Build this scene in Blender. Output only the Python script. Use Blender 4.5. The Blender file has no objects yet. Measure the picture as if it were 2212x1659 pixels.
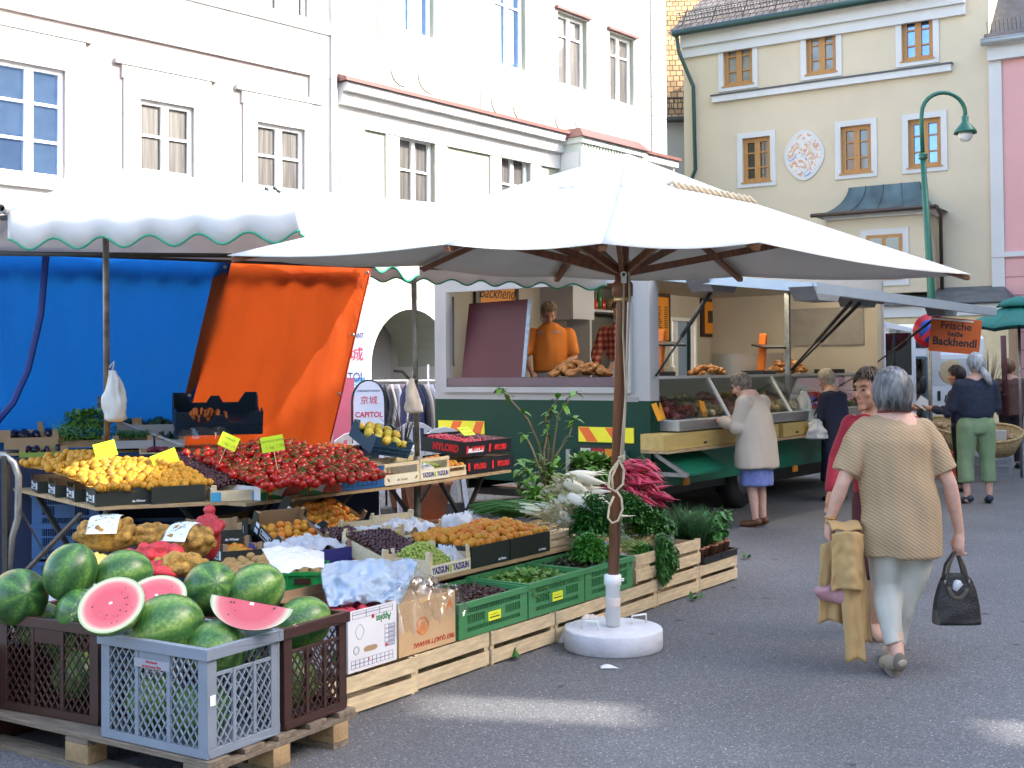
import bpy, bmesh, math, random
from mathutils import Vector, Matrix, noise, Euler
R = math.radians
random.seed(7)
scene = bpy.context.scene
# ---------------------------------------------------------------- camera
F, PX0, HZ, PITCH, ROLL = 2600.0, 1106.0, 800.0, R(1.2), R(-0.45)
CAMZ = 1.62
CY = HZ - F * math.tan(PITCH)
cam = bpy.data.objects.new('camera', bpy.data.cameras.new('camera'))
scene.collection.objects.link(cam)
CR = Matrix.Rotation(math.pi / 2 + PITCH, 3, 'X') @ Matrix.Rotation(ROLL, 3, 'Z')
cam.matrix_world = Matrix.Translation((0, 0, CAMZ)) @ CR.to_4x4()
cam.data.sensor_width = 36; cam.data.lens = F / 2212 * 36
cam.data.shift_y = (CY - 829.5) / 2212
cam.data.clip_start = 0.05; cam.data.clip_end = 2000
scene.camera = cam
# ---------------------------------------------------------------- sky, sun, exposure
SUN_EL, SUN_AZ = R(33), R(101)            # azimuth measured from +Y towards +X
world = bpy.data.worlds.new('World'); scene.world = world; world.use_nodes = True
wn = world.node_tree.nodes; wl = world.node_tree.links
sky = wn.new('ShaderNodeTexSky'); sky.sky_type = 'NISHITA'; sky.sun_disc = False
sky.sun_elevation = SUN_EL; sky.sun_rotation = SUN_AZ; sky.air_density = 1.0; sky.dust_density = 3.0; sky.ozone_density = .3
bg = wn['Background']; bg.inputs[1].default_value = 0.15
wl.new(sky.outputs[0], bg.inputs[0])
sd = Vector((math.sin(SUN_AZ) * math.cos(SUN_EL), math.cos(SUN_AZ) * math.cos(SUN_EL), math.sin(SUN_EL)))
sun = bpy.data.objects.new('sun', bpy.data.lights.new('sun', 'SUN')); scene.collection.objects.link(sun)
sun.data.energy = 2.1; sun.data.angle = R(0.5); sun.data.color = (1, .95, .87)
sun.rotation_euler = sd.to_track_quat('Z', 'Y').to_euler(); sun.location = sd * 60
scene.view_settings.view_transform = 'Standard'; scene.view_settings.look = 'None'
scene.view_settings.exposure = 2.6; scene.view_settings.gamma = 1
scene.cycles.max_bounces = 8; scene.cycles.transparent_max_bounces = 16
# ---------------------------------------------------------------- pixel <-> space helpers (pixels of a 2212x1659 view)
def ray(px, py):
    return CR @ Vector(((px - PX0) / F, -(py - CY) / F, -1))
def G(px, py, z=0.0):
    d = ray(px, py); t = (z - CAMZ) / d.z
    return Vector((0, 0, CAMZ)) + d * t
def D(px, py, Y):
    d = ray(px, py); return Vector((0, 0, CAMZ)) + d * (Y / d.y)
class Face:                                  # a vertical plane: origin, horizontal direction
    def __init__(s, o, d):
        s.o = Vector((o[0], o[1], 0)); s.d = Vector((d[0], d[1], 0)).normalized()
        s.n = Vector((s.d.y, -s.d.x, 0))     # outward, towards the camera
        s.M = Matrix(((s.d.x, -s.n.x, 0, s.o.x), (s.d.y, -s.n.y, 0, s.o.y), (0, 0, 1, 0), (0, 0, 0, 1)))
    def hit(s, px, py, out=0.0):
        c = Vector((0, 0, CAMZ)); d = ray(px, py); o = s.o + s.n * out
        t = (o - c).dot(s.n) / d.dot(s.n); p = c + d * t
        return (p - s.o).dot(s.d), p.z
def frame(a, b, z=None):
    a = Vector(a); b = Vector(b)
    if z is not None: a.z = z
    x = (b - a); L = Vector((x.x, x.y, 0)).length; x = Vector((x.x, x.y, 0)).normalized()
    y = Vector((-x.y, x.x, 0))
    return Matrix(((x.x, y.x, 0, a.x), (x.y, y.y, 0, a.y), (0, 0, 1, a.z), (0, 0, 0, 1))), L
def T(x, y, z): return Matrix.Translation((x, y, z))
def RZ(a): return Matrix.Rotation(a, 4, 'Z')
def RX(a): return Matrix.Rotation(a, 4, 'X')
def RY(a): return Matrix.Rotation(a, 4, 'Y')
def SC(x, y, z): return Matrix.Diagonal((x, y, z, 1))
# ---------------------------------------------------------------- materials
_mc = {}
def mat(name, col, rough=.6, metal=0., amp=.12, ns=6., bump=0., bs=40., spec=.5, alpha=1., trans=0., sss=0., extra=None, detail=4, coat=0., stretch=None):
    if name in _mc: return _mc[name]
    m = bpy.data.materials.new(name); m.use_nodes = True
    nt = m.node_tree; N = nt.nodes; L = nt.links; b = N['Principled BSDF']
    b.inputs['Roughness'].default_value = rough; b.inputs['Metallic'].default_value = metal
    b.inputs['Specular IOR Level'].default_value = spec; b.inputs['Alpha'].default_value = alpha
    b.inputs['Coat Weight'].default_value = coat
    tc = N.new('ShaderNodeTexCoord'); mp = N.new('ShaderNodeMapping'); L.new(tc.outputs['Object'], mp.inputs[0])
    if stretch: mp.inputs['Scale'].default_value = stretch
    nz = N.new('ShaderNodeTexNoise'); nz.inputs['Scale'].default_value = ns; nz.inputs['Detail'].default_value = detail
    L.new(mp.outputs[0], nz.inputs[0])
    cr = N.new('ShaderNodeValToRGB'); cr.color_ramp.elements[0].position = .3; cr.color_ramp.elements[1].position = .7
    cr.color_ramp.elements[0].color = (*[max(0, c * (1 - amp)) for c in col], 1)
    cr.color_ramp.elements[1].color = (*[min(1, c * (1 + amp)) for c in col], 1)
    L.new(nz.outputs[0], cr.inputs[0]); L.new(cr.outputs[0], b.inputs['Base Color'])
    if bump:
        n2 = N.new('ShaderNodeTexNoise'); n2.inputs['Scale'].default_value = bs; n2.inputs['Detail'].default_value = 5
        L.new(mp.outputs[0], n2.inputs[0])
        bp = N.new('ShaderNodeBump'); bp.inputs['Strength'].default_value = bump; bp.inputs['Distance'].default_value = .02
        L.new(n2.outputs[0], bp.inputs['Height']); L.new(bp.outputs[0], b.inputs['Normal'])
    if sss:
        b.inputs['Subsurface Weight'].default_value = sss; b.inputs['Subsurface Radius'].default_value = (.02, .008, .004)
    if trans:
        tr = N.new('ShaderNodeBsdfTranslucent'); L.new(cr.outputs[0], tr.inputs[0])
        mx = N.new('ShaderNodeMixShader'); mx.inputs[0].default_value = trans
        L.new(b.outputs[0], mx.inputs[1]); L.new(tr.outputs[0], mx.inputs[2])
        L.new(mx.outputs[0], N['Material Output'].inputs[0])
    if extra: extra(m, N, L, b, mp, cr)
    _mc[name] = m
    return m
def math_node(N, L, op, a, b=None, c=None):
    n = N.new('ShaderNodeMath'); n.operation = op
    for i, v in enumerate((a, b, c)):
        if v is None: continue
        if isinstance(v, (int, float)): n.inputs[i].default_value = v
        else: L.new(v, n.inputs[i])
    return n.outputs[0]
def ramp_node(N, L, fac, stops):
    cr = N.new('ShaderNodeValToRGB'); e = cr.color_ramp.elements
    e[0].position = stops[0][0]; e[0].color = (*stops[0][1], 1)
    e[1].position = stops[-1][0]; e[1].color = (*stops[-1][1], 1)
    for p, c in stops[1:-1]:
        k = e.new(p); k.color = (*c, 1)
    if fac is not None: L.new(fac, cr.inputs[0])
    return cr.outputs[0]
def glass_mat(name, tint=(.75, .78, .8), clear=.85, rough=.03):
    if name in _mc: return _mc[name]
    m = bpy.data.materials.new(name); m.use_nodes = True; N = m.node_tree.nodes; L = m.node_tree.links
    N.remove(N['Principled BSDF'])
    t = N.new('ShaderNodeBsdfTransparent'); t.inputs[0].default_value = (*tint, 1)
    g = N.new('ShaderNodeBsdfGlossy'); g.inputs['Roughness'].default_value = rough
    f = N.new('ShaderNodeLayerWeight'); f.inputs[0].default_value = .5
    a = math_node(N, L, 'ADD', math_node(N, L, 'MULTIPLY', math_node(N, L, 'POWER', f.outputs['Facing'], 3), .55), 1 - clear)
    mx = N.new('ShaderNodeMixShader'); L.new(a, mx.inputs[0]); L.new(t.outputs[0], mx.inputs[1]); L.new(g.outputs[0], mx.inputs[2])
    L.new(mx.outputs[0], N['Material Output'].inputs[0]); _mc[name] = m; return m
def flat(name, col, rough=.6, **k): return mat(name, col, rough, amp=.04, **k)
# ---------------------------------------------------------------- mesh builder
class MB:
    def __init__(s, M=None): s.v = []; s.f = []; s.mi = []; s.sm = []; s.M = M or Matrix(); s.m = 0
    def add(s, vs, fs, smooth=False, M=None):
        k = len(s.v); X = s.M @ M if M else s.M
        s.v += [X @ Vector(p) for p in vs]
        for f in fs: s.f.append([k + i for i in f]); s.mi.append(s.m); s.sm.append(smooth)
        return s
    def bx(s, x0, x1, y0, y1, z0, z1, M=None):
        return s.add([(x0, y0, z0), (x1, y0, z0), (x1, y1, z0), (x0, y1, z0), (x0, y0, z1), (x1, y0, z1), (x1, y1, z1), (x0, y1, z1)],
                     [(0, 3, 2, 1), (4, 5, 6, 7), (0, 1, 5, 4), (1, 2, 6, 5), (2, 3, 7, 6), (3, 0, 4, 7)], M=M)
    def quad(s, *p, M=None): return s.add(p, [tuple(range(len(p)))], M=M)
    def bar(s, a, b, w, h=None, up=(0, 0, 1)):         # a rectangular bar from a to b
        a = Vector(a); b = Vector(b); h = h or w; d = (b - a); l = d.length; d.normalize()
        x = d.cross(Vector(up)); x = x.normalized() if x.length > 1e-4 else Vector((1, 0, 0)); y = x.cross(d)
        vs = [p + x * (i * w / 2) + y * (j * h / 2) for p in (a, b) for i, j in ((-1, -1), (1, -1), (1, 1), (-1, 1))]
        return s.add(vs, [(0, 1, 2, 3), (7, 6, 5, 4), (0, 4, 5, 1), (1, 5, 6, 2), (2, 6, 7, 3), (3, 7, 4, 0)])
    def tube(s, pts, r, n=8, caps=True, flat=1.0, M=None):
        pts = [Vector(p) for p in pts]; rs = r if isinstance(r, (list, tuple)) else [r] * len(pts)
        vs = []; fs = []; up = None
        for i, p in enumerate(pts):
            d = (pts[min(i + 1, len(pts) - 1)] - pts[max(i - 1, 0)]).normalized()
            if up is None:
                up = Vector((0, 0, 1)) if abs(d.z) < .9 else Vector((0, 1, 0))
            x = d.cross(up).normalized(); y = x.cross(d).normalized(); up = y
            for k in range(n):
                a = 2 * math.pi * k / n
                vs.append(p + x * (rs[i] * math.cos(a)) + y * (rs[i] * flat * math.sin(a)))
        for i in range(len(pts) - 1):
            for k in range(n):
                fs.append((i * n + k, i * n + (k + 1) % n, (i + 1) * n + (k + 1) % n, (i + 1) * n + k))
        if caps: fs += [tuple(range(n))[::-1], tuple(range((len(pts) - 1) * n, len(pts) * n))]
        return s.add(vs, fs, True, M)
    def lathe(s, prof, n=20, M=None, smooth=True, sx=1., sy=1.):
        vs = []; fs = []
        for r, z in prof:
            for k in range(n):
                a = 2 * math.pi * k / n; vs.append((r * sx * math.cos(a), r * sy * math.sin(a), z))
        for i in range(len(prof) - 1):
            for k in range(n): fs.append((i * n + k, i * n + (k + 1) % n, (i + 1) * n + (k + 1) % n, (i + 1) * n + k))
        if prof[0][0] > 1e-4: fs.append(tuple(range(n))[::-1])
        if prof[-1][0] > 1e-4: fs.append(tuple(range((len(prof) - 1) * n, len(prof) * n)))
        return s.add(vs, fs, smooth, M)
    def cyl(s, p0, p1, r, n=16): return s.tube([p0, p1], r, n)
    def ell(s, c, r, M=None, nu=14, nv=9):
        if isinstance(r, (int, float)): r = (r, r, r)
        vs = []; fs = []
        for j in range(nv + 1):
            t = math.pi * j / nv
            for k in range(nu):
                a = 2 * math.pi * k / nu; vs.append((r[0] * math.sin(t) * math.cos(a), r[1] * math.sin(t) * math.sin(a), -r[2] * math.cos(t)))
        for j in range(nv):
            for k in range(nu): fs.append((j * nu + k, j * nu + (k + 1) % nu, (j + 1) * nu + (k + 1) % nu, (j + 1) * nu + k))
        X = Matrix.Translation(c)
        return s.add(vs, fs, True, X @ M if M else X)
    def grid(s, fn, nu, nv, smooth=True, M=None, both=0.):
        vs = [fn(i / nu, j / nv) for j in range(nv + 1) for i in range(nu + 1)]
        fs = [(j * (nu + 1) + i, j * (nu + 1) + i + 1, (j + 1) * (nu + 1) + i + 1, (j + 1) * (nu + 1) + i) for j in range(nv) for i in range(nu)]
        return s.add(vs, fs, smooth, M)
    def prism(s, pts, h0, h1, M=None):                  # pts in local xy, extruded along z
        n = len(pts)
        return s.add([(x, y, h0) for x, y in pts] + [(x, y, h1) for x, y in pts],
                     [tuple(range(n))[::-1], tuple(range(n, 2 * n))] + [(i, (i + 1) % n, n + (i + 1) % n, n + i) for i in range(n)], M=M)
    def mesh(s, name, mats, inv=None):
        me = bpy.data.meshes.new(name)
        vs = [inv @ v for v in s.v] if inv else s.v
        me.from_pydata([tuple(v) for v in vs], [], s.f)
        for m in (mats if isinstance(mats, (list, tuple)) else [mats]): me.materials.append(m)
        me.polygons.foreach_set('material_index', s.mi); me.polygons.foreach_set('use_smooth', s.sm)
        me.update(); return me
    def build(s, name, mats, parent=None, world=False, bevel=0., solid=0.):
        inv = WM[parent.name].inverted() if (world and parent) else None
        o = bpy.data.objects.new(name, s.mesh(name, mats, inv)); scene.collection.objects.link(o)
        if parent:
            o.parent = parent; WM[o.name] = WM[parent.name].copy()
        else: WM[o.name] = Matrix()
        if solid:
            md = o.modifiers.new('solid', 'SOLIDIFY'); md.thickness = solid; md.offset = 0
        if bevel:
            bm = bmesh.new(); bm.from_mesh(o.data); bmesh.ops.remove_doubles(bm, verts=bm.verts, dist=1e-5); bm.to_mesh(o.data); bm.free()
            md = o.modifiers.new('bevel', 'BEVEL'); md.width = bevel; md.segments = 2; md.limit_method = 'ANGLE'; md.angle_limit = R(40)
        return o
WM = {}
def tag(o, label=None, cat=None, group=None, kind=None):
    if label: o['label'] = label
    if cat: o['category'] = cat
    if group: o['group'] = group
    if kind: o['kind'] = kind
    return o
def thing(name, label, cat, M=None, group=None):
    o = bpy.data.objects.new(name, None); scene.collection.objects.link(o); M = M or Matrix()
    o.matrix_basis = M; WM[o.name] = M.copy(); o.empty_display_size = .1
    return tag(o, label, cat, group)
def put(o, M):                                   # place a finished one-mesh thing
    o.matrix_basis = M; WM[o.name] = M.copy(); return o
def place_copy(src, M, label=None, group=None, cat=None):
    c = src.copy(); scene.collection.objects.link(c); c.matrix_basis = M; WM[c.name] = M.copy()
    if label: c['label'] = label
    if cat: c['category'] = cat
    if group: c['group'] = group
    for ch in list(src.children):
        d = ch.copy(); scene.collection.objects.link(d); d.parent = c
        for g in list(ch.children):
            e = g.copy(); scene.collection.objects.link(e); e.parent = d
    return c
FRONT = Matrix(((1, 0, 0, 0), (0, 0, -1, 0), (0, 1, 0, 0), (0, 0, 0, 1)))   # text plane -> facing local -Y
SIDE = Matrix(((0, 0, -1, 0), (-1, 0, 0, 0), (0, 1, 0, 0), (0, 0, 0, 1)))     # text plane -> facing local -X
def text(txt, size, M, m, parent, name='lettering', align='CENTER', ext=.0008, bold=0., space=1., sx=1., shear=0.):
    cu = bpy.data.curves.new('t', 'FONT'); cu.body = txt; cu.size = size; cu.align_x = align; cu.align_y = 'CENTER'
    cu.extrude = ext; cu.offset = bold; cu.space_character = space; cu.resolution_u = 3; cu.shear = shear
    o = bpy.data.objects.new('t', cu); scene.collection.objects.link(o)
    me = bpy.data.meshes.new_from_object(o.evaluated_get(bpy.context.evaluated_depsgraph_get()))
    bpy.data.objects.remove(o)
    me.transform(M @ SC(sx, 1, 1)); me.name = name; me.materials.clear(); me.materials.append(m)
    t = bpy.data.objects.new(name, me); scene.collection.objects.link(t); t.parent = parent
    WM[t.name] = WM[parent.name].copy()
    return t
def bake(o, voxel=None, smooth=0, fac=.5):       # remesh and smooth overlapping pieces into one surface
    if voxel:
        md = o.modifiers.new('r', 'REMESH'); md.mode = 'VOXEL'; md.voxel_size = voxel; md.use_smooth_shade = True
    if smooth:
        md = o.modifiers.new('s', 'SMOOTH'); md.iterations = smooth; md.factor = fac
    dg = bpy.context.evaluated_depsgraph_get(); me = bpy.data.meshes.new_from_object(o.evaluated_get(dg))
    o.modifiers.clear(); o.data = me
    return o
# ---------------------------------------------------------------- shared materials
def wood_extra(m, N, L, b, mp, cr):
    w = N.new('ShaderNodeTexNoise'); w.inputs['Scale'].default_value = 14; w.inputs['Detail'].default_value = 6
    mp.inputs['Scale'].default_value = (1.2, 9, 9); L.new(mp.outputs[0], w.inputs[0])
W_CRATE = mat('pale_crate_wood', (.64, .5, .31), .7, amp=.2, ns=5, bump=.25, bs=30, stretch=(1.5, 9, 9))
W_PALLET = mat('grey_pallet_wood', (.2, .155, .11), .85, amp=.3, ns=5, bump=.5, bs=30, stretch=(1.5, 9, 9))
W_BLOCK = mat('pallet_block_wood', (.33, .22, .11), .85, amp=.25, ns=9, bump=.4, bs=50)
W_BOARD = mat('board_wood', (.42, .29, .15), .7, amp=.2, ns=4, bump=.15, bs=30, stretch=(1.5, 7, 7))
W_POLE = mat('dark_varnished_wood', (.19, .075, .035), .35, amp=.3, ns=5, stretch=(8, 8, .8), spec=.5)
WHITE = flat('white_paint', (.8, .8, .78), .45)
BLACK = flat('black_plastic', (.015, .015, .017), .4)
STEEL = mat('galvanised_steel', (.32, .32, .31), .42, metal=.8, amp=.2, ns=20)
DSTEEL = mat('dark_steel', (.05, .05, .045), .5, metal=.4, amp=.2, ns=20)
CARD = mat('brown_cardboard', (.38, .25, .14), .85, amp=.08, ns=5)
YEL = flat('fluorescent_yellow_card', (.55, .75, .01), .6)
INK = flat('black_ink', (.02, .02, .02), .6)
RED = flat('red_paint', (.6, .02, .02), .5)
ORG = flat('orange_paint', (.85, .2, .01), .5)
# ================================================================ GROUND
def asphalt_extra(m, N, L, b, mp, cr):
    vo = N.new('ShaderNodeTexVoronoi'); vo.inputs['Scale'].default_value = 150; L.new(mp.outputs[0], vo.inputs[0])
    wn_ = N.new('ShaderNodeTexWhiteNoise'); L.new(vo.outputs['Color'], wn_.inputs[0])
    sp = ramp_node(N, L, wn_.outputs[0], [(0, (.6, .6, .6)), (.55, (.85, .85, .86)), (.86, (1.1, 1.1, 1.1)), (.965, (1.35, 1.35, 1.35)), (1, (2.6, 2.55, 2.4))])
    big = N.new('ShaderNodeTexNoise'); big.inputs['Scale'].default_value = .55; big.inputs['Detail'].default_value = 3; L.new(mp.outputs[0], big.inputs[0])
    bg_ = ramp_node(N, L, big.outputs[0], [(.3, (.8, .8, .8)), (.7, (1.16, 1.16, 1.16))])
    st = N.new('ShaderNodeTexNoise'); st.inputs['Scale'].default_value = 7; st.inputs['Detail'].default_value = 2; L.new(mp.outputs[0], st.inputs[0])
    sc_ = ramp_node(N, L, st.outputs[0], [(.0, (.45, .45, .45)), (.27, (.5, .5, .5)), (.3, (1, 1, 1)), (1, (1, 1, 1))])
    def mul(a, c):
        x = N.new('ShaderNodeMix'); x.data_type = 'RGBA'; x.blend_type = 'MULTIPLY'; x.inputs[0].default_value = 1
        L.new(a, x.inputs[6]); L.new(c, x.inputs[7]); return x.outputs[2]
    L.new(mul(mul(mul(cr.outputs[0], sp), bg_), sc_), b.inputs['Base Color'])
    bp = N.new('ShaderNodeBump'); bp.inputs['Strength'].default_value = .5; bp.inputs['Distance'].default_value = .006
    L.new(vo.outputs['Distance'], bp.inputs['Height']); L.new(bp.outputs[0], b.inputs['Normal'])
ASPH = mat('asphalt', (.15, .149, .152), .8, amp=.12, ns=260, extra=asphalt_extra, spec=.3)
tag(MB().bx(-90, 120, -60, 160, -.3, 0).build('road', ASPH), kind='structure')
def cobble_extra(m, N, L, b, mp, cr):
    br = N.new('ShaderNodeTexBrick'); L.new(mp.outputs[0], br.inputs[0]); br.inputs['Scale'].default_value = 1
    br.inputs['Brick Width'].default_value = .22; br.inputs['Row Height'].default_value = .12; br.inputs['Mortar Size'].default_value = .012
    br.inputs['Color1'].default_value = (.2, .205, .215, 1); br.inputs['Color2'].default_value = (.13, .135, .145, 1); br.inputs['Mortar'].default_value = (.05, .05, .05, 1)
    L.new(br.outputs[0], b.inputs['Base Color'])
COB = mat('grey_sett_paving', (.17, .17, .18), .6, extra=cobble_extra)
a = G(600, 1140); b_ = G(1130, 1095); dr = (b_ - a).normalized(); nn = Vector((-dr.y, dr.x, 0))
P = [a - dr * 14, a + dr * 3.6, a + dr * 3.6 + nn * 3.2, a + dr * 14 + nn * 15, a - dr * 14 + nn * 22]
tag(MB().prism([(p.x, p.y) for p in P], 0, .11).build('pavement', COB), kind='structure')
KERB = mat('kerb_stone', (.12, .12, .125), .7, amp=.2, ns=20, bump=.3)
tag(MB(frame(a - dr * 14, a + dr * 3.6)[0]).bx(0, 17.6, -.14, -.002, 0, .125).build('kerb', KERB), kind='structure')
# ================================================================ BUILDINGS
def wall_mat(name, col, bump=.08): return mat(name, col, .85, amp=.05, ns=.8, bump=bump, bs=60, detail=6)
PINKW = wall_mat('pale_pink_render', (.31, .262, .25)); TRIM = wall_mat('white_render_trim', (.6, .59, .57))
GREENW = wall_mat('pale_green_render', (.275, .288, .228)); CREAMW = wall_mat('cream_render', (.6, .505, .36))
PINK2 = wall_mat('salmon_pink_render', (.68, .36, .34)); GREYW = wall_mat('grey_render', (.4, .4, .41))
def stain_extra(m, N, L, b, mp, cr): pass
RUST = mat('oxide_red_sheet_roof', (.13, .045, .04), .5, amp=.2, ns=3)
GPANE = mat('window_glass', (.045, .05, .055), .03, amp=.3, ns=1.2, spec=1., coat=1.)
GSKY = mat('sky_painted_glass', (.17, .28, .5), .02, metal=.85, amp=.1, spec=1.)  # blue of the reflected sky is put into the pane colour
GPANE_D = mat('dark_window_glass', (.012, .013, .015), .03, amp=.3, ns=2, spec=.8)
CURT = mat('net_curtain_behind_glass', (.055, .052, .05), .4, amp=.8, ns=3, stretch=(9, 9, .3), coat=1.)
WOODF = mat('honey_wood_frame', (.42, .2, .055), .5, amp=.12, ns=5, stretch=(6, 6, 1))
IRON = flat('dark_green_iron', (.012, .045, .035), .4)
class Wall:
    """a facade in a Face's frame: x along it, y into the building, z up; openings are really cut"""
    def __init__(s, fc, s0, s1, z0, z1, root, mt):
        s.f = fc; s.s0, s.s1, s.z0, s.z1 = s0, s1, z0, z1; s.op = []; s.root = root; s.mt = mt
    def finish(s, depth=.22, back=5.0, name='wall'):
        xs = sorted({s.s0, s.s1, *[v for o in s.op for v in (o[0], o[1])]}); zs = sorted({s.z0, s.z1, *[v for o in s.op for v in (o[2], o[3])]})
        mb = MB()
        for i in range(len(xs) - 1):
            for j in range(len(zs) - 1):
                cx = (xs[i] + xs[i + 1]) / 2; cz = (zs[j] + zs[j + 1]) / 2
                if any(o[0] < cx < o[1] and o[2] < cz < o[3] for o in s.op): continue
                mb.quad((xs[i], 0, zs[j]), (xs[i + 1], 0, zs[j]), (xs[i + 1], 0, zs[j + 1]), (xs[i], 0, zs[j + 1]))
        for x0, x1, z0, z1 in s.op:
            mb.quad((x0, 0, z0), (x0, 0, z1), (x0, depth, z1), (x0, depth, z0)); mb.quad((x1, 0, z0), (x1, depth, z0), (x1, depth, z1), (x1, 0, z1))
            mb.quad((x0, 0, z0), (x0, depth, z0), (x1, depth, z0), (x1, 0, z0)); mb.quad((x0, 0, z1), (x1, 0, z1), (x1, depth, z1), (x0, depth, z1))
        mb.quad((s.s0, 0, s.z0), (s.s0, 0, s.z1), (s.s0, back, s.z1), (s.s0, back, s.z0)); mb.quad((s.s1, 0, s.z0), (s.s1, back, s.z0), (s.s1, back, s.z1), (s.s1, 0, s.z1))
        mb.quad((s.s0, 0, s.z1), (s.s1, 0, s.z1), (s.s1, back, s.z1), (s.s0, back, s.z1))
        mb.quad((s.s0, back, s.z0), (s.s0, back, s.z1), (s.s1, back, s.z1), (s.s1, back, s.z0))
        return mb.build(name, s.mt, s.root)
    def window(s, x0, x1, z0, z1, fm, pm, rows=3, cols=2, fw=.07, surround=0., sm=None, crown=0., rowat=None, depth=.14, mull=.09, sill=True, lab=None):
        s.op.append((x0, x1, z0, z1)); y = depth
        fr = MB()
        fr.bx(x0, x0 + fw, y - .05, y + .03, z0, z1); fr.bx(x1 - fw, x1, y - .05, y + .03, z0, z1)
        fr.bx(x0 + fw, x1 - fw, y - .05, y + .03, z0, z0 + fw); fr.bx(x0 + fw, x1 - fw, y - .05, y + .03, z1 - fw, z1)
        for c in range(1, cols):
            xm = x0 + (x1 - x0) * c / cols; fr.bx(xm - mull / 2, xm + mull / 2, y - .053, y + .03, z0 + fw, z1 - fw)
        ats = rowat or [k / rows for k in range(1, rows)]
        xsn = [x0 + fw] + [v for c in range(1, cols) for v in (x0 + (x1 - x0) * c / cols - mull / 2, x0 + (x1 - x0) * c / cols + mull / 2)] + [x1 - fw]
        for t in ats:
            zz = z0 + (z1 - z0) * t
            for k in range(0, len(xsn), 2): fr.bx(xsn[k], xsn[k + 1], y - .04, y + .02, zz - .018, zz + .018)
        if sill: fr.bx(x0 - .04, x1 + .04, -.05, y - .051, z0 - .03, z0 + .012)
        w = fr.build('window', fm, s.root); 
        pn = MB().bx(x0 + fw, x1 - fw, y, y + .012, z0 + fw, z1 - fw).build('pane', pm, w)
        if surround:
            q = surround; mb = MB(); o = -.035
            mb.bx(x0 - q, x0, o, 0.0, z0 - q * .9, z1 + q); mb.bx(x1, x1 + q, o, 0.0, z0 - q * .9, z1 + q)
            mb.bx(x0, x1, o, 0.0, z0 - q * .9, z0 - .031); mb.bx(x0, x1, o, 0.0, z1, z1 + q)
            if crown:
                mb.bx(x0 - q - .03, x1 + q + .03, -.05, .0, z1 + q, z1 + q + crown * .4); mb.bx(x0 - q - .14, x1 + q + .14, -.08, .0, z1 + q + crown * .4, z1 + q + crown * .55)
            mb.build('window_surround', sm, w)
        return w
def tile_extra(m, N, L, b, mp, cr):
    br = N.new('ShaderNodeTexBrick'); L.new(mp.outputs[0], br.inputs[0]); br.inputs['Scale'].default_value = 1
    br.inputs['Brick Width'].default_value = .18; br.inputs['Row Height'].default_value = .16; br.inputs['Mortar Size'].default_value = .012
    br.inputs['Mortar'].default_value = (.03, .02, .015, 1)
    n = N.new('ShaderNodeTexNoise'); n.inputs['Scale'].default_value = 1.5; L.new(mp.outputs[0], n.inputs[0])
    L.new(cr.outputs[0], br.inputs['Color1'])
    x = N.new('ShaderNodeMix'); x.data_type = 'RGBA'; x.blend_type = 'MULTIPLY'; x.inputs[0].default_value = 1; L.new(cr.outputs[0], x.inputs[6]); x.inputs[7].default_value = (.6, .58, .55, 1)
    L.new(x.outputs[2], br.inputs['Color2']); L.new(br.outputs[0], b.inputs['Base Color'])
    bp = N.new('ShaderNodeBump'); bp.inputs['Distance'].default_value = .05; L.new(br.outputs['Fac'], bp.inputs['Height']); bp.invert = True
    L.new(bp.outputs[0], b.inputs['Normal'])
TILE_O = mat('orange_clay_tiles', (.5, .3, .13), .8, amp=.25, ns=2, extra=tile_extra)
TILE_G = mat('brown_grey_shingles', (.25, .21, .18), .8, amp=.25, ns=2, extra=tile_extra)
TILE_R = mat('red_brown_clay_tiles', (.23, .08, .045), .8, amp=.3, ns=2, extra=tile_extra)

# ---- white / pale green building in the middle
WF = Face((-3.01, 20.8), (.636, .772))
wb = thing('town_house', 'white and pale green town house with round plaster discs under its upper windows', 'building', WF.M)
sEnd = WF.hit(1437, 300)[0]
WW = Wall(WF, 0, sEnd, 0, 11.5, wb, GREENW)
def span(fc, x0, x1, ytop, ybot, xr=None):
    """ytop, ybot read at column xr (default x0)"""
    xr = x0 if xr is None else xr
    return fc.hit(x0, 300)[0], fc.hit(x1, 300)[0], fc.hit(xr, ybot)[1], fc.hit(xr, ytop)[1]
for (x0, x1, yt, yb, pm, rows, ra) in ((853, 938, -140, 62, GSKY, 2, [.7]), (1068, 1136, -60, 137, GSKY, 2, [.7]), (1204, 1268, 23, 180, CURT, 2, [.7]), (1316, 1369, 68, 217, CURT, 2, [.7])):
    a0, a1, z0, z1 = span(WF, x0, x1, yt, yb); 
    w = WW.window(a0, a1, z0, z1, WHITE, pm, rows, fw=.075, surround=.24, sm=TRIM, rowat=ra)
    MB().bx(a0 - .1, a1 + .1, -.12, -.04, z1 + .02, z1 + .08).build('canopy', RUST, w)
    # white apron with two discs
    zc = WF.hit((x0 + x1) / 2, 0)[1]
    mb = MB(); mb.bx(a0 - .42, a1 + .42, -.02, 0, z0 - 1.45, z0 - .22); mb.bx(a0 - .42, a0 - .24, -.02, 0, z0 - .22, 11.4); mb.bx(a1 + .24, a1 + .42, -.02, 0, z0 - .22, 11.4)
    mb.build('window_apron', TRIM, wb)
    for k in (0, 1):
        sx = a0 + (a1 - a0) * (.16 + .68 * k)
        MB().lathe([(.29, 0), (.29, .02), (.275, .02)], 28, M=T(sx, -.021, z0 - .75) @ RX(math.pi / 2)).build('plaster_disc', GREENW, wb)
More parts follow.
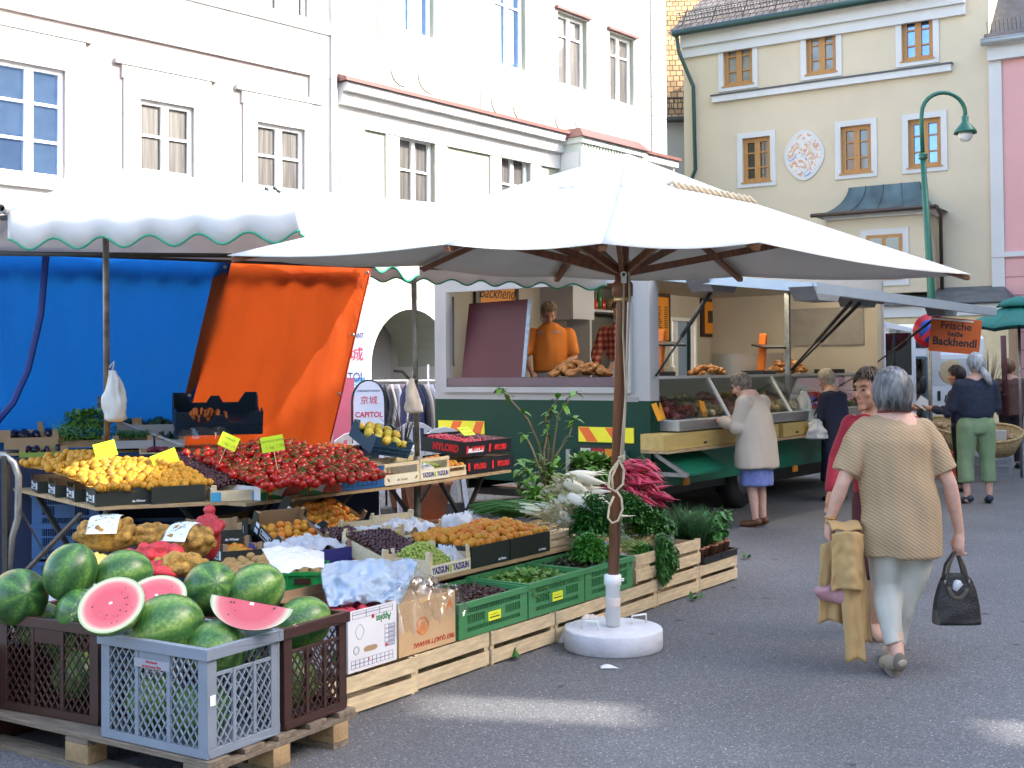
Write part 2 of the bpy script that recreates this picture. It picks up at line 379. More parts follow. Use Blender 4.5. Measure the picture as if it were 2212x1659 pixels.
for (x0, x1, yt, yb) in ((860, 938, 287, 520), (1080, 1144, 328, 530)):
    a0, a1, z0, z1 = span(WF, x0, x1, yt, yb)
    WW.window(a0, a1, z0, z1, WHITE, CURT, 3, fw=.08, surround=.34, sm=TRIM, rowat=[.3, .68])
# arch opening (cut as a rectangle, closed above by the arch infill)
ax0 = WF.hit(799, 720)[0]; ax1 = WF.hit(972, 720)[0]; az = WF.hit(885, 668)[1]; ar = (ax1 - ax0) / 2; axc = (ax0 + ax1) / 2; zsp = az - ar
WW.op.append((ax0, ax1, 0.0, az + .02))
inf = MB(); ng = 20
for side in (0, 1):
    pts = [(axc + ar * math.cos(math.pi * k / ng), zsp + ar * math.sin(math.pi * k / ng)) for k in range(ng + 1)]
for k in range(ng):
    p, q = pts[k], pts[k + 1]
    inf.quad((p[0], 0, p[1]), (q[0], 0, q[1]), (q[0], 0, az + .02), (p[0], 0, az + .02))
    inf.quad((p[0], 0, p[1]), (p[0], 1.4, p[1]), (q[0], 1.4, q[1]), (q[0], 0, q[1]))
inf.build('arch_infill', GREENW, wb)
ring = MB()
for k in range(ng):
    a_, b2 = math.pi * k / ng, math.pi * (k + 1) / ng
    for r0, r1 in ((ar, ar + .2),):
        ring.add([(axc + r * math.cos(t), y, zsp + r * math.sin(t)) for t in (a_, b2) for r in (r0, r1) for y in (-.03, 0.01)],
                 [(0, 4, 6, 2), (0, 2, 3, 1), (4, 5, 7, 6), (2, 6, 7, 3), (0, 1, 5, 4)])
ring.bx(ax0 - .2, ax0, -.03, .01, 0, zsp); ring.bx(ax1, ax1 + .2, -.03, .01, 0, zsp)
ring.build('arch_surround', TRIM, wb)
pas = MB(); pas.quad((ax0, 0, 0), (ax0, 0, az), (ax0, 1.6, az), (ax0, 1.6, 0)); pas.quad((ax1, 0, 0), (ax1, 1.6, 0), (ax1, 1.6, az), (ax1, 0, az))
pas.quad((ax0, 1.6, 0), (ax0, 1.6, az), (ax1, 1.6, az), (ax1, 1.6, 0)); pas.build('passage_wall', wall_mat('shade_grey_arch_render', (.42, .4, .38)), wb)  # shade of the passage is put into this grey wall colour
dm = MB(); dm.bx(ax0 + .05, ax0 + .62, 1.45, 1.58, 0, 1.9)
dm.lathe([(0, 0), (.285, 0), (.285, .12)], 24, M=T(ax0 + .335, 1.58, 1.9) @ RX(math.pi / 2)); do = dm.build('door', flat('olive_door', (.13, .12, .05), .5), wb)
MB().bx(ax0 + .14, ax0 + .54, 1.42, 1.449, .8, 1.95).build('pane', GPANE_D, do)
WW.finish()
# cornice between the storeys, quoins, plinth band
s0c, zc0 = WF.hit(738, 153, .35); s1c, zc1 = WF.hit(1465, 350, .35); zc = (zc0 + zc1) / 2
cm = MB(); cm.bx(-.02, sEnd + .1, -.3, 0, zc - .2, zc - .05); cm.bx(-.02, sEnd + .1, -.18, 0, zc - .42, zc - .2); cm.bx(-.02, sEnd + .1, -.06, 0, zc - .75, zc - .42); cm.build('cornice', TRIM, wb)
MB().add([(-.1, -.36, zc - .05), (sEnd + .15, -.36, zc - .05), (sEnd + .15, -.36, zc + .02), (-.1, -.36, zc + .02), (sEnd + .15, 0, zc + .14), (-.1, 0, zc + .14), (-.1, 0, zc - .05), (sEnd + .15, 0, zc - .05)],
         [(0, 1, 2, 3), (3, 2, 4, 5), (0, 3, 5, 6), (1, 7, 4, 2)]).build('cornice_roof', RUST, wb)
qm = MB()
for k in range(26):
    z = .45 * k; qm.bx(.0, .62, -.045, 0, z + .012, z + .44)
qm.build('quoins', TRIM, wb); qm = MB()
for k in range(26): qm.bx(sEnd - .62, sEnd, -.045, 0, .45 * k + .012, .45 * k + .44)
qm.build('quoins', TRIM, wb)
# oriel with a rust coloured lid
o0 = WF.hit(1205, 300)[0]; o1 = WF.hit(1340, 300)[0]
zt = WF.hit(1250, 285, .6)[1]
OR = flat('grey_green_oriel_paint', (.5, .54, .49), .6)
ob = MB(); ob.bx(o0, o1, -.62, -.003, 2.6, zt - .22); ob.bx(o0 - .06, o1 + .06, -.7, -.003, zt - .22, zt - .1); ob.bx(o0 - .05, o1 + .05, -.67, -.003, zt - 1.0, zt - .92)
for k in range(22): ob.bx(o0 + .02 + k * (o1 - o0) / 22, o0 + .05 + k * (o1 - o0) / 22, -.65, -.62, zt - .3, zt - .22)
orl = ob.build('oriel', OR, wb)
pm_ = MB(); 
for k in range(3): pm_.bx(o0 + .1 + k * (o1 - o0 - .1) / 3, o0 + (k + 1) * (o1 - o0 - .1) / 3, -.64, -.62, zt - .85, zt - .4)
pm_.bx(o0 - .02, o0 - .001, -.55, -.1, zt - .85, zt - .4); pm_.build('oriel_panel', TRIM, orl)
pm_ = MB(); pm_.bx(o0 - .015, o0, -.5, -.15, 3.0, zt - 1.15)
for k in range(3): pm_.bx(o0 + .12 + k * (o1 - o0 - .1) / 3, o0 - .02 + (k + 1) * (o1 - o0 - .1) / 3, -.635, -.62, 3.0, zt - 1.15)
pm_.build('oriel_window', CURT, orl)
MB().add([(o0 - .14, -.78, zt - .1), (o1 + .14, -.78, zt - .1), (o1 + .14, 0, zt - .1), (o0 - .14, 0, zt - .1), (o0 + .05, -.55, zt + .12), (o1 - .05, -.55, zt + .12), (o1 - .05, 0, zt + .12), (o0 + .05, 0, zt + .12)],
         [(0, 3, 2, 1), (4, 5, 6, 7), (0, 1, 5, 4), (1, 2, 6, 5), (3, 0, 4, 7)]).build('oriel_roof', RUST, orl)
# ---- pale pink building on the left
PF = Face((-3.01 - .677 * 14, 20.8 - .736 * 14), (.677, .736))
pb = thing('town_house', 'pale pink town house with white window surrounds at the left edge', 'building', PF.M)
PW = Wall(PF, 0, 13.98, 0, 11.5, pb, PINKW)
for (x0, x1, yt, yb, xr, pm) in ((-12, 140, 138, 380, 60, GSKY), (300, 418, 212, 440, 300, CURT), (553, 657, 262, 470, 553, CURT), (548, 664, -190, 34, 560, CURT)):
    a0, a1, z0, z1 = span(PF, x0, x1, yt, yb, xr)
    PW.window(a0, a1, z0, z1, WHITE, pm, 3, fw=.065, surround=.26, sm=TRIM, crown=.5, mull=.12, depth=.1)
PW.finish()
z_a = PF.hit(60, 26)[1]; z_b = PF.hit(690, 172)[1]; zz = (z_a + z_b) / 2
cm = MB(); cm.bx(0, 13.98, -.06, 0, zz, zz + .75); cm.bx(0, 13.98, -.1, 0, zz + .75, zz + .95); cm.build('cornice', TRIM, pb)
zs = PF.hit(60, 390)[1]; cm = MB(); cm.bx(0, PF.hit(165, 400)[0], -.22, -.0, zs - .12, zs); cm.bx(0, PF.hit(158, 400)[0], -.14, -.0, zs - .45, zs - .12); cm.bx(0, PF.hit(125, 430)[0], -.1, 0, zs - .8, zs - .45); cm.build('sill_band', TRIM, pb)
MB().bx(0, 13.98, -.03, 0, .9, zs - .82).build('lower_wall', wall_mat('cream_yellow_render', (.5, .38, .24)), pb)
mb = MB(); mb.bx(13.4, 13.98, -.05, 0, 0, 11.4); mb.build('corner_strip', TRIM, pb)
dp = MB(); dp.tube([(13.85, -.12, 0.1), (13.85, -.12, 11)], .05, 10); dp.build('downpipe', WHITE, pb)
# ---- cream building on the right
CF = Face((4.54, 32.0), (.845, -.534))
cb = thing('town_house', 'cream town house with honey wood windows and an oval fresco', 'building', CF.M)
c0 = CF.hit(1478, 300)[0]; c1 = CF.hit(2140, 300)[0]; zg = (CF.hit(1500, 68, .4)[1] + CF.hit(1840, 5, .4)[1]) / 2
CW = Wall(CF, c0, c1, 0, zg, cb, CREAMW)
GCUR = mat('pale_curtain_glass', (.22, .22, .2), .1, amp=.35, ns=2.5, coat=1.)
for (x0, x1, yt, yb, pm) in ((1565, 1628, 92, 188, GCUR), (1744, 1809, 67, 163, GCUR), (1951, 2019, 33, 134, GSKY), (1604, 1664, 300, 396, GPANE_D), (1816, 1882, 275, 377, GPANE), (1962, 2033, 260, 364, GSKY)):
    a0, a1, z0, z1 = span(CF, x0, x1, yt, yb)
    CW.window(a0, a1, z0, z1, WOODF, pm, 3, fw=.11, surround=.14, sm=TRIM, mull=.15, depth=.12)
CW.finish(back=8)
zl = (CF.hit(1540, 203, .12)[1] + CF.hit(2050, 140, .12)[1]) / 2; la, lb = CF.hit(1537, 200, .12)[0], CF.hit(2054, 141, .12)[0]
lg = MB().bx(la, lb, -.12, 0, zl - .18, zl - .02).build('ledge', TRIM, cb)
MB().bx(la - .03, lb + .03, -.15, .0, zl - .018, zl + .02).build('ledge_cover', flat('slate_grey_sheet', (.06, .065, .075), .5), lg)
cm = MB(); cm.bx(c0, c1 - .5, -.2, 0, zg - .35, zg - .02); cm.bx(c0, c1 - .5, -.1, 0, zg - .6, zg - .35); cm.build('cornice', TRIM, cb)
gt = MB(); gt.tube([(c0 - .1, -.42, zg), (c1 - .5, -.42, zg)], .085, 10); gt.tube([(c0, -.42, zg - .05), (c0 + .05, -.4, zg - .5), (c0 + .33, -.12, zg - 1.4), (c0 + .35, -.1, zg - 3.6), (c0 + .15, -.12, zg - 4.1), (c0 + .1, -.12, 0.2)], .055, 8); gt.build('gutter', IRON, cb)
rf = MB(); rf.add([(c0 - .25, -.4, zg + .05), (c1 - .5, -.4, zg + .05), (c1 - .5, 4, zg + 4), (c0 + 1.2, 4, zg + 4), (c0 - .25, 0, zg)], [(0, 1, 2, 3), (0, 3, 4)]); rf.build('roof', TILE_G, cb)
sg = MB()
for k in range(90):
    x = c0 + k * .085; sg.bar((x, -.1, zg + .36), (x, -.2, zg + .58), .012)
for h in (.38, .48, .58): sg.bar((c0 - .1, -.13 - (h - .38) * .4, zg + h), (c1 - .5, -.13 - (h - .38) * .4, zg + h), .018)
for k in range(9):
    x = c0 + .1 + k * .85; sg.bar((x, -.3, zg + .2), (x, .1, zg + .75), .03)
sg.build('snow_guard', DSTEEL, cb)
# oval fresco: pale plaster with loose patches of colour
s_f, z_f = CF.hit(1738, 335)
fr = MB(); n = 40
def oval(k, rx, rz, y): 
    a = 2 * math.pi * k / n; e = 1 + .03 * math.cos(4 * a)
    return (s_f + rx * e * math.cos(a), y, z_f + rz * e * math.sin(a))
fr.add([oval(k, .5, .62, -.04) for k in range(n)], [tuple(range(n))[::-1]]); fr.add([oval(k, .5, .62, y) for y in (-.04, 0) for k in range(n)], [(k, (k + 1) % n, n + (k + 1) % n, n + k) for k in range(n)])
fo = fr.build('fresco_frame', TRIM, cb)
def fresco_extra(m, N, L, b, mp, cr):
    nz = N.new('ShaderNodeTexNoise'); nz.inputs['Scale'].default_value = 5; nz.inputs['Detail'].default_value = 5; nz.inputs['Distortion'].default_value = 1.2; L.new(mp.outputs[0], nz.inputs[0])
    L.new(ramp_node(N, L, nz.outputs[0], [(.3, (.2, .25, .38)), (.42, (.6, .6, .64)), (.5, (.72, .66, .55)), (.56, (.55, .25, .18)), (.62, (.62, .5, .3)), (.7, (.7, .7, .68))]), b.inputs['Base Color'])
MB().add([oval(k, .42, .54, -.045) for k in range(n)], [tuple(range(n))[::-1]]).build('fresco', mat('fresco_paint', (.6, .5, .4), .8, extra=fresco_extra), fo)
# bay with a curved copper roof
b0 = CF.hit(1790, 470, .9)[0]; b1 = CF.hit(2005, 470, .9)[0]; zb = CF.hit(1900, 458, .9)[1]; zbb = CF.hit(1950, 632, .9)[1]
by = MB(); by.bx(b0, b1, -.9, 0, zbb, zb - .12); bay = by.build('bay', CREAMW, cb)
MB().bx(b0 - .1, b1 + .08, -1.0, 0, zb - .12, zb + .02).build('bay_cornice', TRIM, bay)
COP = mat('blue_grey_copper_sheet', (.085, .13, .14), .55, amp=.35, ns=2.5, stretch=(1, 1, .3), metal=.3)
zr = CF.hit(1880, 402, .1)[1]
def bell(u, v):
    k = v ** .62 if v < .999 else 1
    g = .5 - .5 * math.cos(math.pi * min(1, v)) if False else v
    ins = 1.0 * (1 - (1 - v) ** 1.6)
    return (b0 - .35 + (b1 - b0 + .6) * u + (1 - 2 * u) * ins * .95 * (b1 - b0) * .28, -1.15 + ins * 1.0, zb + (zr - zb) * v ** 1.5)
mb = MB(); mb.grid(bell, 12, 12)
mb.add([bell(0, v / 12) for v in range(13)] + [(bell(0, v / 12)[0], 0, bell(0, v / 12)[2]) for v in range(13)], [(v, v + 1, 14 + v, 13 + v) for v in range(12)])
mb.add([bell(1, v / 12) for v in range(13)] + [(bell(1, v / 12)[0], 0, bell(1, v / 12)[2]) for v in range(13)], [(v, 13 + v, 14 + v, v + 1) for v in range(12)])
for u in (.25, .5, .75):
    mb.tube([Vector(bell(u, v / 10)) + Vector((0, -.01, .01)) for v in range(11)], .012, 5)
mb.build('bay_roof', COP, bay)
gp = MB(); gp.tube([(b0 - .35, -1.18, zb + .0), (b1 + .25, -1.18, zb + .0)], .05, 8); gp.tube([(b1 + .25, -1.18, zb), (b1 + .3, -1.0, zb - .15), (b1 + .12, -.2, zb - .5), (b1 + .12, -.15, zbb - .3)], .045, 8); gp.build('bay_gutter', flat('brown_gutter', (.06, .035, .025), .4), bay)
x0, x1, z0, z1 = CF.hit(1872, 520, .9)[0], CF.hit(1950, 520, .9)[0], CF.hit(1910, 605, .9)[1], CF.hit(1910, 507, .9)[1]
wm = MB(); wm.bx(x0 - .14, x1 + .14, -.93, -.9, z0 - .14, z1 + .14); ws_ = wm.build('bay_window_surround', TRIM, bay)
wm = MB(); wm.bx(x0, x1, -.945, -.93, z0, z1); wf_ = wm.build('bay_window', WOODF, bay)
wm = MB(); xm = (x0 + x1) / 2
for a_, b2 in ((x0 + .08, xm - .05), (xm + .05, x1 - .08)): wm.bx(a_, b2, -.95, -.945, z0 + .08, z1 - .08)
wm.build('pane', GPANE, wf_)
# shop lean-to roof below the bay
x0, x1 = CF.hit(1915, 650, 1.3)[0], CF.hit(2185, 650, 1.3)[0]; z0 = CF.hit(2050, 655, 1.3)[1]; z1 = CF.hit(2050, 630, .3)[1]
lr = MB().add([(x0 - .4, -1.3, z0), (x1, -1.3, z0), (x1 - .4, -.02, z1 + .1), (x0, -.02, z1 + .1)], [(0, 1, 2, 3)]); lr.add([(x1, -1.3, z0), (x1, 0, z0), (x1 - .4, -.02, z1 + .1)], [(0, 1, 2)])
lr.build('porch_roof', mat('grey_sheet_roof', (.1, .11, .115), .6, amp=.3, ns=3), cb, solid=.03)
mb = MB(); mb.bx(x0 - .3, x1 - .08, -1.2, 0, z0 - .28, z0 - .03); mb.build('porch_fascia', TRIM, cb)
MB().bx(x0 - .2, x1 - .1, -1.15, 0, 0, z0 - .285).build('porch_wall', mat('yellow_render', (.62, .5, .3), .8, amp=.08), cb)
# ---- salmon building at the right edge
sb = thing('town_house', 'salmon pink building with a white corner strip at the right edge', 'building', CF.M)
s1_ = c1 + 9; z_c = CF.hit(2180, 95, .1)[1]; z_m = CF.hit(2180, 550)[1]
MB().bx(c1 + .001, s1_, -.08, 7, 0, z_c).build('wall', PINK2, sb)
mb = MB(); mb.bx(c1, c1 + .28, -.12, -.081, 0, z_c); mb.bx(c1, s1_, -.24, -.081, z_c - .35, z_c); mb.bx(c1, s1_, -.14, -.081, z_m - .06, z_m + .06)
mb.build('trim', TRIM, sb)
mb = MB()
for k in range(8):
    z = z_m - .1 - .42 * k; mb.bx(c1 + .28, s1_, -.088, -.08, z - .012, z + .012)
    for j in range(9): mb.bx(c1 + .8 + j * 1.1 + (k % 2) * .5, c1 + .82 + j * 1.1 + (k % 2) * .5, -.0875, -.08, z - .41, z - .013)
mb.build('wall_grooves', flat('dark_pink_groove', (.4, .2, .2)), sb)
rf = MB(); rf.add([(c1 - .1, -.35, z_c), (s1_, -.35, z_c), (s1_, 3, z_c + 3.2), (c1 - .1, 3, z_c + 3.2)], [(0, 1, 2, 3)]); rf.build('roof', mat('dark_slate', (.05, .05, .055), .7, amp=.3, ns=8), sb)
gt = MB(); gt.tube([(c1 - .1, -.4, z_c + .05), (s1_, -.4, z_c + .05)], .09, 8); gt.build('gutter', flat('pale_zinc', (.35, .38, .4), .4, metal=.6), sb)
sg = MB()
for k in range(26): sg.bar((c1 + k * .09, -.15, z_c + .3), (c1 + k * .09, -.25, z_c + .55), .012)
sg.build('snow_guard', DSTEEL, sb)
# ---- tiled house glimpsed in the gap
TF = Face((3.4, 34.0), (1, -.1))
tb = thing('town_house', 'narrow grey house with orange tiled roof glimpsed in the gap between white and cream houses', 'building', TF.M)
x0 = TF.hit(1400, 300)[0]; x1 = TF.hit(1560, 300)[0]; ze = TF.hit(1460, 262)[1]
MB().bx(x0, x1, 0, 5, 0, ze).build('wall', GREYW, tb)
MB().add([(x0, -.3, ze), (x1, -.3, ze), (x1, 4.0, ze + 5.2), (x0, 4.0, ze + 5.2)], [(0, 1, 2, 3)]).build('roof', TILE_O, tb)
g_ = MB(); g_.tube([(x0, -.35, ze - .02), (x1, -.35, ze - .02)], .09, 8)
for k in range(20): g_.bar((x0 + .12 * k, -.1, ze + .3), (x0 + .12 * k, -.25, ze + .62), .02)
g_.bar((x0, -.2, ze + .6), (x1, -.2, ze + .6), .03); g_.build('gutter', DSTEEL, tb)
# ---- row on the other side of the square (behind and to the right of the camera): shades the market and stands in the window reflections
ow = thing('town_house', 'cream row house with red tiled roof across the square', 'building', T(15, 0, 0))
mb = MB(); H = 12.2
mb.prism([(0, -16), (1.6, -16), (1.6, 2.0), (0, 2.42)], 0, H); mb.prism([(0, 3.05), (1.6, 2.8), (1.6, 26), (0, 26)], 0, H)
for zlo, zhi in ((0, 8.05), (8.85, 9.75), (10.55, H)): mb.bx(.3, .5, 2.62, 3.1, zlo, zhi)  # unseen gap and crossbars, shaped to drop sun patches on the road
mb.bx(.3, .5, 2.2, 2.6, 0, H)
mb.build('wall', wall_mat('far_cream_render', (.5, .44, .34)), ow)
mb = MB(); mb.add([(-.4, 3.1, H), (-.4, 26, H), (1.8, 26, H + .9), (1.8, 3.1, H + .9)], [(0, 3, 2, 1)]); mb.add([(-.4, -16, H), (-.4, 2.0, H), (1.8, 1.8, H + .9), (1.8, -16, H + .9)], [(0, 3, 2, 1)]); mb.build('roof', TILE_R, ow)
mb = MB()
for yy in range(-15, 25, 3):
    if -1 < yy < 4: continue
    for zz_ in (1, 4.2, 7.4): mb.bx(-.03, 0, yy, yy + 1.1, zz_, zz_ + 1.8)
mb.build('windows', GPANE_D, ow)
bh = thing('town_house', 'pale row house with red tiled roof behind the photographer', 'building', T(0, -16, 0))
MB().bx(-14, 14, -8, 0, 0, 9).build('wall', wall_mat('rear_cream_render', (.6, .52, .38)), bh)
MB().add([(-14, .4, 9), (14, .4, 9), (14, -4, 12.5), (-14, -4, 12.5), (-14, -8, 9), (14, -8, 9)], [(0, 1, 2, 3), (3, 2, 5, 4)]).build('roof', TILE_R, bh)
# ================================================================ FOOD TRAILER
C0 = Vector((1.403, 12.0, 0)); SDV = Vector((.599, .8007, 0)).normalized()
SF = Face(C0, SDV); RF = Face(C0, (SDV.y, -SDV.x))
TM = SF.M.copy(); TL, TW = 6.57, 2.8
TGREEN = mat('dark_green_panel', (.003, .045, .026), .5, amp=.12, ns=2, spec=.25); TWHITE = mat('off_white_panel', (.4, .39, .37), .5, amp=.06, ns=2)
BEIGE = mat('beige_interior', (.5, .45, .37), .6, amp=.06, ns=1.5); SSTL = mat('brushed_steel', (.42, .4, .38), .38, metal=.7, amp=.08, ns=6, stretch=(.5, 8, 8))
tr = thing('food_trailer', 'green and white food sales trailer with its side flap propped open', 'trailer', TM)
def ry(px, py): s, z = RF.hit(px, py); return -s, z
yl, zb0 = ry(976, 824); yr, zb1 = ry(1362, 836); zs0 = (zb0 + zb1) / 2; zg = 1.305; ZT = 2.85; ZB = .43
bd = MB()
# rear wall: green lower, white upper with the hatch opening
bd.m = 1; bd.bx(-.06, 0, 0, TW, ZB, zg)
bd.m = 0; bd.bx(-.06, 0, 0, TW, zg, zs0); bd.bx(-.06, 0, 0, yr, zs0, ZT); bd.bx(-.06, 0, yl, TW, zs0, ZT); bd.bx(-.06, 0, yr, yl, 2.5, ZT)
bd.bx(0, .12, 0, .06, zg, ZT - .3); bd.bx(TL - .06, TL, 0, TW, zg, ZT); bd.bx(0, TL, 0, .06, 2.55, ZT); bd.bx(TL - .12, TL - .06, 0, .06, zg, 2.55)
bd.m = 1; bd.bx(0, TL, 0, .06, ZB, 1.0); bd.bx(0, .12, 0, .06, 1.0, zg); bd.bx(TL - .06, TL, 0, TW, ZB, zg)
bd.m = 0; bd.bx(-.06, TL, 0, TW, ZT, ZT + .05)
bd.m = 2; bd.bx(0, TL - .06, .06, TW - .06, .68, .75)
bd.build('body', [TWHITE, TGREEN, DSTEEL], tr)
MB().bx(-.04, TL - .02, .1, TW - .1, ZT + .05, ZT + .14).build('roof', WHITE, tr, bevel=.03)
# interior lining, far long wall with a window
OFc = Face(C0 + Vector((-SDV.y, SDV.x, 0)) * (TW - .08), SDV)
ow_ = MB(); wx0, wz1 = OFc.hit(1444, 692); wx1, _ = OFc.hit(1502, 692); wz0 = OFc.hit(1470, 825)[1]
yy = TW - .08
for x0, x1, z0, z1 in ((0, wx0, .75, ZT), (wx1, TL - .06, .75, ZT), (wx0, wx1, .75, wz0), (wx0, wx1, wz1, ZT)): ow_.bx(x0, x1, yy, TW, z0, z1)
ow_.bx(TL - .1, TL - .061, .06, yy, .75, ZT); ow_.bx(0, TL - .1, .07, yy, 2.72, 2.8)
ow_.build('interior_lining', BEIGE, tr)
wf = MB(); wf.bx(wx0, wx0 + .05, yy - .03, yy - .001, wz0, wz1); wf.bx(wx1 - .05, wx1, yy - .03, yy - .001, wz0, wz1); wf.bx(wx0, wx1, yy - .03, yy - .001, wz1, wz1 + .05); wf.bx((wx0 + wx1) / 2 - .1, (wx0 + wx1) / 2 + .05, yy + .1, yy + .14, wz0, wz1)
wf.build('window_frame', WHITE, tr)
# panels on the front wall
MB().bx(TL - .13, TL - .101, 1.5, 2.68, .95, 1.85).build('splash_panel', SSTL, tr)
MB().bx(TL - .13, TL - .101, .25, 1.4, 1.95, 2.5).build('pane', mat('glossy_pane', (.3, .28, .26), .08, spec=.8, amp=.1), tr)
MB().bx(TL - .15, TL - .101, .55, 1.0, 1.35, 1.6).build('hatch_recess', BLACK, tr)
# menu boards
OCARD = mat('orange_menu_card', (.82, .3, .02), .5, amp=.05)
def menu(px0, px1, py0, py1, lines, big=None):
    x0, z1 = OFc.hit(px0, py0); x1, _ = OFc.hit(px1, py0); z0 = OFc.hit((px0 + px1) / 2, py1)[1]
    b = MB().bx(x0, x1, yy - .04, yy - .001, z0, z1).build('menu_board', flat('dark_brown_frame', (.04, .02, .015), .4), tr)
    w = (x1 - x0); MB().bx(x0 + w * .1, x1 - w * .1, yy - .045, yy - .041, z0 + .05, z1 - .05).build('menu_card', OCARD, b)
    if big: text(big, .2, T((x0 + x1) / 2, yy - .047, z1 - .22) @ FRONT, INK, b, sx=w / .95, shear=.3)
    tx = MB()
    for k in range(lines):
        z = z1 - (.35 if big else .2) - k * (z1 - z0 - .4) / max(1, lines)
        tx.bx(x0 + w * .2, x0 + w * (.5 + .12 * random.random()), yy - .048, yy - .0451, z, z + .012); tx.bx(x1 - w * .3, x1 - w * .16, yy - .048, yy - .0451, z, z + .012)
    tx.build('menu_lines', INK, b)
menu(1022, 1115, 590, 676, 5, 'Backhendl'); menu(1395, 1443, 632, 742, 12); menu(1511, 1568, 644, 728, 14)
# cabinet with bottles on the far wall
cx0, cz1 = OFc.hit(1224, 608); cx1, _ = OFc.hit(1326, 608); cz0 = OFc.hit(1270, 830)[1]; czs = OFc.hit(1270, 672)[1]
cab = MB(); cab.bx(cx0, cx0 + .05, yy - .35, yy - .001, cz0, cz1); cab.bx(cx1 - .05, cx1, yy - .35, yy - .001, cz0, cz1); cab.bx(cx0, cx1, yy - .35, yy - .001, cz1, cz1 + .04)
cab.bx(cx0 + .05, cx1 - .05, yy - .34, yy - .001, czs - .03, czs); cab.m = 1; cab.bx(cx0 + .05, cx1 - .05, yy - .02, yy - .002, cz0, cz1)
cab.build('cabinet', [flat('pale_lilac_cabinet', (.5, .5, .53)), flat('dark_cabinet_back', (.1, .095, .08))], tr)
for k in range(5):
    c = [(.55, .05, .03), (.5, .06, .04), (.6, .1, .05), (.04, .2, .06), (.5, .05, .03)][k]; h = [.27, .27, .15, .3, .16][k]
    b = MB().lathe([(.034, 0), (.036, h * .6), (.013, h * .8), (.013, h)], 10).build('bottle', flat('bottle_%d' % k, c, .2), None)
    put(b, TM @ T(cx0 + .12 + k * .09, yy - .25, czs)); tag(b, ['red sauce bottle at the left end of the trailer cabinet shelf', 'second red sauce bottle on the trailer cabinet shelf', 'short red jar between the sauce bottles on the trailer shelf', 'green glass bottle on the trailer cabinet shelf', 'short red jar next to the bread basket on the trailer shelf'][k], 'bottle', 'bottles on the trailer shelf')
WICK = mat('wicker', (.45, .32, .15), .75, amp=.3, ns=30, bump=.6, bs=60)
b = MB().lathe([(.0, 0), (.14, 0), (.18, .16), (.17, .16), (.13, .02), (0, .02)], 18).build('bread_basket', WICK); put(b, TM @ T(cx1 - .28, yy - .2, czs)); tag(b, 'wicker bread basket on the trailer cabinet shelf', 'basket')
# hood / till block and boxes inside
MB().bx(cx0 - .6, cx0 - .12, yy - .5, yy - .001, 2.25, 2.7).build('extractor_hood', flat('lilac_grey_hood', (.45, .44, .48), .4), tr)
b = MB().bx(0, .8, 0, .5, 0, .5).build('insulated_box', flat('beige_box', (.35, .3, .22), .7), bevel=.04); put(b, TM @ T(1.75, 1.2, .95)); tag(b, 'beige insulated box behind the vendor in the trailer', 'box')
# rear hatch frame, counter sill, propped dark red lid
fm = MB(); fm.bx(-.1, -.061, yr - .06, yr, zs0 - .03, 2.5); fm.bx(-.1, -.061, yl, yl + .06, zs0 - .03, 2.5)
fm.bx(-.1, -.061, yr - .06, yl + .06, zs0 - .09, zs0 - .031); fm.build('hatch_frame', TWHITE, tr)
MB().bx(-.09, .5, yr + .01, yl - .01, zs0 - .02, zs0 + .07).build('rear_counter', mat('plum_counter', (.12, .07, .09), .35, amp=.1, ns=2), tr)
def lid_extra(m, N, L, b, mp, cr):
    pass
p0, q0 = ry(988, 675); p1, q1 = ry(1120, 670)
ld = MB(); A = [(-.02, yl - .16, zs0 + .07), (-.02, yl - 1.0, zs0 + .07), (.22, yl - .92, zs0 + .93), (.22, yl - .08, zs0 + .91)]
ld.add(A + [(x + .04, y, z) for x, y, z in A], [(0, 1, 2, 3), (7, 6, 5, 4), (0, 4, 5, 1), (1, 5, 6, 2), (2, 6, 7, 3), (3, 7, 4, 0)])
ldo = ld.build('lid', mat('dark_red_lid', (.085, .016, .018), .4, amp=.15, ns=1, spec=.3), tr); MB().bar(Vector(A[1]) + Vector((-.0, -.02, 0)), Vector(A[2]) + Vector((0, -.02, 0)), .04).build('lid_edge', STEEL, ldo)
gl = MB(); gl.tube([(-.03, yl - .05, 2.45), (-.03, yl - .05, 1.7), (-.03, yl - .06, zs0 + .2)], .012, 6); gl.build('gas_strut', DSTEEL, tr)
# chevron boards
def chevron(x0, x1, yt, yb, flip):
    ya, zt = ry(x0, yt); yb_, zbt = ry(x1, yb); L_ = ya - yb_; H_ = zt - zbt
    root = MB().bx(-.075, -.062, yb_, ya, zbt, zt).build('chevron_board', flat('yellow_reflective', (.9, .8, .02), .4), tr)
    mb = MB(); n = 2
    for k in range(n):
        o = L_ * (k / n + .16); w = L_ * .2; sh = L_ * .17 * (1 if flip else -1)
        y_ = lambda t: ya - max(0, min(L_, t))
        mb.quad((-.077, y_(o + sh), zt - .004), (-.077, y_(o + w + sh), zt - .004), (-.077, y_(o + w), zbt + .004), (-.077, y_(o), zbt + .004))
    mb.build('chevron_stripes', flat('orange_reflective', (.85, .13, .01), .4), root)
chevron(956, 1055, 907, 960, True); chevron(1258, 1377, 921, 957, False)
ya, za = ry(1262, 960); yb_, zb_ = ry(1345, 1000)
lt = MB().bx(-.09, -.061, yb_, ya, zb_, za).build('rear_light', flat('dark_rubber', (.02, .02, .02)), tr)
mm = MB(); w_ = (ya - yb_)
mm.bx(-.1, -.09, ya - w_ * .3, ya - .02, zb_ + .02, za - .03); mm.build('lens', flat('white_lens', (.6, .6, .6), .2), lt)
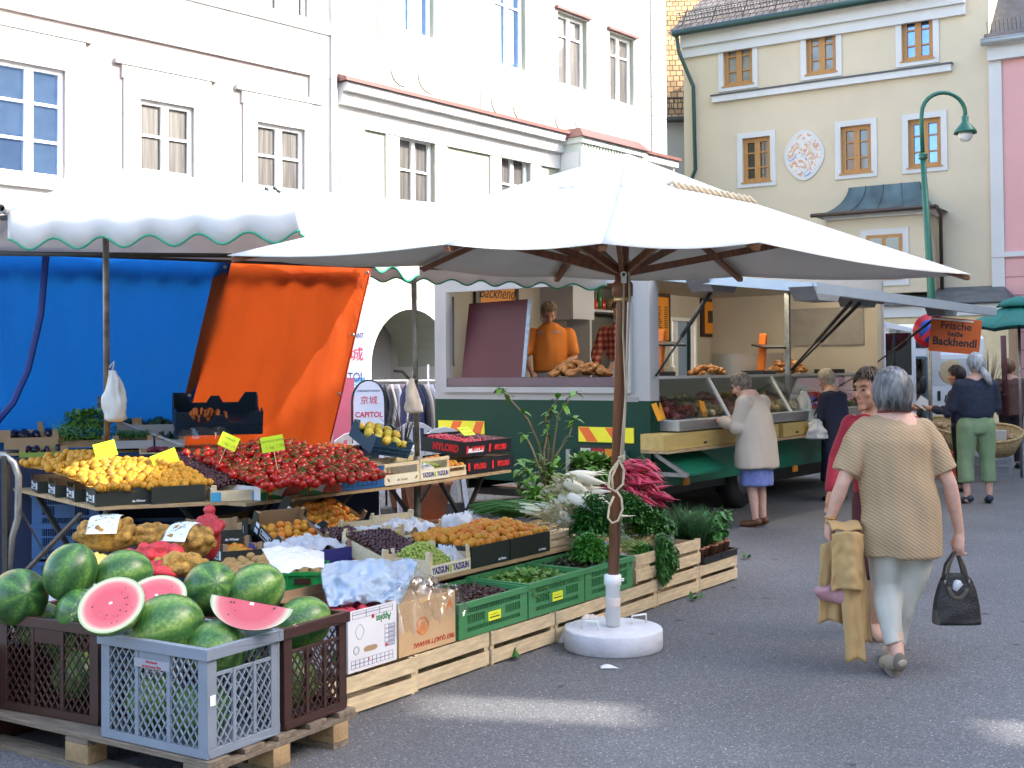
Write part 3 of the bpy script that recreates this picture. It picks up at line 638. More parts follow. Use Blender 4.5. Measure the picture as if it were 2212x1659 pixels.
MB().bx(-.1, -.09, ya - w_ * .65, ya - w_ * .33, zb_ + .02, za - .03).build('lens', flat('red_lens', (.4, .01, .01), .2), lt)
MB().bx(-.1, -.09, ya - w_, ya - w_ * .68, zb_ + .02, za - .03).build('lens', flat('orange_lens', (.8, .25, .01), .2), lt)
bw = MB(); yb2, _ = ry(1378, 960); bw.bx(-.12, -.06, ya + .1, ya + .15, .3, za - .05); bw.build('rear_stay', STEEL, tr); bw = MB(); bw.tube([(-.1, yb2 + .1, za - .04), (-.1, yb2 + .1, .3)], .02, 8); bw.build('rear_stay', STEEL, tr)
ya, za = ry(1345, 858); MB().bx(-.066, -.061, ya - .22, ya, za - .045, za).build('maker_plate', flat('grey_plate', (.25, .25, .27), .3, metal=.5), tr)
# chassis, wheels
ch = MB(); ch.bx(0.1, TL - .1, .25, .35, .3, ZB); ch.bx(.1, TL - .1, TW - .35, TW - .25, .3, ZB); ch.bx(.3, .5, .3, TW - .3, .22, .3); ch.bx(2.0, TL - .3, .4, TW - .4, .2, ZB - .01); ch.build('chassis', DSTEEL, tr)
wx = SF.hit(1640, 1070)[0]
for y in (.18, TW - .4):
    w = MB().lathe([(.2, 0), (.33, .01), (.36, .05), (.36, .17), (.33, .21), (.2, .22)], 24, M=T(wx, y, .36) @ RX(-math.pi / 2)).build('wheel', flat('tyre_rubber', (.015, .015, .015), .8), tr)
    MB().lathe([(0, 0), (.2, 0), (.2, .03), (.1, .05), (0, .05)], 16, M=T(wx, y - .012, .36) @ RX(-math.pi / 2)).build('rim', STEEL, w)
# side: counter, drawers, lower flap, marker lights, posts
ct = MB(); ct.bx(.13, TL - .13, -.22, .06, 1.0, 1.1); ct.bx(.13, TL - .13, .06, .75, .75, 1.1); ct.build('counter', SSTL, tr)
YWD = mat('yellow_birch_front', (.55, .38, .12), .5, amp=.1, ns=3, stretch=(1, 6, 6))
xs = [SF.hit(p, 950, .2)[0] for p in (1422, 1592, 1604, 1672, 1682, 1740, 1748, 1800, 1808, 1850)]
zd0 = SF.hit(1425, 975, .25)[1]
for k in range(0, 10, 2):
    dw = MB().bx(xs[k], xs[k + 1], -.26, .0, zd0 - .0, .985).build('drawer', YWD, tr)
    MB().bx((xs[k] + xs[k + 1]) / 2 - .03, (xs[k] + xs[k + 1]) / 2 + .03, -.27, -.26, zd0 + .03, zd0 + .05).build('handle', BLACK, dw)
MB().bx(xs[0], xs[-1], -.3, .0, zd0 - .03, zd0 - .003).build('drawer_shelf', W_BOARD, tr)
fl = MB(); x0, x1 = SF.hit(1412, 1000)[0], SF.hit(1560, 1000, .3)[0]
A = [(.02, -.005, zd0 - .05), (x1, -.005, zd0 - .05), (x1, -.36, .6), (.02, -.36, .6)]
fl.add(A + [(x, y, z - .03) for x, y, z in A], [(0, 1, 2, 3), (7, 6, 5, 4), (0, 4, 5, 1), (1, 5, 6, 2), (2, 6, 7, 3), (3, 7, 4, 0)])
TG2 = mat('mid_green_panel', (.006, .15, .08), .4, amp=.08, ns=2)
flp = fl.build('lower_flap', TG2, tr); MB().bx(-.0, .02, -.38, 0, .56, .6).bar((.005, -.01, zd0 - .05), (.005, -.38, .57), .04).build('flap_edge', STEEL, flp)
MB().bx(0.01, TL, -.012, -.001, ZB, zd0 - .06).build('side_skirt', TG2, tr)
for p in (1478, 1713):
    x, z = SF.hit(p, 1040 if p < 1500 else 1012); MB().bx(x - .05, x + .05, -.04, -.013, z - .035, z + .035).build('marker_light', flat('amber_lens', (.8, .3, .01), .3), tr)
pm = MB(); x = SF.hit(1702, 760)[0]; pm.bx(x - .025, x + .025, -.03, .03, 1.1, 2.53); pm.build('post', STEEL, tr)
# side flap (awning) propped out
rr = math.hypot; fx0, fx1 = .1, 5.85
zo, zh = 2.35, 2.56
A = [(fx0, .0, zh), (fx1 + .6, .0, zh), (fx1, -1.71, zo - .02), (fx0 - .12, -1.71, zo)]
aw = MB(); aw.add(A + [(x, y, z + .045) for x, y, z in A], [(3, 2, 1, 0), (4, 5, 6, 7), (0, 1, 5, 4), (1, 2, 6, 5), (2, 3, 7, 6), (3, 0, 4, 7)])
awn = aw.build('side_flap', mat('pale_flap_underside', (.45, .42, .36), .45, amp=.06), tr)
e = MB(); BLF = flat('pale_blue_frame', (.38, .45, .52), .3, metal=.3); e.bar(A[3], A[0], .09, .09); e.bar(Vector(A[3]) + Vector((-.03, 0, 0)), A[2], .07, .1); e.build('flap_frame', BLF, awn)
def on(u, v): return Vector(A[0]).lerp(Vector(A[1]), u).lerp(Vector(A[3]).lerp(Vector(A[2]), u), v)
for u, v in ((.04, .3), (.04, .95), (.5, .55), (.97, .6)):
    p = on(u, v); MB().prism([(-.35, 0), (-.22, -.12), (.22, -.12), (.35, 0)], -.12, .12, M=Matrix.Translation(p) @ RX(math.pi / 2)).build('flap_bracket', mat('bracket_grey', (.3, .3, .31), .4, metal=.4), awn)
for (u, v), (bx_, by_, bz_) in (((.04, .3), (.02, -.02, 1.55)), ((.33, .75), (SF.hit(1700, 760)[0] + .05, -.03, 1.6)), ((.37, .75), (SF.hit(1700, 760)[0] + .1, -.03, 1.6)), ((.97, .6), (SF.hit(1893, 760)[0], -.02, 1.7))):
    p = on(u, v) + Vector((0, 0, -.08)); q = Vector((bx_, by_, bz_)); m_ = p.lerp(q, .55)
    g = MB(); g.tube([p, m_], .02, 8); g.tube([m_, q], .012, 8); g.build('gas_strut', DSTEEL, awn)
MB().tube([(.55, -1.0, 2.42), (5.0, -.55, 2.46)], .02, 6).build('flap_rail', flat('rust_red_rail', (.3, .07, .04)), awn)
# display case
GL = glass_mat('display_glass', (.86, .9, .9), .93)
dc = thing('display_case', 'long glass fronted refrigerated meat counter in the side opening of the trailer', 'display case', TM @ T(.15, 0, 1.1))
x1 = TL - .5
MB().add([(0, -.16, .01), (x1, -.16, .01), (x1, .1, .42), (0, .1, .42)], [(0, 1, 2, 3)]).build('front_glass', GL, dc, solid=.006)
MB().bx(0, x1, .09, .6, .425, .44).build('top_shelf', glass_mat('shelf_glass', (.5, .55, .52), .8), dc)
mb = MB(); mb.bx(0, x1, .55, .6, 0, .424); mb.bx(0, x1, .07, .1, .42, .45); mb.bx(0, x1, -.2, .6, -.0, .008); mb.build('case_back', flat('white_case', (.6, .58, .55), .3), dc)
mb = MB()
for px in (1545, 1680, 1800): 
    x = SF.hit(px, 900)[0] - .15; mb.bar((x, -.175, .0), (x, .09, .44), .025)
mb.build('case_divider', WHITE, dc)
mb = MB()
for z in (.2,): mb.bx(0.02, x1 - .02, .12, .54, z, z + .008)
mb.build('glass_shelf', glass_mat('shelf_glass', (.5, .55, .52), .8), dc)
meats = [((.3, .06, .05), 'dark red raw meat pieces'), ((.55, .4, .2), 'pale breaded cutlets'), ((.5, .2, .16), 'pink sausage slices'), ((.55, .3, .1), 'golden fried poultry'), ((.62, .5, .25), 'pale yellow cheese and salads'), ((.45, .12, .08), 'red smoked ham slices')]
tube = MB(); tube.tube([(.3, .3, 2.67), (TL - .5, .3, 2.67)], .02, 8); e_ = bpy.data.materials.new('lit_tube'); e_.use_nodes = True; e_.node_tree.nodes['Principled BSDF'].inputs['Emission Color'].default_value = (1, .9, .72, 1); e_.node_tree.nodes['Principled BSDF'].inputs['Emission Strength'].default_value = 9; tube.build('fluorescent_tube', e_, tr)
for k in range(9):
    c, nm = meats[k % 6]; mb = MB(); x0 = .1 + k * .62
    for j in range(60):
        y_ = random.random(); mb.ell((x0 + random.random() * .55, -.1 + y_ * .5, .03 + y_ * .16 + random.random() * .05), (.03 + random.random() * .04, .03 + random.random() * .03, .02 + random.random() * .02), RZ(random.random() * 3) @ RX(random.random()), 8, 5)
    o = mb.build('meat_tray', mat('meat_%d' % (k % 6), c, .45, amp=.35, ns=25), None); put(o, TM @ T(.15, 0, 1.1)); 
    tag(o, nm + ' heaped in the ' + ['first', 'second', 'third', 'fourth', 'fifth', 'sixth', 'seventh', 'eighth', 'last'][k] + ' section of the meat counter', 'meat', 'food laid out in the glass counter', 'stuff')
OTAG = flat('orange_price_card', (.9, .35, .02), .5)
for k, (px, py) in enumerate(((1418, 925), (1446, 900), (1518, 915), (1688, 893))):
    x, z = SF.hit(px, py, .1); o = MB().bx(-.05, .05, -.003, .003, -.09, .09).build('price_card', OTAG); put(o, TM @ T(x, -.11 if k % 2 == 0 else 0.0, max(z, 1.2)) @ RX(R(-20)) @ RY(R(8 * (k - 1))))
    tag(o, 'orange price card standing ' + ['at the near end', 'beside the salad tubs', 'behind the first divider', 'by the steel post'][k] + ' of the meat counter', 'price card', 'orange price cards in the counter')
FRY = mat('fried_golden_crust', (.42, .17, .04), .55, amp=.45, ns=30, bump=.8, bs=50)
def heap(name, lab, cat, M, n, rx, ry_, h, s, m, kind=None):
    mb = MB()
    for k in range(n):
        a = random.random() * 6.28; r = math.sqrt(random.random()); z = h * (1 - r * r) * random.uniform(.5, 1)
        mb.ell((rx * r * math.cos(a), ry_ * r * math.sin(a), s * .5 + z), (s * random.uniform(.8, 1.3), s * random.uniform(.5, .8), s * random.uniform(.4, .6)), RZ(random.random() * 3.1) @ RX(random.uniform(-.6, .6)) @ RY(random.uniform(-.5, .5)), 9, 6)
    o = mb.build(name, m); put(o, M); return tag(o, lab, cat, kind=kind)
heap('fried_chicken', 'heap of golden fried chicken pieces on the rear hatch counter', 'fried chicken', TM @ T(.2, (yr + yl) / 2 - .42, zs0 + .07), 70, .2, .34, .15, .06, FRY, 'stuff')
x, z = SF.hit(1572, 800); heap('fried_chicken', 'small heap of fried chicken on the glass counter next to the beige coat woman', 'fried chicken', TM @ T(x + .1, .3, 1.545), 40, .3, .15, .1, .05, FRY, 'stuff')
x, z = SF.hit(1750, 800); heap('fried_chicken', 'long heap of fried chicken on the glass counter beside the grey haired woman in navy', 'fried chicken', TM @ T(x, .3, 1.545), 60, .5, .15, .16, .055, FRY, 'stuff')
for k, px in enumerate((1472, 1690)):
    x, z = SF.hit(px, 800); sc_ = thing('weighing_scale', ['weighing scale with orange upright display at the near end of the glass counter', 'weighing scale with orange display behind the steel post'][k], 'scale', TM @ T(x + .05, .3, 1.545), 'scales on the glass counter')
    MB().bx(-.16, .16, -.12, .2, 0, .05).build('base', BLACK, sc_, bevel=.01)
    MB().bar((0, 0, .04), (.08, 0, .5), .1, .06).build('display_column', ORG, sc_, bevel=.02); MB().bar((-.12, -.25, .32), (.03, 0, .36), .3, .02).build('receipt_tray', BLACK, sc_)
o = MB().lathe([(0, 0), (.075, 0), (.085, .1), (.08, .1), (.07, .01), (0, .01)], 16).build('tub', flat('cream_tub', (.6, .55, .35), .4)); x, z = SF.hit(1494, 800); put(o, TM @ T(x, .3, 1.545)); tag(o, 'cream plastic tub on the glass counter beside the near scale', 'tub')
# orange hanging sign
A_ = D(2004, 676, 15.0); B_ = D(2114, 696, 14.9); Mx, L_ = frame((A_.x, A_.y, 0), (B_.x, B_.y, 0)); H_ = .43
sg = thing('hanging_sign', 'orange sign with black lettering hanging from the trailer flap', 'sign', T(0, 0, A_.z - H_ - .04) @ Mx @ RY(R(6)))
MB().bx(0, L_, -.006, .006, 0, H_).build('panel', mat('orange_sign_board', (.62, .11, .008), .45, amp=.05), sg)
MB().bx(0, L_ - .1, -.012, -.0065, H_ - .035, H_ - .015).build('hanging_rail', WHITE, sg)
text('Frische', .13, T(L_ / 2, -.008, H_ - .1) @ FRONT, INK, sg, bold=.002); text('heiße', .085, T(L_ / 2, -.008, H_ - .2) @ FRONT, INK, sg, bold=.002); text('Backhendl', .135, T(L_ / 2, -.008, .13) @ FRONT, INK, sg, bold=.004, sx=.95)
# no-stopping sign
p = D(2009, 715, 16.8); ns = thing('traffic_sign', 'round blue no stopping sign with red border half hidden behind the orange sign', 'traffic sign', T(p.x, p.y, 0))
MB().tube([(0, .03, 0), (0, .03, p.z + .3)], .03, 8).build('post', STEEL, ns)
MB().lathe([(0, -.01), (.24, -.01), (.24, .01), (0, .01)], 28, M=T(0, 0, p.z) @ RX(math.pi / 2)).build('disc', flat('sign_red', (.7, .03, .05), .4), ns)
MB().lathe([(0, 0), (.16, 0), (.16, .004), (0, .004)], 28, M=T(0, -.011, p.z) @ RX(math.pi / 2)).build('sign_face', flat('sign_blue', (.02, .12, .7), .4), ns)
MB().bx(-.03, .03, -.02, -.016, -.17, .17, M=T(0, 0, p.z) @ RY(R(45))).build('sign_bar', flat('sign_red', (.7, .03, .05), .4), ns)
# ================================================================ DELIVERY VANS
VW = mat('white_car_paint', (.78, .79, .8), .25, amp=.02, coat=.6)
VF = Face((G(1940, 1000).x, 0, 0), (1, 0)); yv = 19.6
VF = Face((D(1938, 800, yv).x, yv), (1, -.12)); vn = thing('delivery_van', 'white delivery van with its sliding door open to crates inside', 'van', VF.M)
vl = VF.hit(2122, 800)[0]; zt = VF.hit(2000, 699)[1]; H = lambda px, py: VF.hit(px, py)
ox0, ox1 = H(1954, 800)[0], H(2001, 800)[0]; oz1 = H(1980, 773)[1]; oz0 = .55
b = MB(); b.bx(0, ox0, 0, 1.8, .35, zt - .25); b.bx(ox1, vl, 0, 1.8, .35, zt - .25); b.bx(ox0, ox1, 0, 1.8, .35, oz0); b.bx(ox0, ox1, 0, 1.8, oz1, zt - .25)
b.add([(0, 0, zt - .25), (vl, 0, zt - .25), (vl - .1, .2, zt), (.05, .2, zt), (0, 1.8, zt - .25), (vl, 1.8, zt - .25), (vl - .1, 1.6, zt), (.05, 1.6, zt)], [(0, 1, 2, 3), (3, 2, 6, 7), (1, 5, 6, 2), (0, 3, 7, 4), (4, 7, 6, 5)])
b.build('body', VW, vn, bevel=.03)
b = MB(); b.bx(ox0, ox1, 1.0, 1.05, oz0, oz1); b.build('cargo_bay', flat('dark_interior', (.04, .035, .03)), vn)
b = MB()
for k in range(6): b.bx(ox0 + .02, ox1 - .03, .3, .34, oz0 + .1 + k * .2, oz0 + .22 + k * .2)
b.build('cargo_crates', mat('brown_cargo', (.16, .11, .06), .8, amp=.3), vn)
b = MB(); b.bar((ox1 + .0, -.03, oz0), (ox1 + .0, -.03, oz1), .05, .05); b.bar((ox0, -.03, oz1), (ox1, -.03, oz1), .04, .04); b.build('door_rubber', flat('blue_grey_rubber', (.08, .14, .17), .4), vn)
wx0, wx1, wz0, wz1 = H(2009, 800)[0], H(2093, 800)[0], H(2040, 832)[1], H(2040, 775)[1]
dr = MB().bx(ox1 + .03, vl - .06, -.04, -.001, .45, wz1 + .08).build('sliding_door', VW, vn, bevel=.012)
MB().bx(wx0, wx1, -.046, -.041, wz0, wz1).build('window', mat('frosted_van_window', (.55, .57, .57), .15, amp=.1, ns=3, coat=1.), dr, bevel=.0)
o = MB().ell(((wx0 + wx1) / 2 + .02, -.047, (wz0 + wz1) / 2), (.2, .01, .2)); o.build('seat_seen_through_glass', flat('tan_seat', (.55, .4, .22)), dr)
hx, hz = H(2027, 855); MB().bx(hx - .025, hx + .025, -.06, -.041, hz - .08, hz + .08).build('handle', BLACK, dr, bevel=.008)
hx, hz = H(2051, 862); text('Inno', .17, T(hx - .1, -.043, hz) @ FRONT, INK, dr, align='LEFT', bold=.004, shear=.15); text('& Co', .12, T(hx + .1, -.043, hz - .16) @ FRONT, INK, dr, align='LEFT', shear=.15)
MB().bx(ox0 - .0, H(2000, 740)[0], -.012, -.001, H(1980, 752)[1], H(1980, 712)[1]).build('quarter_window', GPANE_D, vn)
MB().lathe([(.0, 0), (.3, 0), (.33, .05), (.33, .2), (0, .2)], 20, M=T(vl - .7, -.02, .33) @ RX(-math.pi / 2)).build('wheel', flat('tyre_rubber', (.015, .015, .015), .8), vn)
# cab in front of the trailer
p = D(1905, 800, 18.3); cbM = T(p.x, p.y, 0) @ RZ(R(-8)); cbt = thing('lorry_cab', 'white lorry cab with tall mirror standing in front of the food trailer', 'lorry', cbM)
zc_ = D(1905, 700, 18.3).z; w_ = .5
b = MB(); b.bx(0, w_, 0, 2.2, .5, 1.5); b.bx(0, .06, 0, 2.2, 1.5, zc_); b.bx(w_ - .06, w_, 0, .06, 1.5, zc_ - .1); b.add([(0, 0, zc_ - .04), (w_, 0, zc_ - .14), (w_ + .2, 2.2, zc_ - .14), (0, 2.2, zc_ - .04), (0, 0, zc_ + .05), (w_, 0, zc_ - .08), (w_, 2.2, zc_ - .08), (0, 2.2, zc_ + .05)], [(0, 1, 5, 4), (4, 5, 6, 7), (1, 2, 6, 5)])
b.build('body', VW, cbt); MB().bx(.06, w_ - .06, .02, .03, 1.5, zc_ - .14).build('side_window', GPANE_D, cbt)
mr = MB(); mr.bx(w_ + .15, w_ + .32, -.2, -.12, 1.55, 2.1); mr.tube([(w_, -.02, 2.2), (w_ + .1, -.15, 2.24), (w_ + .25, -.16, 2.2), (w_ + .25, -.16, 2.05)], .015, 6); mr.build('mirror', flat('mirror_white', (.6, .6, .6), .3), cbt, bevel=.02)
mr = MB(); mr.ell((w_ + .08, -.1, 1.35), (.06, .05, .13)); mr.build('small_mirror', BLACK, cbt)
# ================================================================ STREET LAMP
p = D(2014, 800, 21.5); lm = thing('street_lamp', 'dark green street lamp with a curved swan neck and bell shade', 'street lamp', T(p.x, p.y, 0))
GL_ = mat('lamp_green_paint', (.02, .12, .075), .35, amp=.1, metal=.2)
q = lambda px, py: D(px, py, 21.5) - Vector((p.x, p.y, 0))
pz = q(1991, 330); top = q(1990, 262)
pole = MB(); pole.tube([q(2017, 900) * Vector((1, 1, 0)) if False else Vector((q(2013, 640).x + .03, 0, 0)), q(2012, 640), q(1993, 330)], [.075, .07, .05], 12)
neck = [q(1993, 330), q(1990, 262)] + [q(2038 - 47 * math.cos(a), 245 - 45 * math.sin(a)) for a in [math.pi * k / 12 for k in range(13)]] + [q(2085, 252)]
pole.tube(neck, .038, 10); pole.lathe([(.05, -.06), (.085, -.03), (.06, 0), (.085, .03), (.05, .06)], 14, M=Matrix.Translation(q(1994, 338))); pole.build('pole', GL_, lm)
hd = q(2085, 268); sh = MB().lathe([(.03, .17), (.06, .13), (.06, .04), (.09, .0), (.19, -.12), (.2, -.17), (.18, -.16), (.1, -.04)], 22, M=Matrix.Translation(hd)).build('lamp_shade', GL_, lm)
MB().lathe([(0.0, -.32), (.08, -.3), (.13, -.22), (.13, -.15)], 18, M=Matrix.Translation(hd)).build('lamp_glass', mat('lamp_glass', (.75, .72, .68), .15, amp=.05), sh)
# ================================================================ MARKET STALL: helpers
_a, _b = G(705, 1565), G(1583, 1255); E = (_b - _a).normalized(); NV = Vector((-E.y, E.x, 0)); O0 = _a
def ROWM(t, off, z, a=0.): 
    p = O0 + E * t + NV * off
    return T(p.x, p.y, z) @ Matrix(((E.x, NV.x, 0, 0), (E.y, NV.y, 0, 0), (0, 0, 1, 0), (0, 0, 0, 1))) @ RZ(a)
def rh(px, py, off):                 # (t, z) on the vertical plane at distance off behind the row front
    return Face(O0 + NV * off, E).hit(px, py)
def rp(px, py, off):
    t, z = rh(px, py, off); p = O0 + E * t + NV * off; return Vector((p.x, p.y, z))
def hue_mat(name, stops, rough=.45, ns=8, mix=.35, bump=0., spec=.4, sss=0.):
    """every copy picks its own tone from the ramp (object random), with soft mottling"""
    def ex(m, N, L, b, mp, cr):
        oi = N.new('ShaderNodeObjectInfo'); nz = N.new('ShaderNodeTexNoise'); nz.inputs['Scale'].default_value = ns; nz.inputs['Detail'].default_value = 3
        L.new(mp.outputs[0], nz.inputs[0])
        f = math_node(N, L, 'ADD', math_node(N, L, 'MULTIPLY', oi.outputs['Random'], 1 - mix), math_node(N, L, 'MULTIPLY', nz.outputs[0], mix))
        L.new(ramp_node(N, L, f, stops), b.inputs['Base Color'])
    return mat(name, (.5, .5, .5), rough, extra=ex, bump=bump, spec=spec, sss=sss)
APR = hue_mat('apricot_skin', [(.0, (.42, .25, .02)), (.35, (.56, .255, .018)), (.65, (.6, .21, .016)), (.86, (.58, .14, .016)), (1, (.5, .07, .02))], .55, 14, .4, sss=0)
TOM = hue_mat('tomato_skin', [(0, (.36, .008, .005)), (.5, (.45, .014, .006)), (1, (.3, .008, .005))], .22, 6, .3, spec=.5)
GRN_S = mat('green_stem', (.07, .13, .02), .6, amp=.3, ns=30)
def fruit_mesh(name, r, m, groove=.12, sq=1.0, calyx=False, n=14):
    mb = MB(); vs = []; fs = []; nv = 9
    for j in range(nv + 1):
        t = math.pi * j / nv
        for k in range(n):
            a = 2 * math.pi * k / n
            rr_ = r * (1 - groove * math.exp(-(min(a, 2 * math.pi - a) / .35) ** 2) * math.sin(t))
            zz = -math.cos(t) * r * sq; 
            if j in (0, nv): zz *= .86
            vs.append((rr_ * math.sin(t) * math.cos(a), rr_ * math.sin(t) * math.sin(a), zz))
    for j in range(nv):
        for k in range(n): fs.append((j * n + k, j * n + (k + 1) % n, (j + 1) * n + (k + 1) % n, (j + 1) * n + k))
    mb.add(vs, fs, True)
    if calyx:
        mb.m = 1
        for k in range(5):
            a = k * 1.2566; mb.quad((0, 0, r * sq * .9), (.3 * r * math.cos(a - .3), .3 * r * math.sin(a - .3), r * sq * 1.0), (.95 * r * math.cos(a), .95 * r * math.sin(a), r * sq * .8), (.3 * r * math.cos(a + .3), .3 * r * math.sin(a + .3), r * sq * 1.0))
        mb.tube([(0, 0, r * sq * .85), (.1 * r, 0, r * sq * 1.35)], .05 * r * 2, 5)
    return mb.mesh(name, m)
def rrot(): return RZ(random.random() * 6.28) @ RX(random.random() * 6.28) @ RZ(random.random() * 6.28)
def bil(c, u, v): return (c[0] * (1 - u) + c[1] * u) * (1 - v) + (c[3] * (1 - u) + c[2] * u) * v
COUNTS = {}
def patch_heap(c, me, r, name, label, cat, group, bulge=None, cap=300, jit=.25, tilt=True, sp=1.0, vs_=1.0):
    c = [Vector(p) for p in c]
    W_ = ((c[1] - c[0]).length + (c[2] - c[3]).length) / 2; D_ = ((c[3] - c[0]).length + (c[2] - c[1]).length) / 2
    nu = max(1, int(W_ / (1.95 * r * sp))); nv = max(1, int(D_ / (1.7 * r * sp * vs_))); pos = []
    for j in range(nv + 1):
        for i in range(nu + 1 - j % 2):
            u = (i + .5 * (j % 2)) / nu + random.uniform(-jit, jit) / nu * .6; v = j / nv + random.uniform(-jit, jit) / nv * .5
            p = bil(c, min(1.02, max(-.02, u)), min(1.02, max(-.02, v)))
            if bulge: p.z += bulge(max(0, u), min(1, max(0, v)))
            p.z += random.uniform(-.3, .45) * r * (1 + .4 * (vs_ - 1))
            pos.append((v, p))
    pos.sort(key=lambda q: q[1].y)
    n0 = COUNTS.get(name, 0); rest = MB(); made = None
    for k, (v, p) in enumerate(pos):
        X = Matrix.Translation(p) @ (rrot() if tilt is True else RZ(random.random() * 6.28) @ RX(random.gauss(0, tilt)) @ RY(random.gauss(0, tilt))) @ SC(*[random.uniform(.88, 1.1)] * 3)
        if n0 + k < cap:
            o = bpy.data.objects.new(name, me); scene.collection.objects.link(o); o.matrix_basis = X; WM[o.name] = X; tag(o, label, cat, group)
        else:
            vs = [X @ v_.co for v_ in me.vertices]; k0 = len(rest.v); rest.v += vs
            for pl in me.polygons: rest.f.append([k0 + i for i in pl.vertices]); rest.mi.append(pl.material_index); rest.sm.append(True)
    COUNTS[name] = n0 + min(len(pos), max(0, cap - n0))
    if rest.v: tag(rest.build(name + '_heap', list(me.materials)), 'far part of the heap: ' + label, cat, kind='stuff')
    # a bed under the top layer
    return pos
def bed(c, m, parent, name='filling', drop=.03, bulge=None, rough=.012, world=True, nu=14, nv=12):
    c = [Vector(p) for p in c]
    def f(u, v):
        p = bil(c, u, v); p.z += (bulge(u, v) if bulge else 0) - drop + rough * noise.noise(p * 30); return p
    return MB().grid(f, nu, nv).build(name, m, parent, world=world)
# leafy things ------------------------------------------------------------
def leaf_mat(name, col, amp=.35, rough=.5):
    return hue_mat(name, [(0, tuple(c * (1 - amp) for c in col)), (.5, col), (1, (min(1, col[0] * 1.6), min(1, col[1] * 1.3), col[2] * 1.1))], rough, 25, .85)
def leaf(mb, p, d, L_, W_, n=3, up=Vector((0, 0, 1)), droop=.3, cup=.15):
    d = d.normalized(); s = d.cross(up); s = s.normalized() if s.length > .01 else Vector((1, 0, 0)); nn_ = s.cross(d).normalized()
    vs = []; 
    for i in range(n + 1):
        t = i / n; w = W_ * math.sin(math.pi * (.12 + .88 * t) ** .8) * .5 if i < n else 0.002
        c = p + d * (L_ * t) - Vector((0, 0, 1)) * (droop * L_ * t * t)
        vs += [c - s * w + nn_ * cup * w, c, c + s * w + nn_ * cup * w]
    fs = []
    for i in range(n): fs += [(3 * i, 3 * i + 1, 3 * i + 4, 3 * i + 3), (3 * i + 1, 3 * i + 2, 3 * i + 5, 3 * i + 4)]
    mb.add(vs, fs, True)
def rdir(zmin=-1.): 
    while True:
        v = Vector((random.uniform(-1, 1), random.uniform(-1, 1), random.uniform(-1, 1)))
        if .05 < v.length < 1 and v.normalized().z > zmin: return v.normalized()
def leafclump(mb, c, rad, n, L_, W_, zmin=-.3, curl=.3, inner=.5, droop=.3):
    c = Vector(c)
    for k in range(n):
        d = rdir(zmin); r = random.uniform(inner, 1.0) * (1 + .3 * noise.noise(d * 2.5 + c * 3)); p = c + Vector((d.x * rad[0], d.y * rad[1], d.z * rad[2])) * r
        leaf(mb, p, (d + rdir() * .8), L_ * random.uniform(.6, 1.3), W_ * random.uniform(.7, 1.3), droop=droop)
# crates -------------------------------------------------------------------
def lattice(mb, a, b, z0, z1, pitch=.036, w=.0055, th=.006, k=1.35):
    """crossing diagonal bars filling the upright rectangle a-b, z0-z1"""
    a = Vector(a); b = Vector(b); L_ = (b - a).length; d = (b - a) / L_; h = z1 - z0; dx = h / k; n_ = Vector((d.y, -d.x, 0))
    for sgn in (1, -1):
        x = -dx
        while x < L_:
            s0, s1 = max(0, x), min(L_, x + dx)
            if s1 - s0 > .004:
                f0, f1 = (s0 - x) / dx, (s1 - x) / dx
                if sgn < 0: f0, f1 = 1 - f0, 1 - f1
                p = a + d * s0 + Vector((0, 0, z0 + h * f0)); q = a + d * s1 + Vector((0, 0, z0 + h * f1))
                mb.bar(p + n_ * .0015 * sgn, q + n_ * .0015 * sgn, w, th, up=n_)
            x += pitch
def big_crate(M, m, label, w=.6, d=.4, h=.42, pitch=.04):
    o = thing('lattice_crate', label, 'crate', M, 'tall lattice crates full of watermelons')
    b = MB(); t = .014
    for z0, z1, g in ((h - .045, h, .012), (0, .035, .0)):
        b.bx(-g, w + g, -g, t, z0, z1); b.bx(-g, w + g, d - t, d + g, z0, z1); b.bx(-g, t, t, d - t, z0, z1); b.bx(w - t, w + g, t, d - t, z0, z1)
    cw = .05
    for x in (0, w - cw):
        for y in (0, d - cw): b.bx(x, x + cw, y, y + t, .035, h - .045) if y == 0 else b.bx(x, x + cw, d - t, d, .035, h - .045)
        for y0, y1 in ((t, cw), (d - cw, d - t)): b.bx(0 if x == 0 else w - t, t if x == 0 else w, y0, y1, .035, h - .045)
    ribs = (w / 3 + .01, 2 * w / 3 - .01)
    for x in ribs:
        b.bx(x - .01, x + .01, -.002, t - .002, .035, h - .045); b.bx(x - .01, x + .01, d - t + .002, d + .002, .035, h - .045)
    for y in (d * .36, d * .64):
        b.bx(-.002, t - .002, y - .009, y + .009, .035, h - .1); b.bx(w - t + .002, w + .002, y - .009, y + .009, .035, h - .1)
    for x in (.002, w - t + .002): b.bx(x, x + .01, cw, d - cw, h - .115, h - .1)
    b.bx(ribs[0] + .01, ribs[1] - .01, .0, .01, h - .11, h - .045)
    b.bx(t, w - t, t, d - t, 0, .012)
    fr = b.build('frame', m, o, bevel=.0025)
    g = MB()
    lattice(g, (cw, .006, 0), (w - cw, .006, 0), .035, h - .045, pitch); lattice(g, (cw, d - .006, 0), (w - cw, d - .006, 0), .035, h - .045, pitch)
    lattice(g, (.006, cw, 0), (.006, d - cw, 0), .035, h - .115, pitch); lattice(g, (w - .006, cw, 0), (w - .006, d - cw, 0), .035, h - .115, pitch)
    g.build('lattice', m, o)
    return o
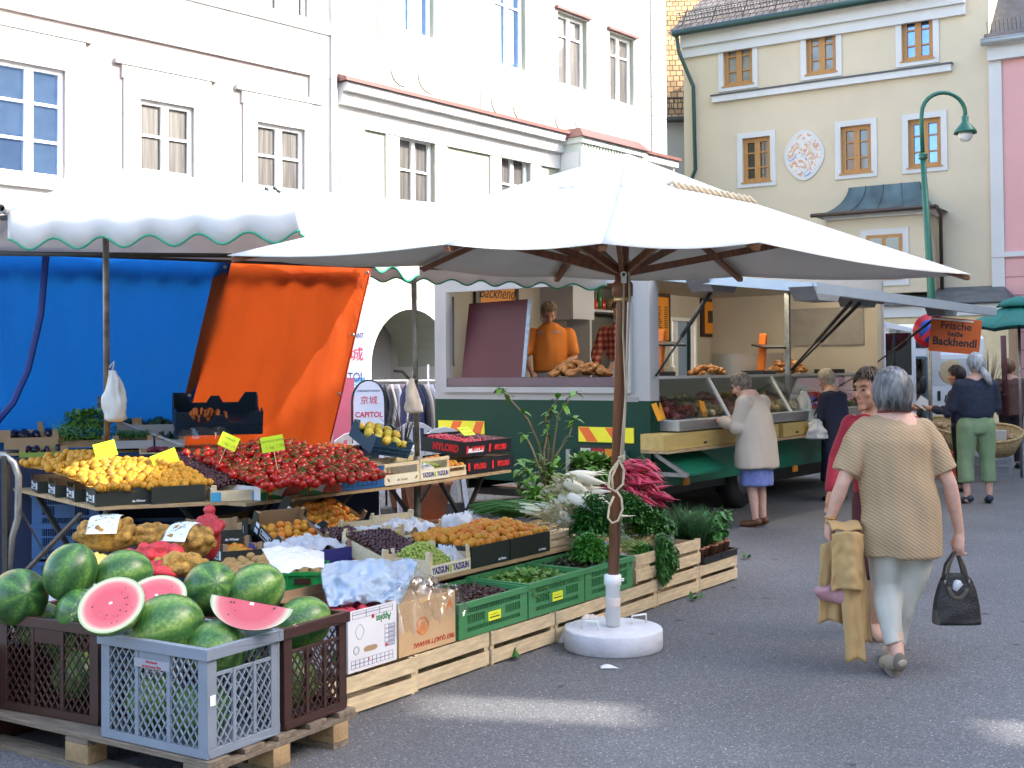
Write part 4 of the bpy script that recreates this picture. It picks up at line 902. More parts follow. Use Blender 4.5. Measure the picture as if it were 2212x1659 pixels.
def slot_crate(M, m, label, w=.6, d=.4, h=.22, group='green slotted vegetable crates', tagc=True):
    o = thing('vegetable_crate', label, 'crate', M, group); b = MB(); t = .012
    for z0, z1 in ((h - .03, h), (h * .28, h * .28 + .02), (h * .62, h * .62 + .012), (0, .03)):
        g = .01 if z1 == h else 0
        b.bx(-g, w + g, -g, t, z0, z1); b.bx(-g, w + g, d - t, d + g, z0, z1); b.bx(-g, t, t, d - t, z0, z1); b.bx(w - t, w + g, t, d - t, z0, z1)
    for x0, x1 in ((0, .075), (w - .075, w)):
        b.bx(x0, x1, .001, .011, .03, h - .03); b.bx(x0, x1, d - .011, d - .001, .03, h - .03)
    for y0, y1 in ((t, .06), (d - .06, d - t)): b.bx(.001, .011, y0, y1, .03, h - .03); b.bx(w - .011, w - .001, y0, y1, .03, h - .03)
    n = int((w - .15) / .017)
    for k in range(n):
        x = .08 + k * (w - .16) / n; b.bx(x, x + .0055, .002, .009, .03, h - .03); b.bx(x, x + .0055, d - .009, d - .002, .03, h - .03)
    n = int((d - .12) / .02)
    for k in range(n):
        y = .06 + k * (d - .12) / n; b.bx(.002, .009, y, y + .006, .03, h - .03); b.bx(w - .009, w - .002, y, y + .006, .03, h - .03)
    b.bx(w * .35, w * .65, -.003, .009, h * .3, h * .62); b.bx(t, w - t, t, d - t, 0, .01)
    b.build('shell', m, o)
    if tagc:
        s = MB().bx(w * .4, w * .58, -.006, -.0035, h * .3, h * .56).build('sticker', flat('yellow_sticker', (.8, .85, .03)), o)
        s = MB(); s.bx(w * .42, w * .54, -.0075, -.0062, h * .47, h * .48); s.bx(w * .42, w * .56, -.0075, -.0062, h * .38, h * .41); s.build('sticker_print', INK, o)
    return o
def wood_crate(M, label, w=.62, d=.4, h=.18, slats=2, m=W_CRATE, name='wooden_crate', group='pale wooden crates in the front row', th=.008):
    o = thing(name, label, 'crate', M, group)
    sh = (h - .012 * (slats - 1)) / slats - .0
    for nm, y0, y1 in (('side_board', 0, th), ('side_board', d - th, d)):
        for k in range(slats):
            z = .012 + k * (sh + .014); b = MB().bx(0, w, y0, y1, z, min(h, z + sh - .012)); b.build(nm, m, o)
    for x in (0, w - th): MB().bx(x, x + th, th, d - th, .02, h - .02).build('end_board', m, o)
    for x in (th, w - th - .025):
        for y in (th, d - th - .025): MB().bx(x, x + .025, y, y + .025, 0, h).build('corner_post', m, o)
    b = MB(); n = 5
    for k in range(n): b.bx(th, w - th, th + .03 + k * (d - .07) / n, th + .03 + (k + .8) * (d - .07) / n, .012, .02)
    b.build('base_slats', m, o)
    return o
DCART = mat('dark_green_carton', (.018, .024, .018), .55, amp=.1, ns=10); DCIN = mat('carton_inside', (.36, .24, .13), .85, amp=.08)
LBL = flat('white_label', (.75, .78, .85), .5)
def carton(M, label, w, d, h, out=DCART, inn=DCIN, t=.006, notch=.04, posts=True, group='dark cartons of apricots', name='fruit_carton', labels=True, rim=.0):
    o = thing(name, label, 'fruit box', M, group)
    b = MB()
    b.m = 0; b.bx(0, w, 0, t, 0, h - notch); b.bx(0, w, d - t, d, 0, h - notch * .2)
    for x in (0, w - t):
        b.bx(x, x + t, t, d - t, 0, h - notch)
        for y0, y1 in ((t, d * .2), (d * .8, d - t)): b.prism([(y0, h - notch), (y1, h - notch), (y1 if y0 > d / 2 else y0 + (y1 - y0) * .6, h), (y0 if y0 < d / 2 else y0 + (y1 - y0) * .4, h)], x, x + t, M=Matrix(((0, 0, 1, 0), (1, 0, 0, 0), (0, 1, 0, 0), (0, 0, 0, 1))))
    b.m = 1; b.bx(t, w - t, t, d - t, 0, .006); e = .0015
    b.bx(t, w - t, t, t + e, .006, h - notch); b.bx(t, w - t, d - t - e, d - t, .006, h - notch * .2)
    for x in (t, w - t - e): b.bx(x, x + e, t + e, d - t - e, .006, h - notch)
    if posts:
        for x in (t, w - t - .03):
            for y in (t + e, d - t - e - .03): b.prism([(x, y), (x + .03, y), (x + (.0 if x < w / 2 else .03), y + .03)], .006, h)
    b.build('box', [out, inn], o)
    if labels:
        l = MB(); l.bx(-.002, -.0005, d * .1, d * .22, h * .2, h * .62); l.bx(-.002, -.0005, d * .72, d * .84, h * .42, h * .62); l.bx(-.002, -.0005, d * .74, d * .86, h * .08, h * .3); l.build('label', LBL, o)
        l = MB(); y0, y1, z0, z1 = d * .3, d * .66, h * .15, h * .52
        for q in ((y0, y1, z0, z0 + .003), (y0, y1, z1 - .003, z1), (y0, y0 + .003, z0, z1), (y1 - .003, y1, z0, z1), (y0 + .02, y1 - .02, z0 + .02, z0 + .026), (y0 + .02, y1 - .02, z0 + .032, z0 + .038)): l.bx(-.002, -.0005, *q)
        l.build('print', LBL, o)
        text('de Winter', .02, T(w * .8, -.001, .022) @ FRONT, LBL, o, bold=.0006)
    return o
def price_card(M, label, txt, w=.13, h=.1):
    o = thing('price_card', label, 'price card', M, 'fluorescent yellow price cards')
    MB().bx(-w / 2, w / 2, 0, .0015, 0, h).build('card', YEL, o); MB().bar((0, .003, -.12), (0, .003, .02), .004).build('stick', W_CRATE, o)
    text(txt[0], .026, T(-w * .05, -.001, h * .72) @ FRONT, flat('faded_pencil', (.35, .42, .02)), o); text(txt[1], .03, T(.01, -.001, h * .3) @ FRONT, flat('faded_pencil', (.35, .42, .02)), o)
    return o
# ================================================================ PALLET, WATERMELON CRATES
A, B, C = G(213, 1580, .15), G(448, 1643, .15), G(597, 1581, .15)
u = ((B - A).normalized() + Vector(((C - B).y, -(C - B).x, 0)).normalized()).normalized(); v = Vector((-u.y, u.x, 0))
PM = Matrix(((u.x, v.x, 0, B.x), (u.y, v.y, 0, B.y), (0, 0, 1, 0), (0, 0, 0, 1)))     # x towards B, origin B (front right corner)
pl = thing('pallet', 'weathered wooden pallet under the watermelon crates', 'pallet', PM @ T(-1.5, -.03, 0))
for k in range(5): MB().bx(0, 1.52, .02 + k * .19, .13 + k * .19, .125, .147).build('deck_board', W_PALLET, pl, bevel=.003)
for x in (0, .69, 1.38):
    MB().bx(x, x + .14, .02, .9, .103, .1245).build('cross_board', W_PALLET, pl, bevel=.003)
    for y in (.02, .37, .74): MB().bx(x, x + .14, y, y + .1, .024, .1025).build('block', W_BLOCK, pl, bevel=.003)
for y in (.02, .37, .74): MB().bx(0, 1.52, y, y + .1, 0, .023).build('base_board', W_PALLET, pl)
GREYC = mat('blue_grey_plastic', (.2, .235, .285), .4, amp=.08, ns=5); BRNC = mat('dark_brown_plastic', (.05, .022, .018), .35, amp=.15, ns=5)
gc = big_crate(PM @ T(-.6, 0, .15), GREYC, 'tall blue grey lattice crate in front, filled with watermelons')
b = MB().bx(.2, .4, -.0045, -.003, .31, .345).build('crate_sticker', flat('faded_grey_label', (.3, .3, .35)), gc)
for z, s in ((.335, 'Marktstand'), (.318, 'an den besten Platz')): text(s, .014, T(.3, -.0055, z) @ FRONT, flat('faded_red_print', (.5, .05, .06)), gc)
MB().bx(.602, .6035, .012, .04, .2, .24).build('crate_sticker', LBL, gc)
big_crate(PM @ T(-1.33, .05, .15) @ RZ(R(4)), BRNC, 'dark brown lattice crate of watermelons at the left edge of the picture')
big_crate(PM @ T(-.6, .425, .15), BRNC, 'dark brown lattice crate behind and right of the grey one, full of watermelons')
big_crate(PM @ T(-1.36, .48, .15), BRNC, 'dark brown lattice crate hidden behind the left one under the biggest watermelon')
def melon_extra(m, N, L, b, mp, cr):
    sx = N.new('ShaderNodeSeparateXYZ'); L.new(mp.outputs[0], sx.inputs[0]); oi = N.new('ShaderNodeObjectInfo')
    ang = math_node(N, L, 'ARCTAN2', sx.outputs[1], sx.outputs[0])
    nz = N.new('ShaderNodeTexNoise'); nz.inputs['Scale'].default_value = 2.2; nz.inputs['Detail'].default_value = 7; nz.inputs['Roughness'].default_value = .7; L.new(mp.outputs[0], nz.inputs[0])
    n2 = N.new('ShaderNodeTexNoise'); n2.inputs['Scale'].default_value = 9; n2.inputs['Detail'].default_value = 4; L.new(mp.outputs[0], n2.inputs[0])
    t = math_node(N, L, 'ADD', math_node(N, L, 'MULTIPLY', ang, 7.0), math_node(N, L, 'MULTIPLY', nz.outputs[0], 3.2))
    s = math_node(N, L, 'SINE', t)
    s = math_node(N, L, 'ADD', s, math_node(N, L, 'MULTIPLY', math_node(N, L, 'SUBTRACT', n2.outputs[0], .5), 4.5))
    f = math_node(N, L, 'MULTIPLY_ADD', s, .2, .42)
    f = math_node(N, L, 'ADD', f, math_node(N, L, 'MULTIPLY', math_node(N, L, 'SUBTRACT', oi.outputs['Random'], .5), .35))
    L.new(ramp_node(N, L, f, [(.0, (.018, .06, .02)), (.33, (.04, .12, .03)), (.55, (.08, .19, .04)), (.78, (.17, .29, .065)), (1, (.33, .42, .14))]), b.inputs['Base Color'])
MEL = mat('watermelon_rind', (.05, .15, .03), .3, extra=melon_extra, spec=.45)
mm = MB(); mm.ell((0, 0, 0), (1, 1, 1.13), nu=36, nv=26); ME_M = mm.mesh('watermelon', MEL)
def melon(px, py, Y, r, label, rot=(0, 1.2, 0)):
    p = D(px, py, Y); o = bpy.data.objects.new('watermelon', ME_M); scene.collection.objects.link(o)
    X = Matrix.Translation(p) @ Euler(rot).to_matrix().to_4x4() @ SC(r, r, r); o.matrix_basis = X; WM[o.name] = X
    return tag(o, label, 'watermelon', 'watermelons in the lattice crates')
melon(152, 1236, 5.3, .114, 'biggest round pale striped watermelon standing highest at the left', (.3, .25, 1.2))
melon(40, 1290, 5.33, .125, 'dark watermelon at the left edge in the brown crate', (1.3, .2, .6))
melon(84, 1350, 5.42, .1, 'mottled watermelon peeping low over the left brown crate rim', (1.2, .1, 1.3))
melon(172, 1322, 5.22, .1, 'striped watermelon with its stem star facing the camera beside the halved melon', (1.25, .0, .5))
melon(268, 1242, 5.4, .112, 'dull dark green watermelon lying behind the halved melon', (0, 1.4, .3))
melon(360, 1356, 4.92, .135, 'big bright green yellow watermelon in the middle of the grey crate', (0, 1.3, .25))
melon(470, 1400, 4.88, .115, 'pale scarred watermelon at the right front of the grey crate', (.2, 1.35, -.35))
melon(455, 1272, 5.4, .122, 'striped watermelon with dark stem star behind the grey crate', (1.2, .4, .3))
melon(553, 1275, 5.4, .118, 'scratched matt green watermelon above the slice on the right', (1.0, .5, 1.4))
melon(655, 1345, 5.3, .112, 'small dark watermelon in the right brown crate', (.3, 1.2, .6))
for k, (x, y, z, r, lb) in enumerate(((-.45, .14, .28, .11, 'deep in the grey crate behind the left lattice'), (-.2, .16, .27, .115, 'deep in the grey crate at its right corner'), (-1.08, .27, .28, .11, 'inside the left brown crate behind its lattice'), (-.86, .27, .28, .1, 'inside the left brown crate near the grey crate'),
        (-.15, .62, .3, .12, 'inside the right brown crate behind its lattice'), (-.45, .62, .3, .12, 'inside the right brown crate on its far side'), (-1.0, .6, .3, .13, 'inside the rear left brown crate'), (-1.2, .3, .42, .1, 'in the upper corner of the left brown crate'))):
    X = PM @ T(x, y, z + .0) @ Euler((.4 + k, 1.2, k)).to_matrix().to_4x4() @ SC(r, r, r); o = bpy.data.objects.new('watermelon', ME_M); scene.collection.objects.link(o); o.matrix_basis = X; WM[o.name] = X
    tag(o, 'watermelon ' + lb, 'watermelon', 'watermelons in the lattice crates')
# cut melons: flesh disc, pale rind ring, green skin
def flesh_extra(m, N, L, b, mp, cr):
    sx = N.new('ShaderNodeSeparateXYZ'); L.new(mp.outputs[0], sx.inputs[0])
    vo = N.new('ShaderNodeTexVoronoi'); vo.inputs['Scale'].default_value = 7; vo.inputs['Randomness'].default_value = 1; L.new(mp.outputs[0], vo.inputs[0])
    sd_ = math_node(N, L, 'LESS_THAN', vo.outputs['Distance'], .2)
    rr_ = math_node(N, L, 'SQRT', math_node(N, L, 'ADD', math_node(N, L, 'POWER', sx.outputs[0], 2), math_node(N, L, 'POWER', sx.outputs[1], 2)))
    band = math_node(N, L, 'MULTIPLY', math_node(N, L, 'GREATER_THAN', rr_, .35), math_node(N, L, 'LESS_THAN', rr_, .68))
    sd_ = math_node(N, L, 'MULTIPLY', sd_, band)
    base = ramp_node(N, L, math_node(N, L, 'ADD', rr_, math_node(N, L, 'MULTIPLY', cr.outputs[0], .12)), [(0, (.6, .09, .1)), (.55, (.6, .075, .09)), (.8, (.64, .15, .15)), (.88, (.6, .4, .3)), (.94, (.62, .6, .42)), (1, (.4, .5, .25))])
    mx = N.new('ShaderNodeMix'); mx.data_type = 'RGBA'; L.new(sd_, mx.inputs[0]); L.new(base, mx.inputs[6]); mx.inputs[7].default_value = (.05, .01, .01, 1); L.new(mx.outputs[2], b.inputs['Base Color'])
FLESH = mat('watermelon_flesh', (.7, .12, .12), .25, extra=flesh_extra, ns=9, coat=.5)
FILM = glass_mat('cling_film', (.97, .97, .97), .97, .08)
def cut_melon(X, label, wedge):
    o = thing('cut_watermelon', label, 'watermelon', X, 'cut watermelons wrapped in film')
    n = 40
    if not wedge:
        MB().add([(math.cos(2 * math.pi * k / n), math.sin(2 * math.pi * k / n), 0) for k in range(n)], [tuple(range(n))]).build('flesh', FLESH, o)
        MB().lathe([(0, -.01), (1, -.004), (.985, -.12), (.93, -.3), (.78, -.52), (.5, -.72), (0, -.8)], n).build('rind', MEL, o)
    else:
        m_ = 24
        MB().add([(math.cos(math.pi * k / m_), math.sin(math.pi * k / m_) * .8, 0) for k in range(m_ + 1)], [tuple(range(m_ + 1))]).build('flesh', FLESH, o)
        mb = MB(); mb.grid(lambda a, t: (math.cos(math.pi * a) * math.cos(t * 1.2), math.sin(math.pi * a) * .8 * math.cos(t * 1.2) , -math.sin(t * 1.2) * .5), 24, 8)
        mb.build('rind', MEL, o)
    def film(a, t):
        rr_ = 1.03 + .1 * t * noise.noise(Vector((a * 25, t * 6, 1))) ; ang = 2 * math.pi * a; z = .012 - t * .75
        q = rr_ * math.cos(t * 1.3) * (1.01 + .02 * (t > .05))
        return (q * math.cos(ang), q * math.sin(ang) * (1 if not wedge else .64 if math.sin(ang) > 0 else .05), z * (1 if not wedge else .6) + .03 * noise.noise(Vector((a * 30, t * 8, 3))))
    f = MB().grid(film, 90, 14, smooth=False); f.build('cling_film', FILM, o)
    MB().grid(lambda a, t: (lambda q: ((.05 + .97 * t) * math.cos(q), (.05 + .97 * t) * math.sin(q) * ((.8 if math.sin(q) > 0 else .02) if wedge else 1), .02 + .035 * noise.noise(Vector((math.cos(q) * t * 5, math.sin(q) * t * 9, 4)))))(6.2832 * a), 40, 12, smooth=False).build('face_film', FILM, o)
    t_ = MB(); f2 = lambda a, t: ((1.0 + .3 * t) * math.cos(2.0 + a * 1.2) + .05 * noise.noise(Vector((a * 20, t * 9, 0))), (1.0 + .3 * t) * math.sin(2.0 + a * 1.2) * (.6 if wedge else 1), -.05 - .2 * t + .1 * noise.noise(Vector((a * 14, t * 5, 7))))
    t_.grid(f2, 30, 6, smooth=False); t_.build('film_ruffle', FILM, o)
    MB().bx(-.06, .04, .02, .1, .004, .008).build('sticker', WHITE, o)
    return o
def aim(p, nrm, up=Vector((0, 0, 1))):
    z = Vector(nrm).normalized(); x = up.cross(z).normalized(); y = z.cross(x)
    return Matrix(((x.x, y.x, z.x, p.x), (x.y, y.y, z.y, p.y), (x.z, y.z, z.z, p.z), (0, 0, 0, 1)))
cut_melon(aim(D(240, 1306, 4.8), (-.05, -.72, .7)) @ SC(.131, .131, .131) @ RZ(.3), 'halved watermelon wrapped in cling film with its round red face up', False)
cut_melon(aim(D(338, 1288, 5.1), (.05, -.6, .8)) @ SC(.125, .12, .12), 'half watermelon tucked behind the round red one', False)
cut_melon(aim(D(545, 1300, 4.85), (.0, -.8, .6)) @ RZ(math.pi - .2) @ SC(.172, .15, .15), 'long watermelon wedge in cling film at the right of the grey crate', True)
MB()
# scrap of card under the pallet corner
o = MB().add([(0, 0, 0), (.05, .01, .0), (.06, 0, .1), (.045, 0, .16), (.01, .0, .12)], [(0, 1, 2, 3, 4)]).build('paper_scrap', mat('cream_paper', (.6, .5, .3), .7), solid=.002); p = G(552, 1652); put(o, T(p.x, p.y, 0)); tag(o, 'torn scrap of cream card leaning on the pallet corner', 'paper')
# ================================================================ FRONT ROW OF PALE WOODEN CRATES
labs = ['nearest pale wooden crate under the white apple carton', 'second pale wooden crate under the banana carton', 'pale wooden crate under the crate of dark oak leaf salad', 'pale wooden crate under the crate of green lambs lettuce, left of the parasol foot', 'pale wooden crate directly behind the white parasol foot', 'pale wooden crate under the hanging parsley', 'last pale wooden crate at the far end under the potted basil']
for k in range(7):
    wood_crate(ROWM(.65 * k, random.uniform(-.012, .012), 0, random.uniform(-.012, .012)), labs[k], w=.635, h=.185)
MB()
# ---- white apple carton
t0, t1 = rh(752, 1400, .02)[0], rh(857, 1400, .02)[0]
ac = thing('apple_carton', 'white carton printed with upside down green lettering, holding red plums', 'carton', ROWM(t0, .02, .19)); w, d, h = t1 - t0, .5, .29
WC = mat('white_carton', (.72, .72, .75), .6, amp=.04)
b = MB(); b.m = 0; b.bx(0, w, 0, .006, 0, h); b.bx(0, w, d - .006, d, 0, h); b.bx(0, .006, .006, d - .006, 0, h); b.bx(w - .006, w, .006, d - .006, 0, h); b.m = 1; b.bx(.006, w - .006, .006, .0075, .01, h); b.bx(.006, w - .006, d - .0075, d - .006, .01, h); b.bx(.006, .0075, .0075, d - .0075, .01, h); b.bx(w - .0075, w - .006, .0075, d - .0075, .01, h)
b.bx(0, w, d - .004, d + .002, h, h + .04, ); b.build('box', [WC, CARD], ac)
BLU = flat('navy_print', (.04, .05, .2)); GRNP = flat('green_print', (.01, .2, .04)); 
UP = lambda x, z: T(x, -.0006, z) @ FRONT @ RZ(math.pi)
text('Apples', .05, UP(w * .72, .225), GRNP, ac, bold=.001, sx=.8)
g = MB()
def rectline(x0, x1, z0, z1, q=.0012):
    for r_ in ((x0, x1, z0, z0 + q), (x0, x1, z1 - q, z1), (x0, x0 + q, z0, z1), (x1 - q, x1, z0, z1)): g.bx(r_[0], r_[1], -.0012, -.0002, r_[2], r_[3])
for k in range(10): rectline(.02 + k * (w - .05) / 10, .02 + (k + 1) * (w - .05) / 10, .035, .055); rectline(.02 + k * (w - .05) / 10, .02 + (k + 1) * (w - .05) / 10, .016, .035)
for k in range(5): rectline(w - .09, w - .06, .08 + k * .022, .1 + k * .022); rectline(w - .06, w - .015, .08 + k * .022, .1 + k * .022)
for k in range(3): rectline(.03 + k * (w - .06) / 3, .03 + (k + 1) * (w - .06) / 3, .27 - .0, .283); rectline(.03 + k * (w - .06) / 3, .03 + (k + 1) * (w - .06) / 3, .25, .27)
for k in range(14): g.bx(w - .055, w - .02, -.0012, -.0002, .083 + k * .0075, .085 + k * .0075)
g.build('print', BLU, ac)
g = MB(); g.tube([(w * .23 + .03 * math.cos(a / 3), -.001, .185 + .03 * math.sin(a / 3) * (1 - .2 * math.cos(a / 1.5))) for a in range(20)], .0012, 4, caps=False); g.tube([(w * .16 + .02 * math.cos(a / 3), -.001, .1 + .02 * math.sin(a / 3)) for a in range(20)], .0012, 4, caps=False); g.tube([(w * .16 + .015 * math.cos(a / 3), -.001, .1 + .015 * math.sin(a / 3)) for a in range(20)], .0008, 4, caps=False); g.build('apple_outline', flat('grey_print', (.25, .28, .3)), ac)
MB().prism([(w * .45 + .03 * math.cos(a * .524) + (.025 if math.cos(a * .524) > 0 else -.025) * .8, .095 + .014 * math.sin(a * .524)) for a in range(12)], -.0012, -.0002, M=Matrix(((1, 0, 0, 0), (0, 0, 1, 0), (0, 1, 0, 0), (0, 0, 0, 1)))).build('hand_hole', CARD, ac)
rd = MB(); rd.bx(w * .4, w * .425, -.0018, -.0005, .04, .05); rd.bx(w - .085, w - .068, -.0018, -.0005, .083, .095); rd.build('red_mark', RED, ac)
text('PRODUCE', .03, Matrix.Translation((-.0006, .1, .2)) @ SIDE @ RZ(math.pi), BLU, ac); g = MB(); 
for k in range(4): g.bx(-.0012, -.0002, .05, .2, .235 + k * .012, .24 + k * .012)
g.build('side_print', BLU, ac); MB().bx(-.0012, -.0002, .03, .1, .03, .09).build('green_logo', GRNP, ac)
PLUM = hue_mat('plum_skin', [(0, (.2, .01, .02)), (.5, (.42, .02, .05)), (1, (.5, .06, .07))], .3, 10, .4)
PME = fruit_mesh('plum', .03, PLUM, .1); Mx = ROWM(t0, .02, .19)
patch_heap([Mx @ Vector(q) for q in ((.03, .03, .25), (w - .03, .03, .24), (w - .03, .3, .27), (.03, .3, .26))], PME, .032, 'plum', 'dark red plum in the white carton behind the brown crate', 'plum', 'red plums in the white carton')
# ---- banana carton with crumpled clear bag
t0, t1 = rh(862, 1400, .02)[0], rh(984, 1400, .02)[0]; w = t1 - t0; h = .27
bc = thing('banana_carton', 'brown banana carton printed upside down in red, with clear bags on top', 'carton', ROWM(t0, .02, .19)); KR = mat('kraft_carton', (.58, .38, .2), .8, amp=.05)
b = MB(); b.bx(0, w, 0, .006, 0, h); b.bx(0, w, .494, .5, 0, h); b.bx(0, .006, .006, .494, 0, h); b.bx(w - .006, w, .006, .494, 0, h); b.bx(.006, w - .006, .006, .494, h - .03, h - .025); b.build('box', KR, bc)
text('FIRST QUALITY BANANAS', .034, T(w * .98, -.0006, .04) @ FRONT @ RZ(math.pi), flat('red_brown_print', (.45, .05, .02)), bc, align='LEFT', bold=.0008, sx=.85)
g = MB()
for r_ in (.05, .042): g.tube([(w * .4 + r_ * math.cos(a / 3), -.001, .13 + r_ * .9 * math.sin(a / 3)) for a in range(20)], .0018, 4, caps=False)
for k in range(5): g.prism([(w * .4 - .03 + k * .012, .1), (w * .4 - .024 + k * .012, .1), (w * .4 - .022 + k * .012, .15), (w * .4 - .028 + k * .012, .15)], -.0012, -.0002, M=Matrix(((1, 0, 0, 0), (0, 0, 1, 0), (0, 1, 0, 0), (0, 0, 0, 1))))
g.build('emblem', flat('orange_print', (.8, .2, .02)), bc)
MB().prism([(w * .82, .17), (w * .9, .2), (w * .96, .17), (w * .9, .24)], -.0012, -.0002, M=Matrix(((1, 0, 0, 0), (0, 0, 1, 0), (0, 1, 0, 0), (0, 0, 0, 1)))).build('emblem', flat('orange_print', (.8, .2, .02)), bc)
def crumple(M, label, name, w, d, h, m, seed, amp=.05, nu=46, nv=36, fall=.12, cat='plastic bag', fr=7, solid=0):
    def f(u, v):
        x = (u - .5) * 2; y = (v - .5) * 2; e = max(abs(x), abs(y))
        q = Vector((u * fr + seed, v * fr, seed)); n = noise.noise(q) + .6 * noise.noise(q * 2.1) + .35 * abs(noise.noise(q * 4.5))
        return (u * w + .03 * noise.noise(q * .7 + Vector((9, 0, 0))), v * d + .03 * noise.noise(q * .7), h * (1 - e ** 3) - fall * max(0, e - .75) * 4 + amp * n * .5)
    o = MB().grid(f, nu, nv).build(name, m, solid=solid); put(o, M); return tag(o, label, cat)
CLEAR = glass_mat('clear_plastic', (.95, .96, .97), .9, .12)
crumple(ROWM(t0 - .06, -.03, .43), 'crumpled clear plastic bag on top of the banana carton', 'plastic_bag', w + .12, .45, .1, CLEAR, 3.3, .13, fall=.1)
# ---- green slotted crates and their leaves
GRC = mat('leaf_green_plastic', (.06, .24, .085), .42, amp=.08, ns=4); GRB = mat('bright_green_plastic', (.02, .35, .08), .4, amp=.06)
seg = [rh(p, 1320, .02)[0] for p in (988, 1139, 1262, 1366)]
gl_ = ['nearest green slotted crate of dark red oak leaf salad', 'middle green slotted crate of pale lambs lettuce', 'farthest green slotted crate behind the parasol pole, with dark leaves']
LFS = [leaf_mat('oak_leaf', (.07, .03, .025), .5), leaf_mat('lambs_lettuce', (.13, .27, .04)), leaf_mat('dark_salad', (.05, .06, .03), .4)]
LN = [('oak_leaf_salad', 'small dark red oak leaf salad leaves in the nearest green crate', 'salad'), ('lambs_lettuce', 'fresh pale green lambs lettuce in the middle green crate', 'salad'), ('dark_salad', 'wilted dark salad leaves in the farthest green crate', 'salad')]
for k in range(3):
    w = seg[k + 1] - seg[k] - .012; M_ = ROWM(seg[k], .01, .19); slot_crate(M_, GRC, gl_[k], w=w, d=.44, h=.2 if k else .19)
    mb = MB()
    for j in range(1500 if k == 0 else 1100 if k == 1 else 500):
        x, y = random.uniform(.02, w - .02), random.uniform(.02, .42); z = .13 + .05 * math.sin(math.pi * x / w) * math.sin(math.pi * y / .44) + (random.uniform(-.02, .03))
        leaf(mb, Vector((x, y, z)), rdir(-.1), (.03 if k == 0 else .05) * random.uniform(.7, 1.3), .02 if k == 0 else .03, n=2)
    mb.bx(.015, w - .015, .015, .425, .08, .12)
    o = mb.build(LN[k][0], LFS[k]); put(o, M_); tag(o, LN[k][1], LN[k][2], kind='stuff')
# ---- second layer small wooden crate at the hanging parsley
t0, t1 = rh(1368, 1200, .05)[0], rh(1508, 1200, .05)[0]
wood_crate(ROWM(t0, .03, .19), 'upper pale wooden crate beside the last green crate, draped with parsley', w=t1 - t0, h=.19)
# ---- black seedling trays with pots of herbs at the far end
BT = flat('black_tray', (.012, .012, .014), .35)
t0 = rh(1512, 1240, .05)[0]; t1 = rh(1580, 1210, .05)[0]
for k, (a_, b2) in enumerate(((t0 - .02, t0 + (t1 - t0) * .5 - .01), (t0 + (t1 - t0) * .5, t1 + .0))):
    o = MB(); w_ = b2 - a_
    o.bx(0, w_, 0, .006, 0, .05); o.bx(0, w_, .494, .5, 0, .05); o.bx(0, .006, .006, .494, 0, .05); o.bx(w_ - .006, w_, .006, .494, 0, .05); o.bx(0, w_, 0, .5, -.001, .004); o.bx(-.012, w_ + .012, -.012, 0, .045, .05); o.bx(w_, w_ + .012, 0, .5, .045, .05)
    o = o.build('plant_tray', BT); put(o, ROWM(a_, .0, .192)); tag(o, ['black plastic plant tray under the chives', 'black plastic plant tray under the basil at the far end'][k], 'tray')
TERR = mat('terracotta', (.36, .16, .09), .8, amp=.12, ns=6); LB = leaf_mat('basil_leaf', (.05, .2, .035)); LC = leaf_mat('chive_leaf', (.02, .09, .02)); 
def potted(M, label, kind, seed):
    random.seed(seed); o = thing('potted_herb', label, 'potted plant', M, 'potted herbs at the end of the stall')
    MB().lathe([(.035, 0), (.048, .09), (.052, .09), (.052, .105), (.045, .105), (.04, .09), (0, .088)], 14).build('pot', TERR, o)
    mb = MB()
    if kind == 'basil':
        for s in range(9):
            a = random.random() * 6.28; tip = Vector((.09 * math.cos(a) * random.random(), .09 * math.sin(a) * random.random(), random.uniform(.2, .33))); mb.tube([(0, 0, .08), tip * .6, tip], .002, 4)
            for j in range(15):
                p = tip * random.uniform(.45, 1.05); leaf(mb, p, rdir(-.3), random.uniform(.035, .06), .03, droop=.4, cup=.3)
    else:
        for s in range(170):
            a = random.random() * 6.28; r = random.random() * .13; h = random.uniform(.18, .36); x, y = .03 * math.cos(a), .03 * math.sin(a)
            mb.tube([(x, y, .08), (x + r * .3 * math.cos(a), y + r * .3 * math.sin(a), .08 + h * .6), (x + r * math.cos(a), y + r * math.sin(a), .08 + h * random.uniform(.8, 1.))], [.0016, .0015, .0006], 3)
    mb.build('foliage', LB if kind == 'basil' else LC, o); return o
pots = [(.03, .08, 'chive'), (.12, .09, 'chive'), (.03, .22, 'chive'), (.12, .24, 'chive'), (.24, .08, 'basil'), (.36, .1, 'basil'), (.47, .1, 'basil'), (.25, .23, 'basil'), (.37, .25, 'basil'), (.48, .26, 'basil'), (.3, .38, 'basil'), (.05, .38, 'chive')]
pl_ = ['front left pot of chives beside the upper wooden crate', 'front pot of dark chives left of the basil', 'pot of chives in the second rank, left', 'pot of chives in the second rank, right', 'first basil pot at the tray front', 'second basil pot at the tray front', 'last basil pot at the outer tray corner', 'basil pot in the second rank beside the chives', 'middle basil pot in the second rank', 'basil pot in the second rank at the outer side', 'basil pot at the back of the tray', 'chive pot at the back of the tray']
for k, (x, y, kd) in enumerate(pots): potted(ROWM(t0 + x * (t1 - t0) / .5, y, .197), pl_[k], kd, 40 + k)
random.seed(11)
